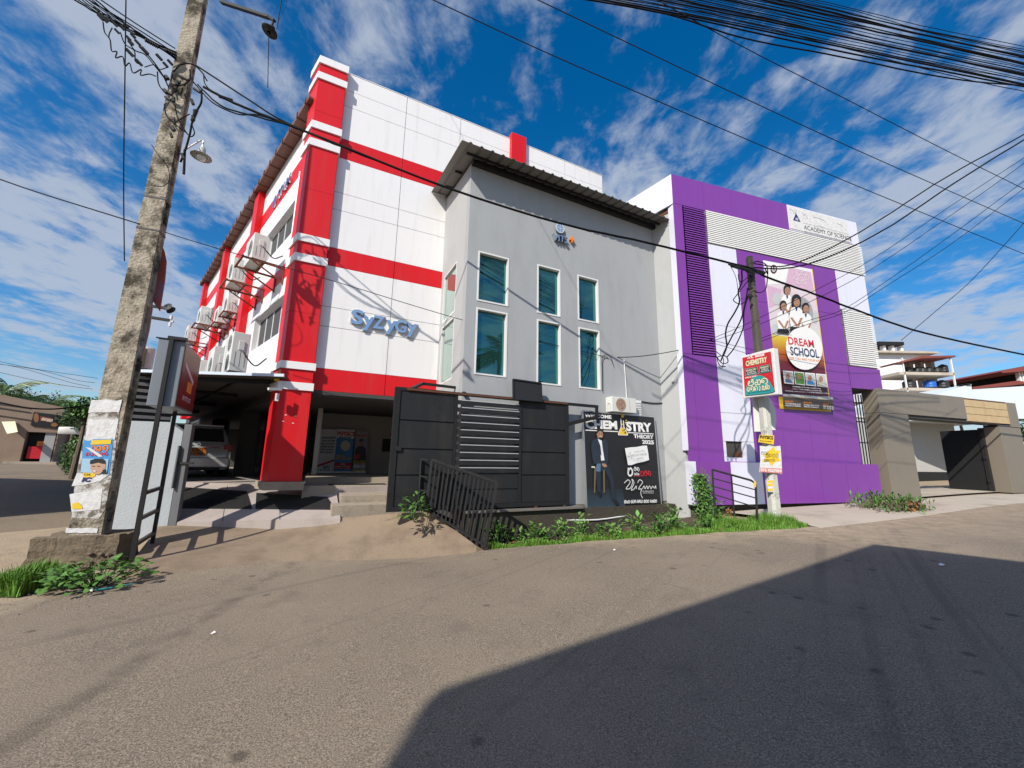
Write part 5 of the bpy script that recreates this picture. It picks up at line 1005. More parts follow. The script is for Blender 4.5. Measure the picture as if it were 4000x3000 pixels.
for i in range(14): s_ = bmesh.new(); bmesh.ops.create_icosphere(s_, subdivisions=1, radius=rr.uniform(.025, .05)); me = bpy.data.meshes.new('stone'); s_.to_mesh(me); s_.free(); me.materials.append(M['rubble']); share('stone', me, pd, (rr.uniform(.15, .52), -.38, rr.uniform(.12, .36)), (rr.random()*3, 0, 0), (1, .6, .8))
# torn posters pasted on the face
def ppx(px, py):       # pole face, photo pixel -> local x,z
    az2 = math.degrees(POLE_AZ); f_ = Frame(pb.x, pb.y, az2); z = 1.5
    for _ in range(4): u_, z = f_.uv(px, py, -pole_dim(z)[1]/2-.004)
    return u_, z
def poster(name, label, px, m_, curl=.004, extra=None, grp='posters pasted on the tall pole'):
    P = [ppx(*p) for p in px]; zc = sum(p[1] for p in P)/len(P); t = thing(name, label, 'poster', (pb.x, pb.y, 0), POLE_AZ, grp)
    mb = MB(); n2 = len(P); vs = [(p[0], -pole_dim(p[1])[1]/2-.0045, p[1]) for p in P]; cu = .003 if curl else .0008; mb.add(vs+[(v[0], v[1]-cu-curl*rnd.random(), v[2]) for v in vs], [tuple(range(n2, 2*n2))]+[(i, (i+1) % n2, n2+(i+1) % n2, n2+i) for i in range(n2)]); mb.build('sheet', m_, t)
    q_ = Print(t, ppx, -pole_dim(zc)[1]/2-.014); return q_
def torn(x0, y0, x1, y1, sk, n2=7, j=9):
    r3 = random.Random(int(x0*7+y0)); top = [(x0+(x1-x0)*i/n2+r3.uniform(-j, j)*.3, y0+r3.uniform(-j, j)) for i in range(n2+1)]; bot = [(x1+sk-(x1-x0)*i/n2, y1+r3.uniform(-j, j)) for i in range(n2+1)]; return top+bot
cz = lambda x, y: (x/3.3175, 1400+y/3.3175)       # crop coordinates of the left street view
poster('torn_poster', 'large patch of weathered old paper layers under the other posters on the tall pole', [cz(*p) for p in ((1190, 545), (1560, 560), (1530, 900), (1490, 1250), (1440, 1560), (1360, 1960), (1280, 2080), (930, 2060), (960, 1700), (1010, 1400), (1060, 1150), (1130, 800))], M['old_paper'], 0.0)
poster('torn_poster', 'torn white paper, topmost on the tall pole', [cz(*p) for p in torn(1185, 540, 1585, 700, -40)], M['paper'])
poster('torn_poster', 'shredded white paper below the topmost sheet on the tall pole', [cz(*p) for p in torn(1150, 790, 1540, 1060, -50)], M['paper'])
q_ = poster('class_poster', 'blue poster with a young man in a dark cap on the tall pole', [cz(*p) for p in ((1085, 1050), (1470, 1040), (1420, 1500), (1050, 1480))], M['ink_blue'])
def cp_(pts): return [cz(*p) for p in pts]
q_.poly('yellow_field', cp_([(1190, 1060), (1450, 1050), (1440, 1110), (1180, 1120)]), M['ink_yellow']); q_.sinh('red_word', ['va', 'ra', 'tha'], cz(1165, 1205), cz(1410, 1200), cz(1165, 1130), M['ink_orange'], .2); q_.sinh('red_word', ['na', 'aa', 'ya', 'ra', 'tha'], cz(1110, 1262), cz(1400, 1258), cz(1112, 1218), M['ink_red'], .2)
q_.poly('white_tear', cp_([(1115, 1150), (1180, 1160), (1340, 1270), (1290, 1278)]), M['paper']); q_.poly('sky_field', cp_([(1075, 1295), (1415, 1305), (1390, 1495), (1050, 1475)]), mat('ink_sky', (.33, .52, .68), .5))
q_.poly('shoulder', cp_([(1230, 1490), (1290, 1460), (1380, 1430), (1392, 1495)]), M['ink_black']); q_.ell('face', *cz(1265, 1405), 26, 30, M['ink_skin_light']); q_.poly('cap', cp_([(1172, 1365), (1180, 1320), (1240, 1300), (1340, 1298), (1375, 1325), (1380, 1375), (1350, 1370), (1280, 1350), (1200, 1370)]), M['ink_black']); q_.ell('ear', *cz(1360, 1395), 6, 9, M['ink_skin_light'])
for x in (1205, 1270): q_.poly('eye', cp_([(x, 1392), (x+34, 1394), (x+34, 1402), (x, 1400)]), M['ink_black'])
q_.poly('mouth', cp_([(1205, 1452), (1262, 1456), (1240, 1470)]), M['ink_white'])
q_ = poster('ict_poster', 'white poster with yellow disc and large dark IC letters on the tall pole', [cz(*p) for p in ((1000, 1485), (1420, 1500), (1300, 1590), (1080, 1640), (930, 1655))], M['paper'])
q_.ell('yellow_disc', *cz(1160, 1500), 26, 15, M['ink_yellow']); q_.text('print_level', 'O/L', cz(1092, 1516), cz(1186, 1520), cz(1094, 1490), M['ink_black'], .03); q_.text('print_letters', 'IC', cz(1058, 1600), cz(1185, 1598), cz(1062, 1540), M['ink_navy'], .06, .2)
poster('torn_poster', 'torn white paper with a yellow corner, lowest on the tall pole', [cz(*p) for p in ((905, 1760), (1330, 1680), (1300, 1955), (930, 1990))], M['paper']).poly('yellow_corner', cp_([(940, 1880), (1020, 1860), (1075, 1925), (1070, 1950), (940, 1950)]), M['ink_yellow'])
poster('torn_poster', 'narrow torn white strip at the foot of the tall pole', [cz(*p) for p in torn(860, 2200, 1270, 2260, -10, 6, 6)], M['paper'])
# boards hung behind the pole
bd = Frame(pb.x, pb.y, math.degrees(POLE_AZ)); 
def backboard(label, pts, m_, yo):
    P = [bd.uv(*p, yo) for p in pts]; t = thing('hung_board', label, 'board', (pb.x, pb.y, 0), POLE_AZ); mb = MB(); mb.slab(P, yo, yo+.02); mb.build('sheet', m_, t); return t
kb = lambda x, y: (x/2.212, 750+y/2.212)
t_ = backboard('faded red and orange rounded board behind the tall pole, the upper one', [kb(*p) for p in ((1290, 900), (1380, 1030), (1425, 760), (1438, 600), (1420, 510), (1370, 395), (1340, 640))], mat('faded_red', (.40, .075, .05), .6, var=.35, scale=4, dirt=(.12, .20, .30), dirt_amt=.8, dirt_scale=2.5), .10)
backboard('pinkish weathered board behind the tall pole, the lower one', [kb(*p) for p in ((1170, 1440), (1225, 1460), (1290, 1190), (1318, 1000), (1258, 880))], mat('faded_pink', (.46, .27, .26), .6, var=.25, scale=4, dirt=(.10, .08, .09), dirt_amt=.8, dirt_scale=2), .08)
# insulator arms
for px, lab in (((1395, 1005), 'short arm with a black spool insulator behind the tall pole, the upper arm'), ((1430, 1110), 'short arm with a small clamp behind the tall pole, the lower arm')):
    P = Vector(far(*kb(*px), 7.4)); t = thing('insulator_arm', lab, 'insulator', P); e_ = MB(); e_.bar((-.45, -.08, .06), (.1, 0, 0), .05); e_.build('arm', M['gate_frame'], t)
    if px[1] < 1100: s_ = MB(); s_.lathe([(.02, -.07), (.085, -.05), (.05, 0), (.085, .05), (.02, .07)], 14); s_.build('spool', M['black'], t, (.15, 0, .0), (rad(70), 0, 0))
    else: s_ = MB(); s_.bar((.1, 0, -.12), (.1, 0, .10), .035); s_.bar((.05, 0, -.02), (.16, 0, -.02), .03); s_.build('clamp', MATS['alloy'], t)
# street lamp
P = Vector(far(788, 600, 6.45)); A_ = Vector(far(722, 585, 6.35)); t = thing('street_lamp', 'grey bell street lamp on a bent arm beside the tall pole', 'street lamp', P)
e_ = MB(); top_ = Vector(far(795, 548, 6.45))-P; e_.tube([A_-P, Vector(far(735, 577, 6.38))-P, top_+Vector((-.05, 0, 0)), top_+Vector((.0, 0, -.02)), Vector((.0, 0, .12))], .016, 8); e_.build('arm', MATS['alloy'], t)
e_ = MB(); e_.bar(A_-P, Vector(far(718, 680, 6.3))-P, .03); e_.build('mount', M['black_metal'], t)
s_ = MB(); s_.lathe([(.02, .13), (.045, .12), (.06, .02), (.065, -.02), (.16, -.06), (.165, -.07), (.06, -.045)], 20); s_.smooth = True; s_.build('shade', mat('lamp_grey', (.42, .43, .42), .4, var=.1), t)
s_ = MB(); s_.lathe([(.055, -.03), (.075, -.07), (.07, -.11), (.04, -.14), (.002, -.15)], 16); s_.smooth = True; s_.build('globe', mat('lamp_glass', (.75, .76, .74), .2), t)
# hanging disc insulator at the top of the picture
P = Vector(far(1056, 118, 4.2)); t = thing('disc_insulator', 'dark disc insulator hanging from a bracket against the sky', 'insulator', P)
s_ = MB(); s_.lathe([(.03, .10), (.05, .09), (.055, .02), (.135, -.02), (.14, -.035), (.05, -.03), (.03, -.06)], 18); s_.smooth = True; s_.build('disc', M['black'], t, (0, 0, 0), (rad(-8), rad(14), 0)); t.scale = (.68,)*3
e_ = MB(); e_.tube([(.02, 0, .1), (.03, 0, .22)], .018); e_.bar((.05, 0, .22), (-.10, .05, .36), .06, .04); e_.bar((-.10, .05, .36), (-1.3, .3, 1.05), .07, .05); e_.tube([(.12, 0, .02), (.35, -.3, .9)], .007); e_.tube([(-.02, 0, -.05), (-.25, .5, -.75)], .007); e_.build('bracket', M['gate_frame'], t)

# ================================================================ wires
def vplane(a, b): return Frame(a[0], a[1], math.degrees(math.atan2(b[1]-a[1], b[0]-a[0])))
def wire(name, label, a, b, px, r=.012, m_='wire', group=None, cat='cable', wob=0.0, k=6):
    f_ = vplane(a, b); r5 = random.Random(int(px[0][0]*3+px[0][1])); pts = []
    for x, y in px: u_, z = f_.uv(x, y); pts.append(tuple(f_.w(u_, 0, z)))
    pts = smooth(pts, k)
    if wob: pts = [(p[0]+r5.uniform(-wob, wob), p[1]+r5.uniform(-wob, wob), p[2]+r5.uniform(-wob, wob)) for p in pts]
    mb = MB(); mb.tube(pts, r, 6); mb.smooth = True; return tag(mb.build(name, M[m_]), label, cat, group)
LPo = (pb.x+.1, pb.y-.1); PX, PY = 5.39, 8.45; SPo = (PX-.02, PY-.1)
main = [(796, 340), (900, 395), (1013, 443), (1266, 542), (1718, 723), (2170, 868), (2532, 949), (2893, 1038), (2945, 1052)]
wire('main_cable', 'thick black twisted cable from the tall pole to the short pole', LPo, SPo, main, .023, wob=.004)
wire('main_cable', 'second black cable sagging below the thick twisted one near the tall pole', LPo, SPo, [(770, 330), (860, 410), (960, 445), (1130, 490), (1270, 548), (1500, 640)], .014, wob=.006)
wire('main_cable', 'third black cable joining the thick twisted one near the tall pole', LPo, SPo, [(765, 255), (880, 330), (980, 395), (1100, 470), (1290, 552)], .014)
wire('main_cable', 'fourth slack black cable just left of the red corner column', LPo, SPo, [(755, 320), (830, 400), (930, 446), (1010, 450), (1180, 505)], .012)
SP2 = (22, 13.5)
wire('main_cable', 'thick black cable running right from the short pole past the purple wall', SPo, SP2, [(2950, 1058), (3002, 1085), (3180, 1148), (3345, 1211), (3616, 1302), (4000, 1385), (4150, 1415)], .024, wob=.004)
RP = (17, 6.5)
for px, r, lab in (([(2945, 1030), (3060, 1040), (3200, 990), (3400, 882), (3700, 690), (4010, 520)], .013, 'upper black cable rising right from the short pole'), ([(2945, 1045), (3070, 1048), (3220, 1010), (3450, 900), (3720, 720), (4010, 540)], .015, 'lower black cable rising right from the short pole')): wire('rising_cable', lab, SPo, RP, px, r, wob=.004)
FCo = tuple(FP.w(1.05, -.1, 0)[:2])
for px, lab in (([(2791, 1319), (2947, 1251), (3264, 1093), (3450, 985), (3720, 800), (4010, 610)], 'upper thin cable rising right from the louvre corner'), ([(2791, 1330), (2980, 1262), (3264, 1130), (3450, 1022), (3730, 830), (4010, 632)], 'lower thin cable rising right from the louvre corner'),
                ([(2970, 1323), (3150, 1255), (3290, 1210), (3450, 1107), (3700, 930), (4010, 700)], 'thin cable crossing the banner just above the pupils\' hands'), ([(2970, 1335), (3160, 1265), (3300, 1220), (3450, 1125), (3720, 950), (4010, 728)], 'thin cable crossing the banner just below its twin'), ([(3520, 1330), (3650, 1220), (3800, 1090), (4010, 860)], 'thin line rising steeply at the right beyond the purple building')): wire('thin_cable', lab, FCo, (18, 7.5), px, .007)
wire('service_wire', 'thin service wire looping from the grey wall to the purple louvre', tuple(FG.w(2.5, -.05, 0)[:2]), FCo, [(2375, 1396), (2500, 1392), (2650, 1368), (2740, 1340), (2791, 1322)], .010)
wire('service_wire', 'thin wire from the tall pole across the red column to the grey wall', LPo, tuple(FG.w(2.5, -.05, 0)[:2]), [(640, 905), (700, 925), (900, 985), (1300, 1097), (1720, 1225), (2100, 1330), (2375, 1396)], .007, 'wire_thin')
wire('service_wire', 'thin wire entering from the left edge to the tall pole', (-14, 4.2), LPo, [(-30, 690), (150, 752), (400, 830), (545, 875)], .010, 'wire_thin')
FARL = (-3, 3.2); FARR = (16, 9.5)
for px, lab in (([(2530, -20), (2900, 182), (3300, 385), (3700, 590), (4020, 748)], 'thin line crossing the sky at right, the highest of three'), ([(2060, -20), (2500, 190), (2900, 380), (3400, 610), (4020, 882)], 'thin line crossing the sky at right, the middle of three'), ([(1650, -20), (2100, 190), (2500, 365), (2900, 537), (3400, 748), (4020, 1000)], 'thin line crossing the sky at right, the lowest of three')): wire('sky_line', lab, FARL, FARR, px, .0065, 'wire_thin')
r6 = random.Random(11)
for i in range(24):
    t_ = i/23; x0 = 2180+900*t_**.9; y1 = 345-150*t_+r6.uniform(-8, 8); sl = .0
    ym = -25+(y1+25)*.42+22+r6.uniform(-6, 6)
    wire('bundle_cable', 'black cable in the dense bundle crossing the upper right sky', (-2, 4.5), (14, 6.5), [(x0, -25), (x0+(4030-x0)*.3, -25+(y1+25)*.24+16), (x0+(4030-x0)*.6, -25+(y1+25)*.54+22+r6.uniform(-8, 8)), (4030, y1)], r6.choice([.005, .006, .008, .012]), group='cables of the dense bundle', wob=.004)
for i, px in enumerate(([(2180, -20), (2600, 55), (2900, 148), (3300, 225), (3700, 305), (4030, 338)], [(2300, -20), (2700, 40), (2900, 82), (3400, 215), (3800, 315), (4030, 362)])): wire('bundle_cable', ['slack black cable hanging just under the dense bundle', 'thin straight line under the dense bundle'][i], (-2, 4.5), (14, 6.5), px, (.011, .006)[i], wob=.003)
wire('hanging_line', 'thin vertical line left of the tall pole', (-6, 6.8), (-5.5, 6.0), [(492, -10), (488, 300), (483, 700), (486, 1020)], .005, 'wire_thin')
wire('hanging_line', 'thin line dropping from the disc insulator behind the tall pole', (-5, 7.4), (-4, 6.1), [(1115, -5), (1080, 95), (1040, 160), (960, 420), (820, 780), (730, 1040), (662, 1215), (640, 1280), (600, 1310)], .006, 'wire_thin')
for i, px in enumerate(([(-20, 1408), (130, 1440), (330, 1470), (380, 1478)], [(-20, 1420), (150, 1445), (300, 1485), (370, 1495)], [(-20, 1418), (100, 1442), (260, 1490), (350, 1510)], [(-20, 1450), (120, 1482), (250, 1505), (360, 1520)], [(-20, 1520), (150, 1550), (250, 1575), (330, 1610)])): wire('distant_wire', 'thin wire over the side street above the brown shop', (-34, 22), (-14, 24), px, .012, 'wire_thin', 'wires over the side street')
wire('distant_wire', 'dark slack cable in front of the brown shop', (-20, 14), (-9, 10.5), [(-20, 1568), (100, 1592), (200, 1598), (290, 1590), (350, 1582)], .022)
# upper left bundle and tangle
for i in range(7):
    d_ = i*9; wire('left_bundle_cable', 'black cable of the knotted bundle entering at the upper left', (-8.6, 3.6), LPo, [(270+d_*1.6, -15), (395+d_, 62), (520+d_*.5+rnd.uniform(-6, 6), 130+rnd.uniform(-6, 6)), (690, 205+i*5)], rnd.choice([.007, .009, .012]), group='cables of the upper left bundle', wob=.006)
for px, lab in (([(380, -10), (520, 85), (685, 190)], 'upper straight black line beside the knotted bundle'), ([(330, -10), (500, 90), (690, 212)], 'lower straight black line beside the knotted bundle')): wire('left_bundle_cable', lab, (-8.6, 3.6), LPo, px, .010)
TG = thing('cable_tangle', 'tangle of black cables, clamps and loops wrapped round the tall pole', 'cable tangle', (0, 0, 0))
f_ = vplane((-8.6, 3.6), LPo); f2 = Frame(pb.x-.05, pb.y-.24, math.degrees(POLE_AZ))
def tpx(fr, px): return [tuple(fr.w(fr.uv(x, y)[0], 0, fr.uv(x, y)[1])) for x, y in px]
ck = lambda x, y: (x/2.212, y/2.212)
for pts, fr, r in (([(890, 190), (905, 280), (950, 340), (965, 440), (1010, 445), (1000, 500), (1060, 490), (1080, 570), (1120, 545), (1150, 630), (1220, 600), (1215, 650), (1290, 640), (1350, 660)], f_, .009), ([(970, 240), (945, 290), (940, 330)], f_, .008), ([(1040, 280), (1080, 380), (1160, 440), (1170, 530), (1220, 560)], f_, .009), ([(1100, 330), (1160, 430), (1250, 470), (1330, 560), (1440, 700)], f_, .010), ([(1200, 400), (1300, 500), (1400, 640), (1460, 760)], f_, .011), ([(1250, 580), (1330, 560), (1380, 600), (1450, 580)], f_, .008),
                  ([(1500, 620), (1560, 560), (1660, 555), (1740, 620), (1790, 700)], f2, .012), ([(1490, 640), (1480, 720), (1560, 740), (1640, 690), (1640, 600)], f2, .010), ([(1360, 620), (1370, 720), (1420, 790), (1500, 800), (1560, 700)], f2, .010), ([(1420, 900), (1440, 1000), (1520, 1080), (1600, 1140), (1650, 1180), (1680, 1150), (1660, 1080)], f2, .010), ([(1740, 780), (1740, 880), (1700, 960), (1660, 1060), (1640, 1160), (1600, 1300), (1560, 1400)], f2, .016), ([(1500, 1080), (1540, 1040), (1640, 985)], f2, .009), ([(1510, 900), (1530, 1000), (1570, 1080), (1620, 1160)], f2, .010), ([(1760, 640), (1770, 720), (1830, 790), (1900, 830)], f2, .010),
                  ([(1310, 1250), (1360, 1330), (1450, 1450), (1460, 1560), (1400, 1610), (1300, 1600)], f2, .006)):
    mb = MB(); mb.tube(smooth(tpx(fr, [ck(*p) for p in pts]), 6), r, 6); mb.smooth = True; mb.build('loop', M['wire'], TG)
def clamp_at(x, y, fr, L_=.09, r_=.03, ang=.6):
    P = Vector(tpx(fr, [ck(x, y)])[0]); d_ = Vector(fr.d)*math.cos(ang)+Vector((0, 0, -math.sin(ang))); mb = MB(); mb.tube([P-d_*L_/2, P+d_*L_/2], r_, 7); mb.build('clamp', M['black'], TG)
for x, y in ((835, 80), (870, 150), (900, 160), (985, 200), (1010, 270), (1090, 220), (1060, 240), (1110, 330), (1150, 310), (1190, 370), (1130, 370), (1120, 455), (1200, 540), (1250, 440), (1375, 495), (1430, 560), (1470, 540)): clamp_at(x, y, f_, rnd.uniform(.06, .12), rnd.uniform(.018, .032))
for x, y in ((1430, 790), (1470, 810), (1500, 860), (1450, 850), (1530, 720), (1600, 680), (1490, 1110), (1480, 1170), (1660, 880), (1680, 970), (1670, 1020), (1580, 1350), (1440, 670), (1700, 780)): clamp_at(x, y, f2, rnd.uniform(.06, .12), rnd.uniform(.02, .035), rnd.uniform(.2, 1.5))
for a, b, fr in (((1250, 345), (1370, 410), f_), ((1420, 430), (1530, 480), f_), ((1890, 830), (2010, 870), vplane(LPo, SPo)), ((1700, 950), (1660, 1050), f2)):
    A_ = Vector(tpx(fr, [ck(*a)])[0]); B_ = Vector(tpx(fr, [ck(*b)])[0]); mb = MB(); mb.tube([A_.lerp(B_, i/16) for i in range(17)], [.034 if i % 2 else .018 for i in range(17)], 8); mb.build('ribbed_grip', M['black'], TG)
for z in (5.3, 5.9): w0, d0_ = pole_dim(z); mb = MB(); mb.box(-w0/2-.006, w0/2+.006, -d0_/2-.006, d0_/2+.006, z, z+.03); o = mb.build('strap', M['black_metal'], TG, (pb.x, pb.y, 0), (0, 0, POLE_AZ))

# ================================================================ short pole at the right
SP = thing('short_utility_pole', 'short utility pole, whitewashed below and dark above, with signs', 'utility pole', (PX, PY, 0), rad(12))
ztop = far(2940, 1005, PY)[2]; zs1 = 3.24
def sq(z): w_ = .108*(1-(z/ztop))+.064*(z/ztop); c_ = w_*.45; return [(-w_, -w_+c_), (-w_+c_, -w_), (w_-c_, -w_), (w_, -w_+c_), (w_, w_-c_), (w_-c_, w_), (-w_+c_, w_), (-w_, w_-c_)]
for nm, za, zb, m_ in (('white_shaft', -.1, zs1, 'pole_white'), ('dark_shaft', zs1, ztop, 'pole_dark')):
    mb = MB(); mb.add([(*p, za) for p in sq(za)]+[(*p, zb) for p in sq(zb)], [tuple(range(8, 16))]+[(i, (i+1) % 8, 8+(i+1) % 8, 8+i) for i in range(8)]); mb.build(nm, M[m_], SP)
t_ = thing('pole_hardware', 'bundle of clamps and cable loops at the top of the short pole', 'cable clamps', (0, 0, 0)); fsp = Frame(PX, PY-.14, 12.0)
fk = lambda x, y: (2450+x/2.212, 650+y/2.212)
for i in range(22):
    P = Vector(tpx(fsp, [fk(900+i*13+rnd.uniform(-6, 6), 850+i*3.5+rnd.uniform(-14, 14))])[0]); mb = MB(); mb.tube([P+Vector((-.06, 0, rnd.uniform(0, .03))), P+Vector((.06, 0, -.02))], rnd.uniform(.018, .035), 6); mb.build('clamp', M['black'], t_)
for pts, r in (([(1090, 830), (1130, 822), (1200, 850), (1215, 930), (1190, 880)], .012), ([(960, 930), (965, 980), (990, 995), (1040, 960), (1100, 900)], .010), ([(990, 900), (990, 1000), (960, 1080), (970, 1170), (930, 1260), (870, 1360), (850, 1450), (860, 1550), (830, 1640)], .016), ([(1040, 1060), (1020, 1180), (980, 1330), (900, 1480), (840, 1600), (810, 1680)], .014), ([(1050, 1100), (1010, 1250), (1000, 1400), (930, 1560), (860, 1650)], .012), ([(895, 865), (940, 960), (960, 1090)], .006), ([(1100, 920), (1050, 980), (940, 1120), (920, 1160), (980, 1190), (1040, 1150)], .010), ([(1215, 930), (1200, 1050), (1150, 1090), (1100, 1080)], .010), ([(760, 1630), (820, 1700), (870, 1690), (850, 1640), (780, 1650), (800, 1720), (850, 1730)], .010), ([(770, 1600), (830, 1660), (820, 1740), (790, 1730)], .008)):
    mb = MB(); mb.tube(smooth(tpx(fsp, [fk(*p) for p in pts]), 6), r, 6); mb.smooth = True; mb.build('loop', M['wire'], t_)
for (x, y) in ((1040, 1060), (1040, 1130), (1060, 940)): P = Vector(tpx(fsp, [fk(x, y)])[0]); mb = MB(); mb.tube([P, P+Vector((.1, 0, .03))], .035, 6); mb.build('clamp', M['black'], t_)
# chemistry lightbox on the short pole
s5 = lambda x, y: (2860+x/5.53, 1340+y/5.53)
TLp = far(*s5(190, 290), 8.55); TRp = far(*s5(885, 105), 7.84); BRp = far(*s5(985, 1105), 7.84); BLp = far(*s5(235, 1190), 8.55)
ax = Vector(((TRp+BRp)/2-(TLp+BLp)/2)); ax.z = 0; wS = ax.length; azs = math.atan2(ax.y, ax.x); orig = Vector((TLp+BLp)/2); fS = Frame(orig.x, orig.y, math.degrees(azs))
LS = thing('class_lightbox', 'tilted white framed class sign reading CHEMISTRY in red and teal on the short pole', 'sign', (orig.x, orig.y, 0), azs)
c4 = [s5(190, 290), s5(885, 105), s5(985, 1105), s5(235, 1190)]; U4 = [fS.uv(*p) for p in c4]
sl_ = MB(); sl_.slab([U4[3], U4[2], U4[1], U4[0]], 0, .14); sl_.build('case', mat('case_white', (.72, .71, .70), .4, var=.03), LS, bevel=.008)
fcs = lambda x, y: fS.uv(*s5(x, y)); p_ = Print(LS, fcs, -.003)
p_.poly('red_field', [(222, 320), (835, 182), (930, 1060), (280, 1138)], M['ink_red']); p_.text('level_line', "A'L 2025", (322, 350), (702, 272), (318, 300), M['ink_white'], .05)
p_.text('word_chemistry_shadow', 'CHEMISTRY', (304, 512), (764, 420), (290, 390), M['ink_green'], .05); p_.text('word_chemistry', 'CHEMISTRY', (302, 506), (760, 412), (292, 392), M['ink_cream'], .035)
for x0, y0, x1, y1, s_ in ((280, 560, 560, 720, -50), (590, 500, 835, 660, -45)):
    p_.poly('teal_plate', [(x0, y0), (x1-10, y0+s_), (x1+15, y1+s_), (x0+15, y1)], M['ink_teal'], 0); p_.poly('black_plate', [(x0+14, y0+12), (x1-20, y0+s_+10), (x1, y1+s_-14), (x0+26, y1-14)], M['ink_black'])
    p_.sinh('plate_text', ['ka', 'sa', 'ma', 'tha'], (x0+32, y0+58), (x1-30, y0+58+s_*.8), (x0+32, y0+18), M['ink_cream'], .2); p_.sinh('plate_text', ['ra', 'ja', 'na', 'ma'], (x0+50, y0+98), (x1-40, y0+98+s_*.7), (x0+50, y0+70), M['ink_white'], .18); p_.text('plate_time', 'Time 2.00-6.30', (x0+40, y0+132), (x1-22, y0+132+s_*.75), (x0+40, y0+110), M['ink_white'], .03)
p_.poly('teal_dome', [(305, 1132), (310, 1000), (360, 860), (450, 750), (560, 702), (680, 715), (800, 800), (870, 920), (900, 1060)], M['ink_teal'], 3); p_.sinh('tagline', ['sa', 'ja', 'sa', 'ra', 'ya', ' ', 'sa', 'na', 'va', 'ya'], (300, 770), (545, 722), (300, 742), M['ink_white'], .18)
for d_, m_, wt in ((0, M['ink_black'], .27), (0, M['ink_cream'], .17)):
    p_.sinh('name_line', ['ja', 'ga', 'tha'], (360, 930), (800, 880), (360, 800), m_, wt); p_.sinh('name_line', ['ra', 'tha', 'na', 'aa', 'ya', 'ka'], (340, 1055), (836, 1000), (338, 950), m_, wt)
p_.text('degree_line', 'BSc. (Hons) PGDE (Colombo)', (358, 1098), (852, 1034), (356, 1076), M['ink_navy'], .02)
# arch board, small sign, posters on the short pole
gck = lambda x, y: (2600+x/2.074, 1300+y/2.074)
f7 = Frame(PX, PY+.125, 5.0); t_ = thing('arch_board', 'blank white arched board behind the short pole under the class sign', 'board', f7.p, f7.az)
P = [f7.uv(*gck(*p)) for p in ((722, 800), (775, 800), (800, 780), (890, 788), (897, 700), (888, 620), (860, 550), (830, 515), (740, 520), (705, 525), (712, 620))]; mb = MB(); mb.slab(P, 0, .02); mb.build('sheet', MATS['case_white'], t_)
f8 = Frame(PX, PY-.125, 6.0); q8 = lambda x, y: f8.uv(*gck(x, y))
t_ = thing('physics_sign', 'small yellow sign reading PHYSICS on the short pole', 'sign', f8.p, f8.az); mb = MB(); mb.slab([q8(752, 885), q8(876, 905), q8(880, 832), q8(763, 825)], 0, .008); mb.build('sheet', M['ink_yellow'], t_); p_ = Print(t_, q8, -.002)
p_.text('word_physics', 'PHYSICS', (764, 858), (872, 866), (766, 830), M['ink_black'], .05); p_.text('small_print', 'theory & revision', (762, 880), (862, 890), (762, 868), M['ink_black'], .02)
t_ = thing('blood_poster', 'wrinkled white poster with a yellow burst and a red phone number on the short pole', 'poster', f8.p, f8.az); mb = MB()
E4 = [(765, 915), (850, 925), (930, 915), (938, 1000), (945, 1145), (850, 1132), (762, 1130), (770, 1030)]; mb.slab([q8(*p) for p in E4[::-1]], .001, .012); mb.build('sheet', M['paper'], t_); p_ = Print(t_, q8, -.001)
p_.poly('yellow_burst', [(790, 990), (880, 920), (890, 960), (930, 950), (905, 1000), (935, 1040), (890, 1045), (860, 1080), (830, 1040), (775, 1050), (810, 1010)], M['ink_yellow']); p_.sinh('print_word', ['ma', 'va', 'na'], (775, 985), (840, 990), (775, 958), M['ink_black'], .1); p_.sinh('print_word', ['sa', 'na', 'ma', 'va'], (812, 1010), (918, 1008), (812, 980), M['ink_black'], .1); p_.sinh('print_word', ['sa', 'ka', 'na', 'va', 'ma'], (798, 1045), (890, 1042), (798, 1022), M['ink_black'], .1)
p_.poly('red_strip', [(766, 1092), (942, 1100), (944, 1140), (763, 1128)], mat('ink_palered', (.62, .22, .20), .6)); p_.text('phone_number', '076 9227059', (770, 1122), (938, 1132), (770, 1098), M['ink_white'], .03)
t_ = thing('yellow_sticker', 'narrow yellow striped paper low on the short pole', 'poster', f8.p, f8.az); mb = MB(); mb.slab([q8(828, 1288), q8(872, 1290), q8(866, 1190), q8(820, 1192)], -.004, .004); mb.build('sheet', M['paper'], t_); p_ = Print(t_, q8, -.006)
for y in (1196, 1222, 1262): p_.poly('yellow_band', [(822, y), (868, y-2), (870, y+18), (824, y+20)], M['ink_yellow'])

# short handrail in front of the purple plinth
HR = thing('handrail', 'bent black pipe handrail in front of the purple plinth', 'handrail', (0, 0, 0)); fh = Frame(4.22, 8.55, -16.5)
def hp(x, y): u_, z = fh.uv(*gck(x, y)); return fh.w(u_, 0, z)
for pts, nm, r in (([(405, 1545), (378, 1108)], 'post', .018), ([(562, 1545), (532, 1155)], 'post', .018), ([(745, 1560), (730, 1250), (722, 1215), (690, 1195), (378, 1108)], 'top_rail', .022), ([(385, 1178), (728, 1272)], 'rail', .012), ([(392, 1245), (735, 1340)], 'rail', .012), ([(396, 1310), (738, 1415)], 'rail', .012)):
    mb = MB(); mb.tube([hp(*p) for p in pts], r, 8); mb.build(nm, M['black_metal'], HR)
mb = MB(); mb.tube([hp(726, 1250), hp(722, 1212), hp(712, 1204)], .0235, 8); mb.build('yellow_tape', M['ink_yellow'], HR)

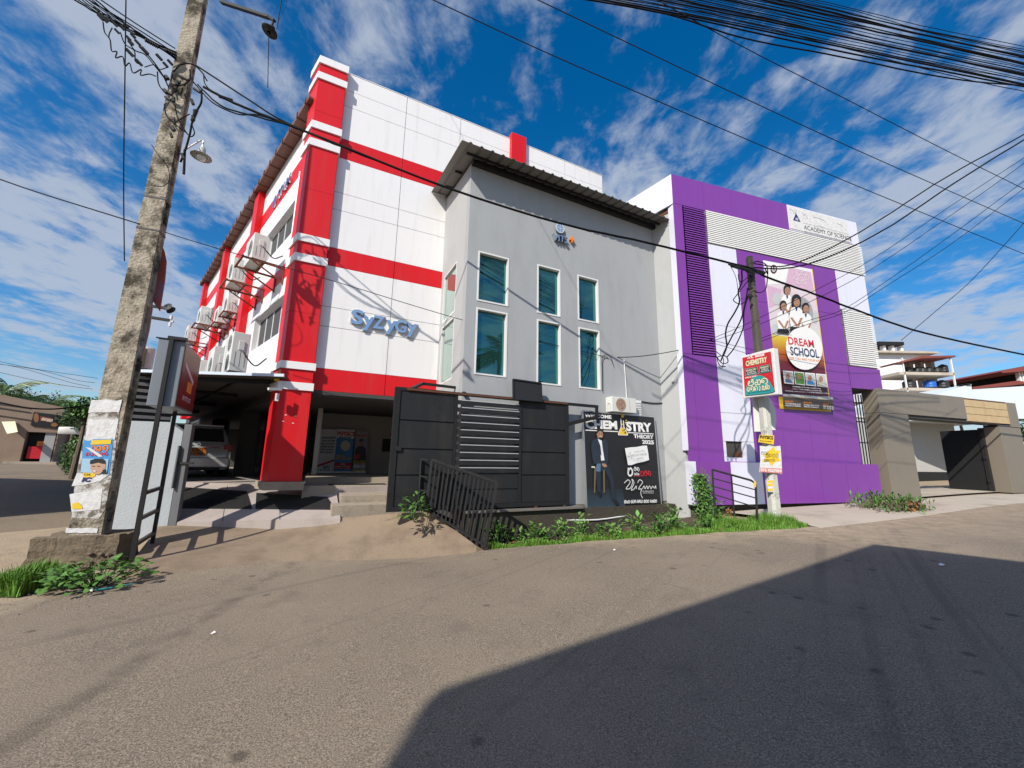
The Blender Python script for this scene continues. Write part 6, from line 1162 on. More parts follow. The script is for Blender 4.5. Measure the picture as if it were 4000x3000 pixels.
# forecourt concrete at the right
rows = []
for k in range(8):
    t_ = k/7; a = [(5.75, 8.12), (7.0, 8.55), (9.2, 9.40), (12, 10.7), (14.2, 11.6), (18.5, 13.5)]; b = [tuple(FP.w(u_, -.1, 0)[:2]) for u_ in (.9, 2.4, 4.2, 6.6, 8.2, 11.2)]; a = smooth(a, 3); b = smooth(b, 3)
    a = [(p[0]+.12, p[1]-.28) for p in a]; rows.append([lerp(a[i][:2], b[i][:2], t_) for i in range(len(a))])
rows[0] = [(p[0], p[1], gz(*p)-.02) for p in rows[0]]
sheet('forecourt', rows, M['concrete_grey'], dz=.03)
rows = [[lerp(FP.w(7.3, .3, 0)[:2], FP.w(13.5, .3, 0)[:2], i/8) if k == 0 else lerp(FP.w(7.3, .3+k*1.4, 0)[:2], FP.w(13.5, .3+k*1.4, 0)[:2], i/8) for i in range(9)] for k in range(6)]
sheet('yard', rows, M['concrete_grey'], dz=.016)

# ================================================================ brown gateway
FB = Frame(11.15, 12.0, 18.0); BG = fthing('brown_gateway', 'brown clad gateway with two pillars and a lintel, its cladding torn off at one end', 'gateway', FB)
ub = lambda x, y, off=0.0: FB.uv(3200+x/1.659, 1250+y/1.659, off)
uL, uR = 0.0, ub(590, 700)[0]; zl0 = 3.20; ztp = ub(400, 445)[1]
uP = ub(1150, 700)[0]; uQ = ub(1215, 890)[0]; uE = uQ+1.25
bmt = M['brown_clad']
def bpan(nm, x0, x1, y0, y1, z0, z1): return box(nm, bmt, BG, x0, x1, y0, y1, z0, z1, bevel=.004)
bpan('pillar_panel', uL, uR, 0, .42, .66, 3.19); bpan('pillar_panel', uQ-.05, uE, 0, .42, .78, 3.02)
box('pillar_core', M['joint'], BG, uL+.01, uR-.01, .02, .42, .5, 3.3); box('pillar_core', M['joint'], BG, uQ, uE-.02, .02, .42, .5, 3.1)
nl = 4; uM = ub(945, 560)[0]
for i in range(nl): a = uL+(uM-uL)*i/nl; b = uL+(uM-uL)*(i+1)/nl; bpan('lintel_panel', a+.002, b-.002, -.005, .42, 3.20, ztp)
box('lintel_core', M['joint'], BG, uL+.1, uE-.1, .05, .40, 3.12, ztp-.02)
bpan('lintel_panel', uE-.55, uE, -.005, .42, 3.04, ztp-.02)
blk = mat('block_stain', (.50, .38, .22), .95, var=.2, scale=6, bump=.6, bscale=30, dirt=(.40, .18, .06), dirt_amt=.7, dirt_scale=3)
bw = (uE-.57-uM)/4; hh = (ztp-.05-3.14)/3
for r_ in range(3):
    for c_ in range(5):
        x0 = uM+.01+(c_-.5*(r_ % 2))*bw; x1 = min(x0+bw-.012, uE-.57); x0 = max(x0, uM+.01)
        if x1-x0 > .08: box('block', blk, BG, x0, x1, .0, .05, 3.14+r_*hh, 3.14+(r_+1)*hh-.012, bevel=.006)
box('soffit', M['dark_room'], BG, uR, uQ-.05, .0, .42, 3.10, 3.12)
box('rust_strip', M['rust_dark'], BG, uM, uE-.56, .02, .3, ztp-.045, ztp-.01)
# open gate leaf and the yard beyond
OG = fthing('open_gate_leaf', 'dark grey sheet gate leaf folded back inside the brown gateway', 'gate', FB)
box('leaf', M['gate_frame'], OG, uQ-.16, uQ-.10, .45, 1.55, .82, 2.95); box('edge_post', M['black_metal'], OG, uQ-.20, uQ-.06, .40, .50, .78, 3.0)
for z in (1.1, 1.9, 2.7): box('hinge', M['black_metal'], OG, uQ-.24, uQ-.20, .40, .48, z, z+.12)
YW = fthing('yard_wall', 'pale rendered wall with a dark base inside the brown gateway', 'wall', FB); box('wall', mat('yard_render', (.47, .47, .46), .85, var=.06, scale=2, bump=.2), YW, -1.0, uQ+9, 5.2, 5.4, 1.35, 3.9); box('base', M['black'], YW, -1.0, uQ+9, 5.17, 5.4, .5, 1.35); box('cap', M['white_slat'], YW, -1.0, uQ+9, 5.15, 5.45, 3.9, 4.0)
SB = fthing('stepped_block', 'dark stepped concrete block on the yard floor inside the gateway', 'block', FB); box('block', M['gate_frame'], SB, uQ-1.5, uQ-.6, 2.6, 3.0, .6, 1.25); box('block', M['gate_frame'], SB, uQ-1.0, uQ-.6, 2.6, 3.0, 1.25, 1.6)
RW = fthing('right_boundary_wall', 'low wall and roof edge at the far right beyond the brown gateway', 'wall', FB); box('wall', M['grey_wall2'], RW, uE+.1, uE+6, 1.0, 1.2, .6, 2.6)

# ================================================================ distant buildings at the right
hk = lambda x, y: (3200+x/1.659, 1250+y/1.659)
def fbx(name, m_, parent, x0, y0, x1, y1, Y, d_):
    ym, xm = (y0+y1)/2, (x0+x1)/2; return box(name, m_, parent, far(*hk(x0, ym), Y)[0], far(*hk(x1, ym), Y)[0], Y, Y+d_, far(*hk(xm, y1), Y)[2], far(*hk(xm, y0), Y)[2])
t_ = thing('white_house', 'plain white house with a thin flat roof behind the purple building', 'building', (0, 0, 0)); fbx('wall', M['white_panel'], t_, 330, 212, 735, 520, 26, 6); fbx('roof_slab', M['concrete_grey'], t_, 320, 200, 772, 212, 25.6, 7)
fbx('rooftop_shelter_roof', M['gate_frame'], t_, 388, 140, 550, 160, 27, 2.5)
for x in (418, 474, 530): fbx('shelter_post', M['white_panel'], t_, x, 158, x+14, 202, 27.2, .3)
t_ = thing('tank_tower', 'open concrete tower with two decks of black and blue water tanks', 'tower', (0, 0, 0)); YT = 22.0
rf_ = MB(); A_ = [far(*hk(*p), YT) for p in ((495, 276), (655, 236), (872, 232), (872, 242), (655, 250), (500, 284))]; rf_.slab([(a[0], a[2]) for a in A_][::-1], YT-.1, YT+1.6); rf_.build('roof', mat('roof_red', (.20, .045, .035), .7, var=.15), t_)
for y0, x0, x1 in ((338, 520, 880), (440, 560, 830)): fbx('deck', M['concrete_grey'], t_, x0, y0, x1, y0+18, YT, 1.6)
for x in (600, 670, 740): fbx('column', M['concrete_grey'], t_, x, 252, x+22, 470, YT+1, .35)
for x in (556, 872): fbx('corner_post', M['white_slat'], t_, x, 245, x+5, 470, YT, .08)
tk = mat('tank_black', (.025, .026, .028), .45, var=.2); tbl = mat('tank_blue', (.02, .12, .48), .45, var=.15)
def tank(label, x, y0, y1, w_, m_, Y):
    A_ = far(*hk(x, y1), Y); B_ = far(*hk(x, y0), Y); C_ = far(*hk(x+w_/2, y1), Y); r_ = C_[0]-A_[0]; h_ = B_[2]-A_[2]
    o = thing('water_tank', label, 'water tank', tuple(A_), 0, 'water tanks on the tower'); mb = MB(); mb.lathe([(r_*.96, 0), (r_, h_*.1), (r_*.96, h_*.3), (r_, h_*.45), (r_*.96, h_*.6), (r_, h_*.75), (r_*.7, h_*.92), (r_*.3, h_*.95), (r_*.3, h_), (.01, h_)], 16); mb.build('body', m_, o); mb = MB(); mb.lathe([(r_*.34, h_*.96), (r_*.34, h_*1.03), (.01, h_*1.03)], 12); mb.build('lid', m_, o)
for i, x in enumerate((578, 632, 668, 710, 762, 806)): tank('black water tank on the upper deck of the tower, number %s from the left' % ('one', 'two', 'three', 'four', 'five', 'six')[i], x, 308-(18 if i == 5 else 0), 340, 50, tk, YT+.6)
for i, (x, m_, nm) in enumerate(((585, tk, 'left black water tank on the lower deck of the tower'), (718, tbl, 'bright blue water tank on the lower deck of the tower'), (800, tk, 'right black water tank on the lower deck of the tower'))): tank(nm, x, 392, 440, 66, m_, YT+.6)
t_ = thing('pale_annex', 'pale blue white parapet building behind the brown gateway', 'building', (0, 0, 0)); Y = 18.5
P = [far(*hk(*p), Y) for p in ((720, 500), (800, 470), (985, 415), (990, 450), (1330, 428), (1500, 425), (1500, 640), (720, 640))]; mb = MB(); mb.slab([(a[0], a[2]) for a in P][::-1], Y, Y+5); mb.build('wall', mat('pale_blue_wall', (.60, .66, .70), .7, var=.04), t_); fbx('dark_coping', M['gate_frame'], t_, 960, 411, 992, 416, Y-.1, .5)
t_ = thing('red_roof_house', 'house with a brown red pitched roof at the far right edge', 'building', (0, 0, 0)); Y = 24
P = [far(*hk(*p), Y) for p in ((990, 435), (1290, 392), (1330, 400), (1330, 415), (1000, 447))]; mb = MB(); mb.slab([(a[0], a[2]) for a in P][::-1], Y, Y+5); mb.build('lower_roof', MATS['roof_red'], t_)
P = [far(*hk(*p), Y) for p in ((1180, 335), (1330, 298), (1600, 250), (1600, 310), (1190, 343))]; mb = MB(); mb.slab([(a[0], a[2]) for a in P][::-1], Y, Y+6); mb.build('upper_roof', MATS['roof_red'], t_); fbx('wall', M['gate_frame'], t_, 1290, 330, 1600, 430, Y+1, 4)
for x in (1300, 1320): fbx('post', M['white_slat'], t_, x, 335, x+8, 400, Y+.3, .2)

# ================================================================ shop across the side street
YS = 26.0; zk = lambda x, y: (x/3.3175, 1400+y/3.3175)
S0 = Vector(far(*zk(-160, 1400), 25.2)); S1 = Vector(far(*zk(745, 1420), 27.0)); ds = S1-S0; azS = math.atan2(ds.y, ds.x); FSh = Frame(S0.x, S0.y, math.degrees(azS)); us = lambda x, y, o=0.0: FSh.uv(*zk(x, y), o)
SHP = thing('brown_shop', 'brown rendered shop with an open doorway and a dark sign board across the side street', 'shop', (S0.x, S0.y, 0), azS)
shm = mat('shop_render', (.30, .22, .165), .9, var=.12, scale=1.2, dirt=(.17, .12, .09), dirt_amt=.5, dirt_scale=.8)
shr = us(835, 640); zb = .3; ztl = us(0, 475)[1]; ztr = us(870, 640)[1]; d0u, d0z = us(345, 950); d1u, d1z = us(660, 1340)
wm = MB(); tl0 = (-1.5, ztl+.3); tr0 = (shr[0], ztr)
zlin = lambda u_: tl0[1]+(tr0[1]-tl0[1])*(u_-tl0[0])/(tr0[0]-tl0[0])
wm.slab([(-1.5, zb), (d0u, zb), (d0u, zlin(d0u)), tl0], 0, 6); wm.slab([(d1u, zb), (shr[0], zb), tr0, (d1u, zlin(d1u))], 0, 6); wm.slab([(d0u, d0z), (d1u, d0z), (d1u, zlin(d1u)), (d0u, zlin(d0u))], 0, 6); wm.build('wall', shm, SHP)
box('dark_interior', M['black'], SHP, d0u, d1u, .6, .65, zb, d0z); box('doorstep', M['concrete_grey'], SHP, d0u-.6, d1u+.3, -.3, .3, .2, d1z); a = us(360, 1140); b = us(545, 1300); box('red_counter', M['ink_red'], SHP, a[0], b[0], .15, .5, b[1], a[1]); a = us(470, 1070); b = us(585, 1140); box('goods_rack', M['ink_orange'], SHP, a[0], b[0], .25, .5, b[1], a[1])
a = us(405, 705); b = us(760, 880); sbd = MB(); sbd.slab([us(400, 865), us(745, 905), us(775, 735), us(445, 695)], -.08, -.02); sbo = sbd.build('sign_board', M['ink_black'], SHP); p_ = Print(SHP, us, -.085); p_.ell('sign_shape', 475, 770, 35, 60, M['ac_brown']); p_.poly('sign_shape', [(530, 750), (690, 780), (680, 830), (525, 810)], mat('ink_dimred', (.28, .06, .05), .5)); p_.sinh('sign_word', ['ka', 'na', 'sa', 'ma'], (540, 800), (680, 825), (540, 765), M['ink_cream'], .18); p_.ell('sign_shape', 710, 860, 45, 25, M['ac_brown'])
for k in range(3): y = (585, 640, 740)[k]; sl2 = MB(); sl2.slab([us(-100, y-20), us(395, y+55), us(395, y+65), us(-100, y-8)], -.04, 0); sl2.build('render_groove', M['dark_room'], SHP)
for k in range(7): y = 840+k*70; a = us(760-k*14, y); b = us(835-k*14, y+8); box('quoin_joint', M['dark_room'], SHP, a[0], b[0], -.03, 0, b[1], a[1])
aw = MB(); A_ = us(25, 820); B_ = us(200, 815); C_ = us(300, 960); D_ = us(165, 985); aw.add([(A_[0], -.05, A_[1]), (B_[0], -.05, B_[1]), (C_[0], -1.0, C_[1]), (D_[0], -1.0, D_[1])], [(0, 1, 2, 3)]); aw.build('awning', M['ink_cream'], SHP)
a = us(590, 960); b = us(640, 1340); box('door_leaf', M['grey_wall2'], SHP, a[0], b[0], .1, .16, zb, a[1])
t_ = thing('distant_transformer', 'finned grey transformer hanging behind the lightbox', 'transformer', far(572, 1400, 16)); mb = MB(); mb.lathe([(.22, -.45), (.24, -.4), (.24, .4), (.2, .45), (.01, .47)], 14); mb.build('tank', M['grey_wall2'], t_)
for i in range(6): box('fin', mat('fin_olive', (.12, .13, .06), .6), t_, -.2+i*.07, -.17+i*.07, -.34, -.22, -.36, .34)
t_ = thing('white_van', 'white vehicle roof showing behind shrubs beside the brown shop', 'vehicle', tuple(far(*zk(885, 940), 24)), rad(40)); t_.scale = (.38,)*3; loft([(-1.0, [(.6, -.5), (.68, -.1), (.66, .3), (.5, .55)]), (0, [(.66, -.5), (.72, -.1), (.7, .35), (.55, .62)]), (1.3, [(.66, -.5), (.72, -.1), (.7, .33), (.55, .6)]), (1.7, [(.6, -.5), (.66, -.1), (.6, .1), (.5, .2)])], M['white_slat'], 'body', t_); box('windscreen', M['dark_glass'], t_, -1.05, -1.0, -.5, .5, .1, .45)
t_ = thing('white_roof_house', 'low house with a bright white roof beside the brown shop', 'building', (0, 0, 0)); A_ = far(*zk(880, 850), 29); B_ = far(*zk(1160, 770), 29); box('roof', M['white_slat'], t_, A_[0], B_[0], 29, 33, A_[2], B_[2]); box('wall', M['dark_room'], t_, A_[0]+.1, B_[0], 29.4, 33, .5, A_[2])

# ================================================================ plants
def leaf_faces(mb, P, d, up, L_, w_):      # one folded leaf: two quads meeting on the midrib
    d = d.normalized(); s_ = d.cross(up); s_ = s_.normalized() if s_.length > 1e-4 else d.orthogonal().normalized(); n_ = s_.cross(d)
    a = P; b = P+d*L_*.5+n_*L_*.08; c = P+d*L_-n_*L_*.10; l1 = P+d*L_*.42+s_*w_/2+n_*w_*.18; r1 = P+d*L_*.42-s_*w_/2+n_*w_*.18; l2 = P+d*L_*.75+s_*w_*.33; r2 = P+d*L_*.75-s_*w_*.33
    mb.add([a, l1, l2, c, b, r1, r2], [(0, 4, 1), (1, 4, 3, 2), (0, 5, 4), (4, 5, 6, 3)])
def rvec(r_): 
    while True:
        v = Vector((r_.uniform(-1, 1), r_.uniform(-1, 1), r_.uniform(-1, 1)))
        if .05 < v.length < 1: return v.normalized()
def bush(name, label, cat, c, rx, ry, rz, n, L_, m_, seed, group=None, stems=5, lean=.5):
    r_ = random.Random(seed); t = thing(name, label, cat, c, 0, group); mb = MB(); sb_ = MB()
    tips = []
    for i in range(stems):
        a = r_.random()*6.28; q_ = r_.uniform(.3, 1); tip = Vector((rx*q_*math.cos(a), ry*q_*math.sin(a), rz*r_.uniform(.6, 1))); tips.append(tip); sb_.tube([Vector((tip.x*.1, tip.y*.1, -.03)), tip*.5+Vector((0, 0, rz*.08)), tip], [.012*max(1, rz), .009*max(1, rz), .004], 5)
    for i in range(n):
        tip = r_.choice(tips); k = r_.random()**.6; P = tip*k+rvec(r_)*Vector((rx, ry, rz)).length*.16; P.z = max(.01, P.z); d = (Vector((P.x, P.y, 0))*1.0+rvec(r_)*.6*rx+Vector((0, 0, lean*rz*.4)))
        if d.length < 1e-4: d = Vector((1, 0, 0))
        l = L_*r_.uniform(.6, 1.2); leaf_faces(mb, P, d, Vector((0, 0, 1)), l, l*.5)
    mb.build('foliage', m_, t); sb_.build('stem', M['trunk'] if rz > .6 else M['leaf_dark'], t); return t
def leafy(name, label, cat, c, n, R_, H_, L_, m_, seed, w_=.5, group=None):   # plant whose leaves are single pieces
    r_ = random.Random(seed); t = thing(name, label, cat, c, 0, group); lm = MB(); leaf_faces(lm, Vector((0, 0, 0)), Vector((0, 1, 0)), Vector((0, 0, 1)), 1, w_); lm = lm.mesh('leaf', m_); sb_ = MB()
    for i in range(n):
        a = r_.random()*6.28; q_ = r_.random()**.6*R_; P = Vector((q_*math.cos(a), q_*math.sin(a), H_*r_.uniform(.15, 1)*(1-.45*(q_/R_)**2))); o = share('leaf', lm, t, P, (r_.uniform(-.3, .7), r_.uniform(-.5, .5), a-1.57+r_.uniform(-.7, .7)), (L_*r_.uniform(.6, 1.15),)*3)
        if i % 3 == 0: sb_.tube([Vector((P.x*.3, P.y*.3, -.02)), P], .005, 4)
    sb_.build('stem', M['leaf_dark'], t); return t
P = gnd(1615, 2024, .565); leafy('leafy_shrub', 'glossy leafy shrub between the black gate and the slanted railing', 'shrub', (P[0], P[1], .55), 64, .22, .44, .155, M['leaf'], 5, .36)
P = gnd(330, 2300, 0); leafy('broad_leaf_weed', 'broad leaved weed at the foot of the tall pole by the road', 'weed', (P[0]+.02, P[1]+.12, .02), 150, .44, .28, .125, M['leaf'], 6, .72)
P = gnd(200, 2310, 0); leafy('broad_leaf_weed', 'smaller broad leaved weed left of the plinth by the road', 'weed', (P[0]+.05, P[1]+.1, .02), 50, .26, .2, .11, M['leaf'], 16, .7)
def grass(name, pts, n, h, m_, seed, label, wid=.3, wobble=.5):
    r_ = random.Random(seed); mb = MB(); segs_ = [math.hypot(b[0]-a[0], b[1]-a[1]) for a, b in zip(pts[:-1], pts[1:])]; tot = sum(segs_)
    for i in range(n):
        q_ = r_.random()*tot; j = 0
        while q_ > segs_[j] and j < len(segs_)-1: q_ -= segs_[j]; j += 1
        a, b = pts[j], pts[j+1]; t = q_/segs_[j]; w_ = (a[2] if len(a) > 2 else wid)*(1-t)+(b[2] if len(b) > 2 else wid)*t; nx, ny = -(b[1]-a[1])/segs_[j], (b[0]-a[0])/segs_[j]; o_ = r_.uniform(-.05, 1)*w_
        x, y = a[0]+(b[0]-a[0])*t+nx*o_, a[1]+(b[1]-a[1])*t+ny*o_; z = gz(x, y)-.03; hh_ = h*r_.uniform(.4, 1.2)*(.7+.6*math.sin(x*3.1+y*2)**2); an = r_.random()*6.28; dx, dy = math.cos(an), math.sin(an); bw = .006+.004*r_.random(); l = hh_*r_.uniform(.2, .9)*wobble
        mb.add([(x-dy*bw, y+dx*bw, z), (x+dy*bw, y-dx*bw, z), (x+dx*l*.4+dy*bw*.7, y+dy*l*.4-dx*bw*.7, z+hh_*.6), (x+dx*l*.4-dy*bw*.7, y+dy*l*.4+dx*bw*.7, z+hh_*.6), (x+dx*l, y+dy*l, z+hh_)], [(0, 1, 2, 3), (3, 2, 4)])
    return tag(mb.build(name, m_), label, 'grass', kind='stuff')
grass('verge_grass', [(-.35, 7.66, .12), (1.5, 7.96, .3), (2.7, 7.98, .45), (3.93, 7.97, .55), (5.3, 7.95, .5), (5.8, 8.1, .15)], 15000, .12, M['grass'], 21, 'bright green grass along the road edge')
grass('verge_grass', [(4.0, 8.15, .5), (4.7, 8.12, .45), (5.65, 8.15, .4)], 5000, .21, M['grass'], 22, 'taller grass tufts around the short pole')
P0_ = gnd(60, 2320, 0); P1_ = gnd(300, 2250, 0); grass('roadside_grass', [(P0_[0], P0_[1], .35), (P1_[0], P1_[1], .3)], 3500, .20, M['grass'], 23, 'fine grass left of the pole plinth')
# creeping ground plants of the verge: too many small leaves to count
mb = MB(); r_ = random.Random(31)
for i in range(5200):
    t = r_.random(); e = EDGE_S[int(45+t*20)]; x = -.35+t*4.9; y = 7.74+ min(.25, (x+.35)*.13) + r_.random()**1.2*(.25+.25*(x+.35)); z = gz(x, y)-.03+r_.random()*.10*(.4+math.sin(x*4)**2); l = r_.uniform(.03, .07); leaf_faces(mb, Vector((x, y, z)), rvec(r_)+Vector((0, -.4, .3)), Vector((0, 0, 1)), l, l*.6)
tag(mb.build('verge_creeper', M['leaf']), 'low creeping leaves covering the verge under the gate', 'ground cover', kind='stuff')
vx = [-.2, .15, .5, .75, 1.1, 1.45, 1.8, 2.1, 2.5, 2.9, 3.2, 3.6, 4.0, 4.3]
for i, x in enumerate(vx):
    y = 7.9+min(.25, (x+.35)*.12)+rnd.uniform(.05, .3+.18*x); bush('verge_weed', 'leafy weed growing in the verge below the black gate and board', 'weed', (x, y, gz(x, y)-.03), .20, .20, rnd.uniform(.28, .58), 60, .13, M['leaf_light' if i % 3 else 'leaf'], 40+i, 'weeds of the verge', 6)
soil = []
for k in range(6): soil.append([lerp((x, 7.62+min(.34, max(0, (x+.45)*.17))), (x-.25, 8.9+(x-.85)*.491 if x < 4.2 else 10.2), k/5) for x in [-.5+i*.28 for i in range(21)]])
sheet('verge_soil', soil, M['soil'], dz=-.002)
# vine on the wall corner
VN = thing('wall_vine', 'heart leaved vine climbing the corner between grey wall and purple plinth', 'vine', tuple(FP.w(.15, -.35, .2)), FP.az); mb = MB(); st_ = MB(); r_ = random.Random(77)
for i in range(1500):
    z = r_.random()**1.1*1.15; w_ = .34*(1-.45*z/1.15)+.05*math.sin(z*9); x = r_.gauss(-.05-.12*z, w_*.45); y = r_.uniform(-.12, .14)-.10*(1-z); l = r_.uniform(.035, .07); leaf_faces(mb, Vector((x, y, z)), Vector((r_.uniform(-.6, .6), -.7, r_.uniform(-.9, .1))), Vector((0, -1, .3)), l, l*.85)
for i in range(7): st_.tube(smooth([(r_.uniform(-.3, .2), -.05, -.1), (r_.uniform(-.3, .15), .0, .5), (r_.uniform(-.25, .05), .05, 1.15+r_.random()*.15)], 4), .006, 5)
mb.build('foliage', M['leaf'], VN); st_.build('stem', M['trunk'], VN)
P = FP.w(.75, -.32, .22); bush('dry_weed', 'half dry weed behind the pipe handrail', 'weed', tuple(P), .25, .15, .3, 70, .09, M['dry_leaf'], 91)
# cut branches on the forecourt
for i, (px, py, lab) in enumerate(((3420, 1985, 'heap of cut green branches on the forecourt nearer the purple plinth'), (3530, 2000, 'heap of cut green branches on the forecourt nearer the brown pillar'))):
    P = onground(px, py); t = thing('branch_heap', lab, 'branches', (P[0], P[1], gz(P[0], P[1])), rad(15)); t.scale = (.95, 1.1, 1.6); mb = MB(); st_ = MB(); r_ = random.Random(100+i)
    for j in range(420): x = r_.gauss(0, .34); y = r_.gauss(0, .16); l = r_.uniform(.06, .12); leaf_faces(mb, Vector((x, y, .03+r_.random()*.20*math.exp(-x*x*3))), rvec(r_)+Vector((.4, -.3, .2)), Vector((0, 0, 1)), l, l*.35)
    for j in range(16): x = r_.gauss(0, .3); y = r_.gauss(0, .12); st_.tube([(x-.3, y, .03), (x, y+.02, .1+r_.random()*.08), (x+.35, y-.05, .03)], .008, 5)
    mb.build('foliage', M['leaf'], t); st_.build('twig', M['trunk'], t)
    dm = MB()
    for j in range(60): x = r_.gauss(.1, .12); y = r_.gauss(-.12, .05); leaf_faces(dm, Vector((x, y, .05+r_.random()*.08)), rvec(r_), Vector((0, 0, 1)), .09, .05)
    dm.build('dry_leaves', M['dry_leaf'], t)
# litter
for px, py, sz, lab in ((460, 2195, .06, 'small white paper scrap beside the lightbox post'), (330, 2318, .09, 'white paper scrap among the weeds at the roadside'), (3680, 2215, .05, 'pale leaf lying in the road shadow at the right'), (2400, 2155, .03, 'white scrap at the road edge below the gate'), (830, 2485, .018, 'white pebble on the sunlit road')):
    P = onground(px, py); mb = MB(); mb.add([(-sz, -sz*.3, .004), (sz, -sz*.4, .008), (sz*.8, sz*.4, .02), (0, sz*.5, .012), (-sz*.9, sz*.3, .006)], [(0, 1, 2, 3, 4)]); tag(mb.build('paper_scrap', M['ink_white'], None, (P[0], P[1], gz(P[0], P[1])+.02), (0, 0, rnd.random())), lab, 'litter')
mb = MB(); mb.tube(smooth([tuple(np.array(gnd(x, y, .02))+np.array([0, 0, .015])) for x, y in ((370, 2310), (440, 2300), (520, 2285))], 4), .008, 6); tag(mb.build('green_hose', M['ink_teal']), 'thin green hose lying at the roadside by the weeds', 'hose')

# ================================================================ trees
def tree(name, label, c, h, R_, n, L_, m_, seed, group=None, trunk_r=.12, squash=.8):
    r_ = random.Random(seed); t = thing(name, label, 'tree', c, 0, group); tb_ = MB(); mb = MB(); tb_.tube([(0, 0, -.2), (.1*R_, 0, h*.3), (.0, .05*R_, h*.6)], [trunk_r*1.3, trunk_r, trunk_r*.6], 8)
    cl = []
    for i in range(16):
        a = r_.random()*6.28; q_ = R_*r_.uniform(.25, 1); P = Vector((q_*math.cos(a), q_*math.sin(a), h*.62+R_*squash*r_.uniform(-.5, .75))); cl.append((P, R_*r_.uniform(.25, .48))); tb_.tube([(0, .02*R_, h*.5), (P.x*.5, P.y*.5, h*.55+(P.z-h*.55)*.5), P], [trunk_r*.5, trunk_r*.3, .01], 5)
    for i in range(n):
        P, q_ = r_.choice(cl); v = rvec(r_); Q = P+v*q_*r_.random()**.35; leaf_faces(mb, Q, v+rvec(r_)*.8+Vector((0, 0, -.2)), Vector((0, 0, 1)), L_*r_.uniform(.6, 1.2), L_*.5)
    tb_.build('trunk', M['trunk'], t); mb.build('crown', m_, t); return t
def frond_mesh(L_, seed):
    r_ = random.Random(seed); mb = MB(); N = 22; pts = [Vector((0, L_*k/N*(1-.12*(k/N)), L_*(.42*(k/N)-.75*(k/N)**2.1))) for k in range(N+1)]; mb.tube(pts, [.03*(1-k/(N+2)) for k in range(N+1)], 4)
    for k in range(2, N+1):
        for s_ in (-1, 1):
            l = L_*.30*math.sin(math.pi*min(1, .12+k/N*.86))**.7; P = pts[k]; d = Vector((s_*.8, .55, -.55-r_.random()*.3)).normalized(); w_ = .035*L_/3; side = Vector((0, 1, .1)); mb.add([P-side*w_, P+side*w_, P+d*l*.6+side*w_*.9, P+d*l, P+d*l*.6-side*w_*.9], [(0, 1, 2, 4), (4, 2, 3)])
    return mb.mesh('frond', M['palm'])
FROND = [frond_mesh(3.0, 1), frond_mesh(2.7, 2)]
def palm(label, c, h, s_, seed, n=15, group=None):
    r_ = random.Random(seed); t = thing('coconut_palm', label, 'palm tree', c, 0, group); mb = MB(); mb.tube(smooth([(0, 0, -.3), (.15, .05, h*.35), (.05, .1, h*.7), (0, 0, h)], 4), [.16]*5+[.13]*4+[.11]*4, 8); mb.build('trunk', M['trunk'], t)
    for i in range(n): share('frond', FROND[i % 2], t, (0, 0, h), (r_.uniform(-.6, .75), r_.uniform(-.25, .25), i*6.283/n+r_.uniform(-.2, .2)), (s_*r_.uniform(.85, 1.1),)*3)
    return t
def at(px, py, Y): p = far(px, py, Y); return p
for i, (x, y, Y, s_, lab) in enumerate((((30), 430, 40, 1.5, 'coconut palm behind the brown shop roof at the left edge'), (655, 540, 34, .9, 'coconut palm behind the right end of the brown shop roof'), (835, 585, 36, .6, 'small palm beside the wire post right of the brown shop'), (130, 440, 44, 1.4, 'second coconut palm behind the brown shop roof'))):
    P = at(*zk(x, y), Y); g_ = gz(P[0], P[1]); palm(lab, (P[0], P[1], g_), max(2, P[2]-g_-.3), s_, 60+i)
for i, (x, y, Y, h_, R_, lab) in enumerate(((380, 520, 42, 4.2, 2.2, 'pale green tree behind the brown shop roof'), (985, 720, 27, 3.6, .85, 'dark bushy tree beside the brown shop'), (1130, 700, 24, 3.2, .8, 'dark tree beside the tall pole above the white roof'), (1160, 460, 17, 4.4, .75, 'slim leafy tree just behind the tall pole'))):
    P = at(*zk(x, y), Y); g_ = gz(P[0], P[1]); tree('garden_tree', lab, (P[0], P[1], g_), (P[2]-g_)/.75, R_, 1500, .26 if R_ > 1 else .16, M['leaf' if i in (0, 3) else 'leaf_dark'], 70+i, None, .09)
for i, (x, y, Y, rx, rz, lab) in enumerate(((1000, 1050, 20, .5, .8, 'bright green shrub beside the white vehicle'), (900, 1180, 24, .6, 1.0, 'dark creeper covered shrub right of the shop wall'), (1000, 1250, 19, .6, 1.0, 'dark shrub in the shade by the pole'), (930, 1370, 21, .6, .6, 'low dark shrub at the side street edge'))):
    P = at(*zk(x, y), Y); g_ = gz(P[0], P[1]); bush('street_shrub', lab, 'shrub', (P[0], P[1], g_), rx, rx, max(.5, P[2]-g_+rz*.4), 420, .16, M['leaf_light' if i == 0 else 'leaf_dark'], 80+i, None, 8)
P = at(3985, 1640, 19); tree('garden_tree', 'green tree at the right edge beyond the brown gateway', (P[0]+.6, P[1], gz(P[0], P[1])), 3.4, 1.3, 1400, .2, M['leaf'], 95, None, .1)
P = at(3720, 1500, 30); tree('garden_tree', 'small tree top behind the water tank tower', (P[0], P[1], 1.0), (P[2]-1)/.8, 1.2, 900, .25, M['leaf'], 96, None, .1)
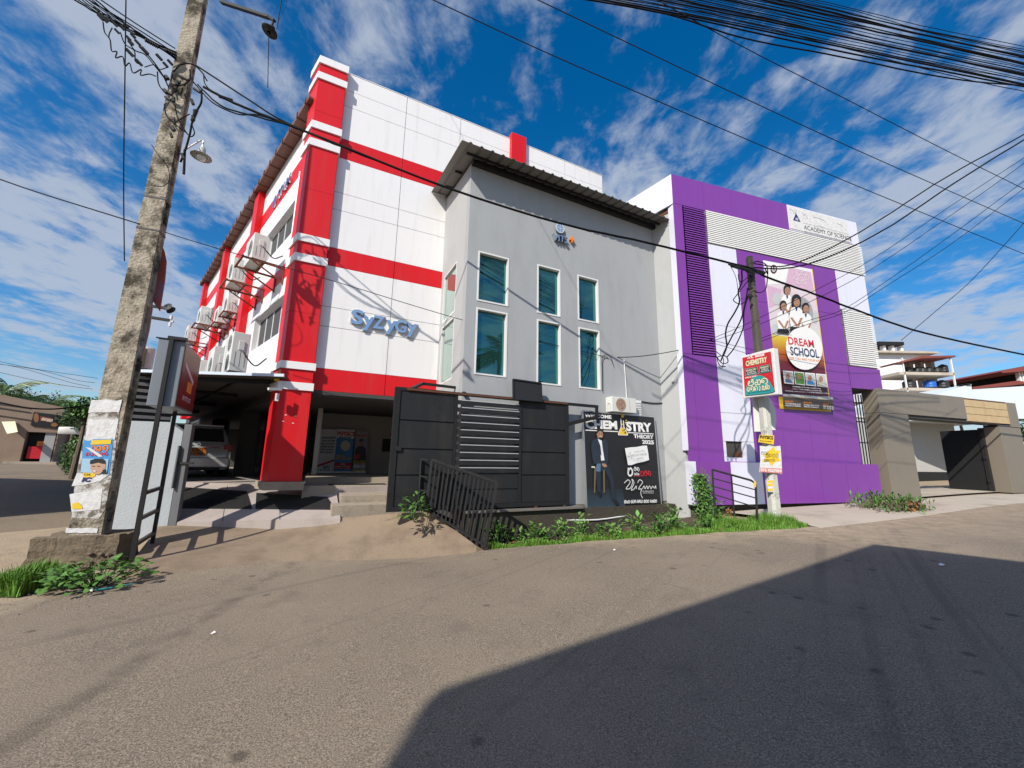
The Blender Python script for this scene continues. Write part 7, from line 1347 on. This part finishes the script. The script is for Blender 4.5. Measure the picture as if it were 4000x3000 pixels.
# across the street, seen in the window glass and casting the road's shadow
palm('coconut palm across the street mirrored in the windows, the taller one', (13.2, -2.6, 0), 8.2, 1.0, 51, 18, None); palm('coconut palm across the street mirrored in the windows, the lower one', (17.3, -.6, .1), 6.2, .9, 52, 16, None)
t = thing('far_pole', 'utility pole across the street mirrored in the glass', 'utility pole', (12.6, .6, 0)); mb = MB(); mb.tube([(0, 0, -.2), (0, 0, 7.4)], [.13, .09], 8); mb.build('shaft', M['pole_dark'], t); mb = MB(); mb.bar((-.5, 0, 6.9), (.5, 0, 6.9), .08); mb.build('crossarm', M['black_metal'], t)
Hh = 7.0; kx, ky = SUNV.x/SUNV.z, SUNV.y/SUNV.z
def caster(px, py): p = onground(px, py); return Vector((p[0]+kx*(Hh-p[2]), p[1]+ky*(Hh-p[2])))
c1 = caster(3410, 2128); c2 = caster(1735, 2690); c4 = caster(1550, 3000); c3 = caster(4000, 2198)
p3 = c2+(c4-c2).normalized()*9; p5 = c1+(c3-c1).normalized()*9; p4 = p3+(p5-c1)
t = thing('house_across', 'cream house across the street that shades the road', 'building', (0, 0, 0)); mb = MB()
pts = [c1, c2, p3, p4, p5]; mb.prism([(p.x, p.y) for p in pts], Hh-.15, Hh); mb.build('roof_slab', M['concrete_grey'], t); cen = sum(pts, Vector((0, 0)))/5; mb = MB(); mb.prism([tuple(cen+(p-cen)*.93) for p in pts], 0, Hh-.15); mb.build('wall', mat('cream_wall', (.62, .56, .46), .8, var=.05), t)
for i in range(3):
    a = Vector((*(cen+(c1-cen)*.93), 0)); b = Vector((*(cen+(c2-cen)*.93), 0)); d = (b-a).normalized(); n2 = Vector((d.y, -d.x, 0)); n2 = n2 if n2.dot(Vector((cen.x, cen.y, 0))-a) < 0 else -n2; P = a.lerp(b, (i+.5)/3)
    for z in (1.0, 4.0): mb = MB(); mb.add([P-d*.6+n2*.02+Vector((0, 0, z)), P+d*.6+n2*.02+Vector((0, 0, z)), P+d*.6+n2*.02+Vector((0, 0, z+1.4)), P-d*.6+n2*.02+Vector((0, 0, z+1.4))], [(0, 1, 2, 3)]); mb.build('window', M['dark_glass'], t)
t = thing('house_left', 'low house beyond the left edge that shades the side street', 'building', (0, 0, 0)); mb = MB(); mb.prism([(-34, 2.5), (-14.2, 2.5), (-14.2, 9.2), (-34, 9.2)], 0, 6.8); mb.build('wall', MATS['cream_wall'], t); mb = MB(); mb.prism([(-34.4, 2.3), (-14.0, 2.3), (-14.0, 9.4), (-34.4, 9.4)], 6.8, 6.95); mb.build('roof', M['roof_metal'], t)

# grit and small stones along the road edges
mb = MB(); r_ = random.Random(404); r0 = [((0, 0, .6), (.9, 0, -.2), (-.4, .8, -.2), (-.5, -.7, -.2))]
for i in range(2600):
    e = EDGE_S[r_.randrange(18, 78)]; d_ = abs(r_.gauss(0, .55)); x = e[0]+.42*d_+r_.uniform(-.4, .4); y = e[1]-.9*d_+r_.uniform(-.1, .2); q_ = r_.uniform(.004, .013); a = r_.random()*6.28; z = gz(x, y)+.012; c_, s_ = math.cos(a), math.sin(a)
    mb.add([(x, y, z+q_*r_.uniform(.5, 1)), (x+q_*c_, y+q_*s_, z), (x-q_*s_*.9-q_*.3, y+q_*c_*.9, z), (x-q_*c_*.7, y-q_*s_*.9, z)], [(0, 1, 2), (0, 2, 3), (0, 3, 1)])
tag(mb.build('road_grit', M['step_stone']), 'loose grit and small stones along the road edge', 'grit', kind='stuff')

mb = MB(); r_ = random.Random(606)
for i in range(900):
    x = -.3+r_.random()*5.3; y = 7.78+min(.25, (x+.35)*.13)+r_.random()**1.2*(.25+.25*(x+.35)); l = r_.uniform(.03, .08); leaf_faces(mb, Vector((x, y, gz(x, y)-.02+r_.random()*.10)), rvec(r_)+Vector((0, -.3, .3)), Vector((0, 0, 1)), l, l*.4)
tag(mb.build('dead_leaves', M['dry_leaf']), 'brown dead leaves among the verge plants', 'dead leaves', kind='stuff')
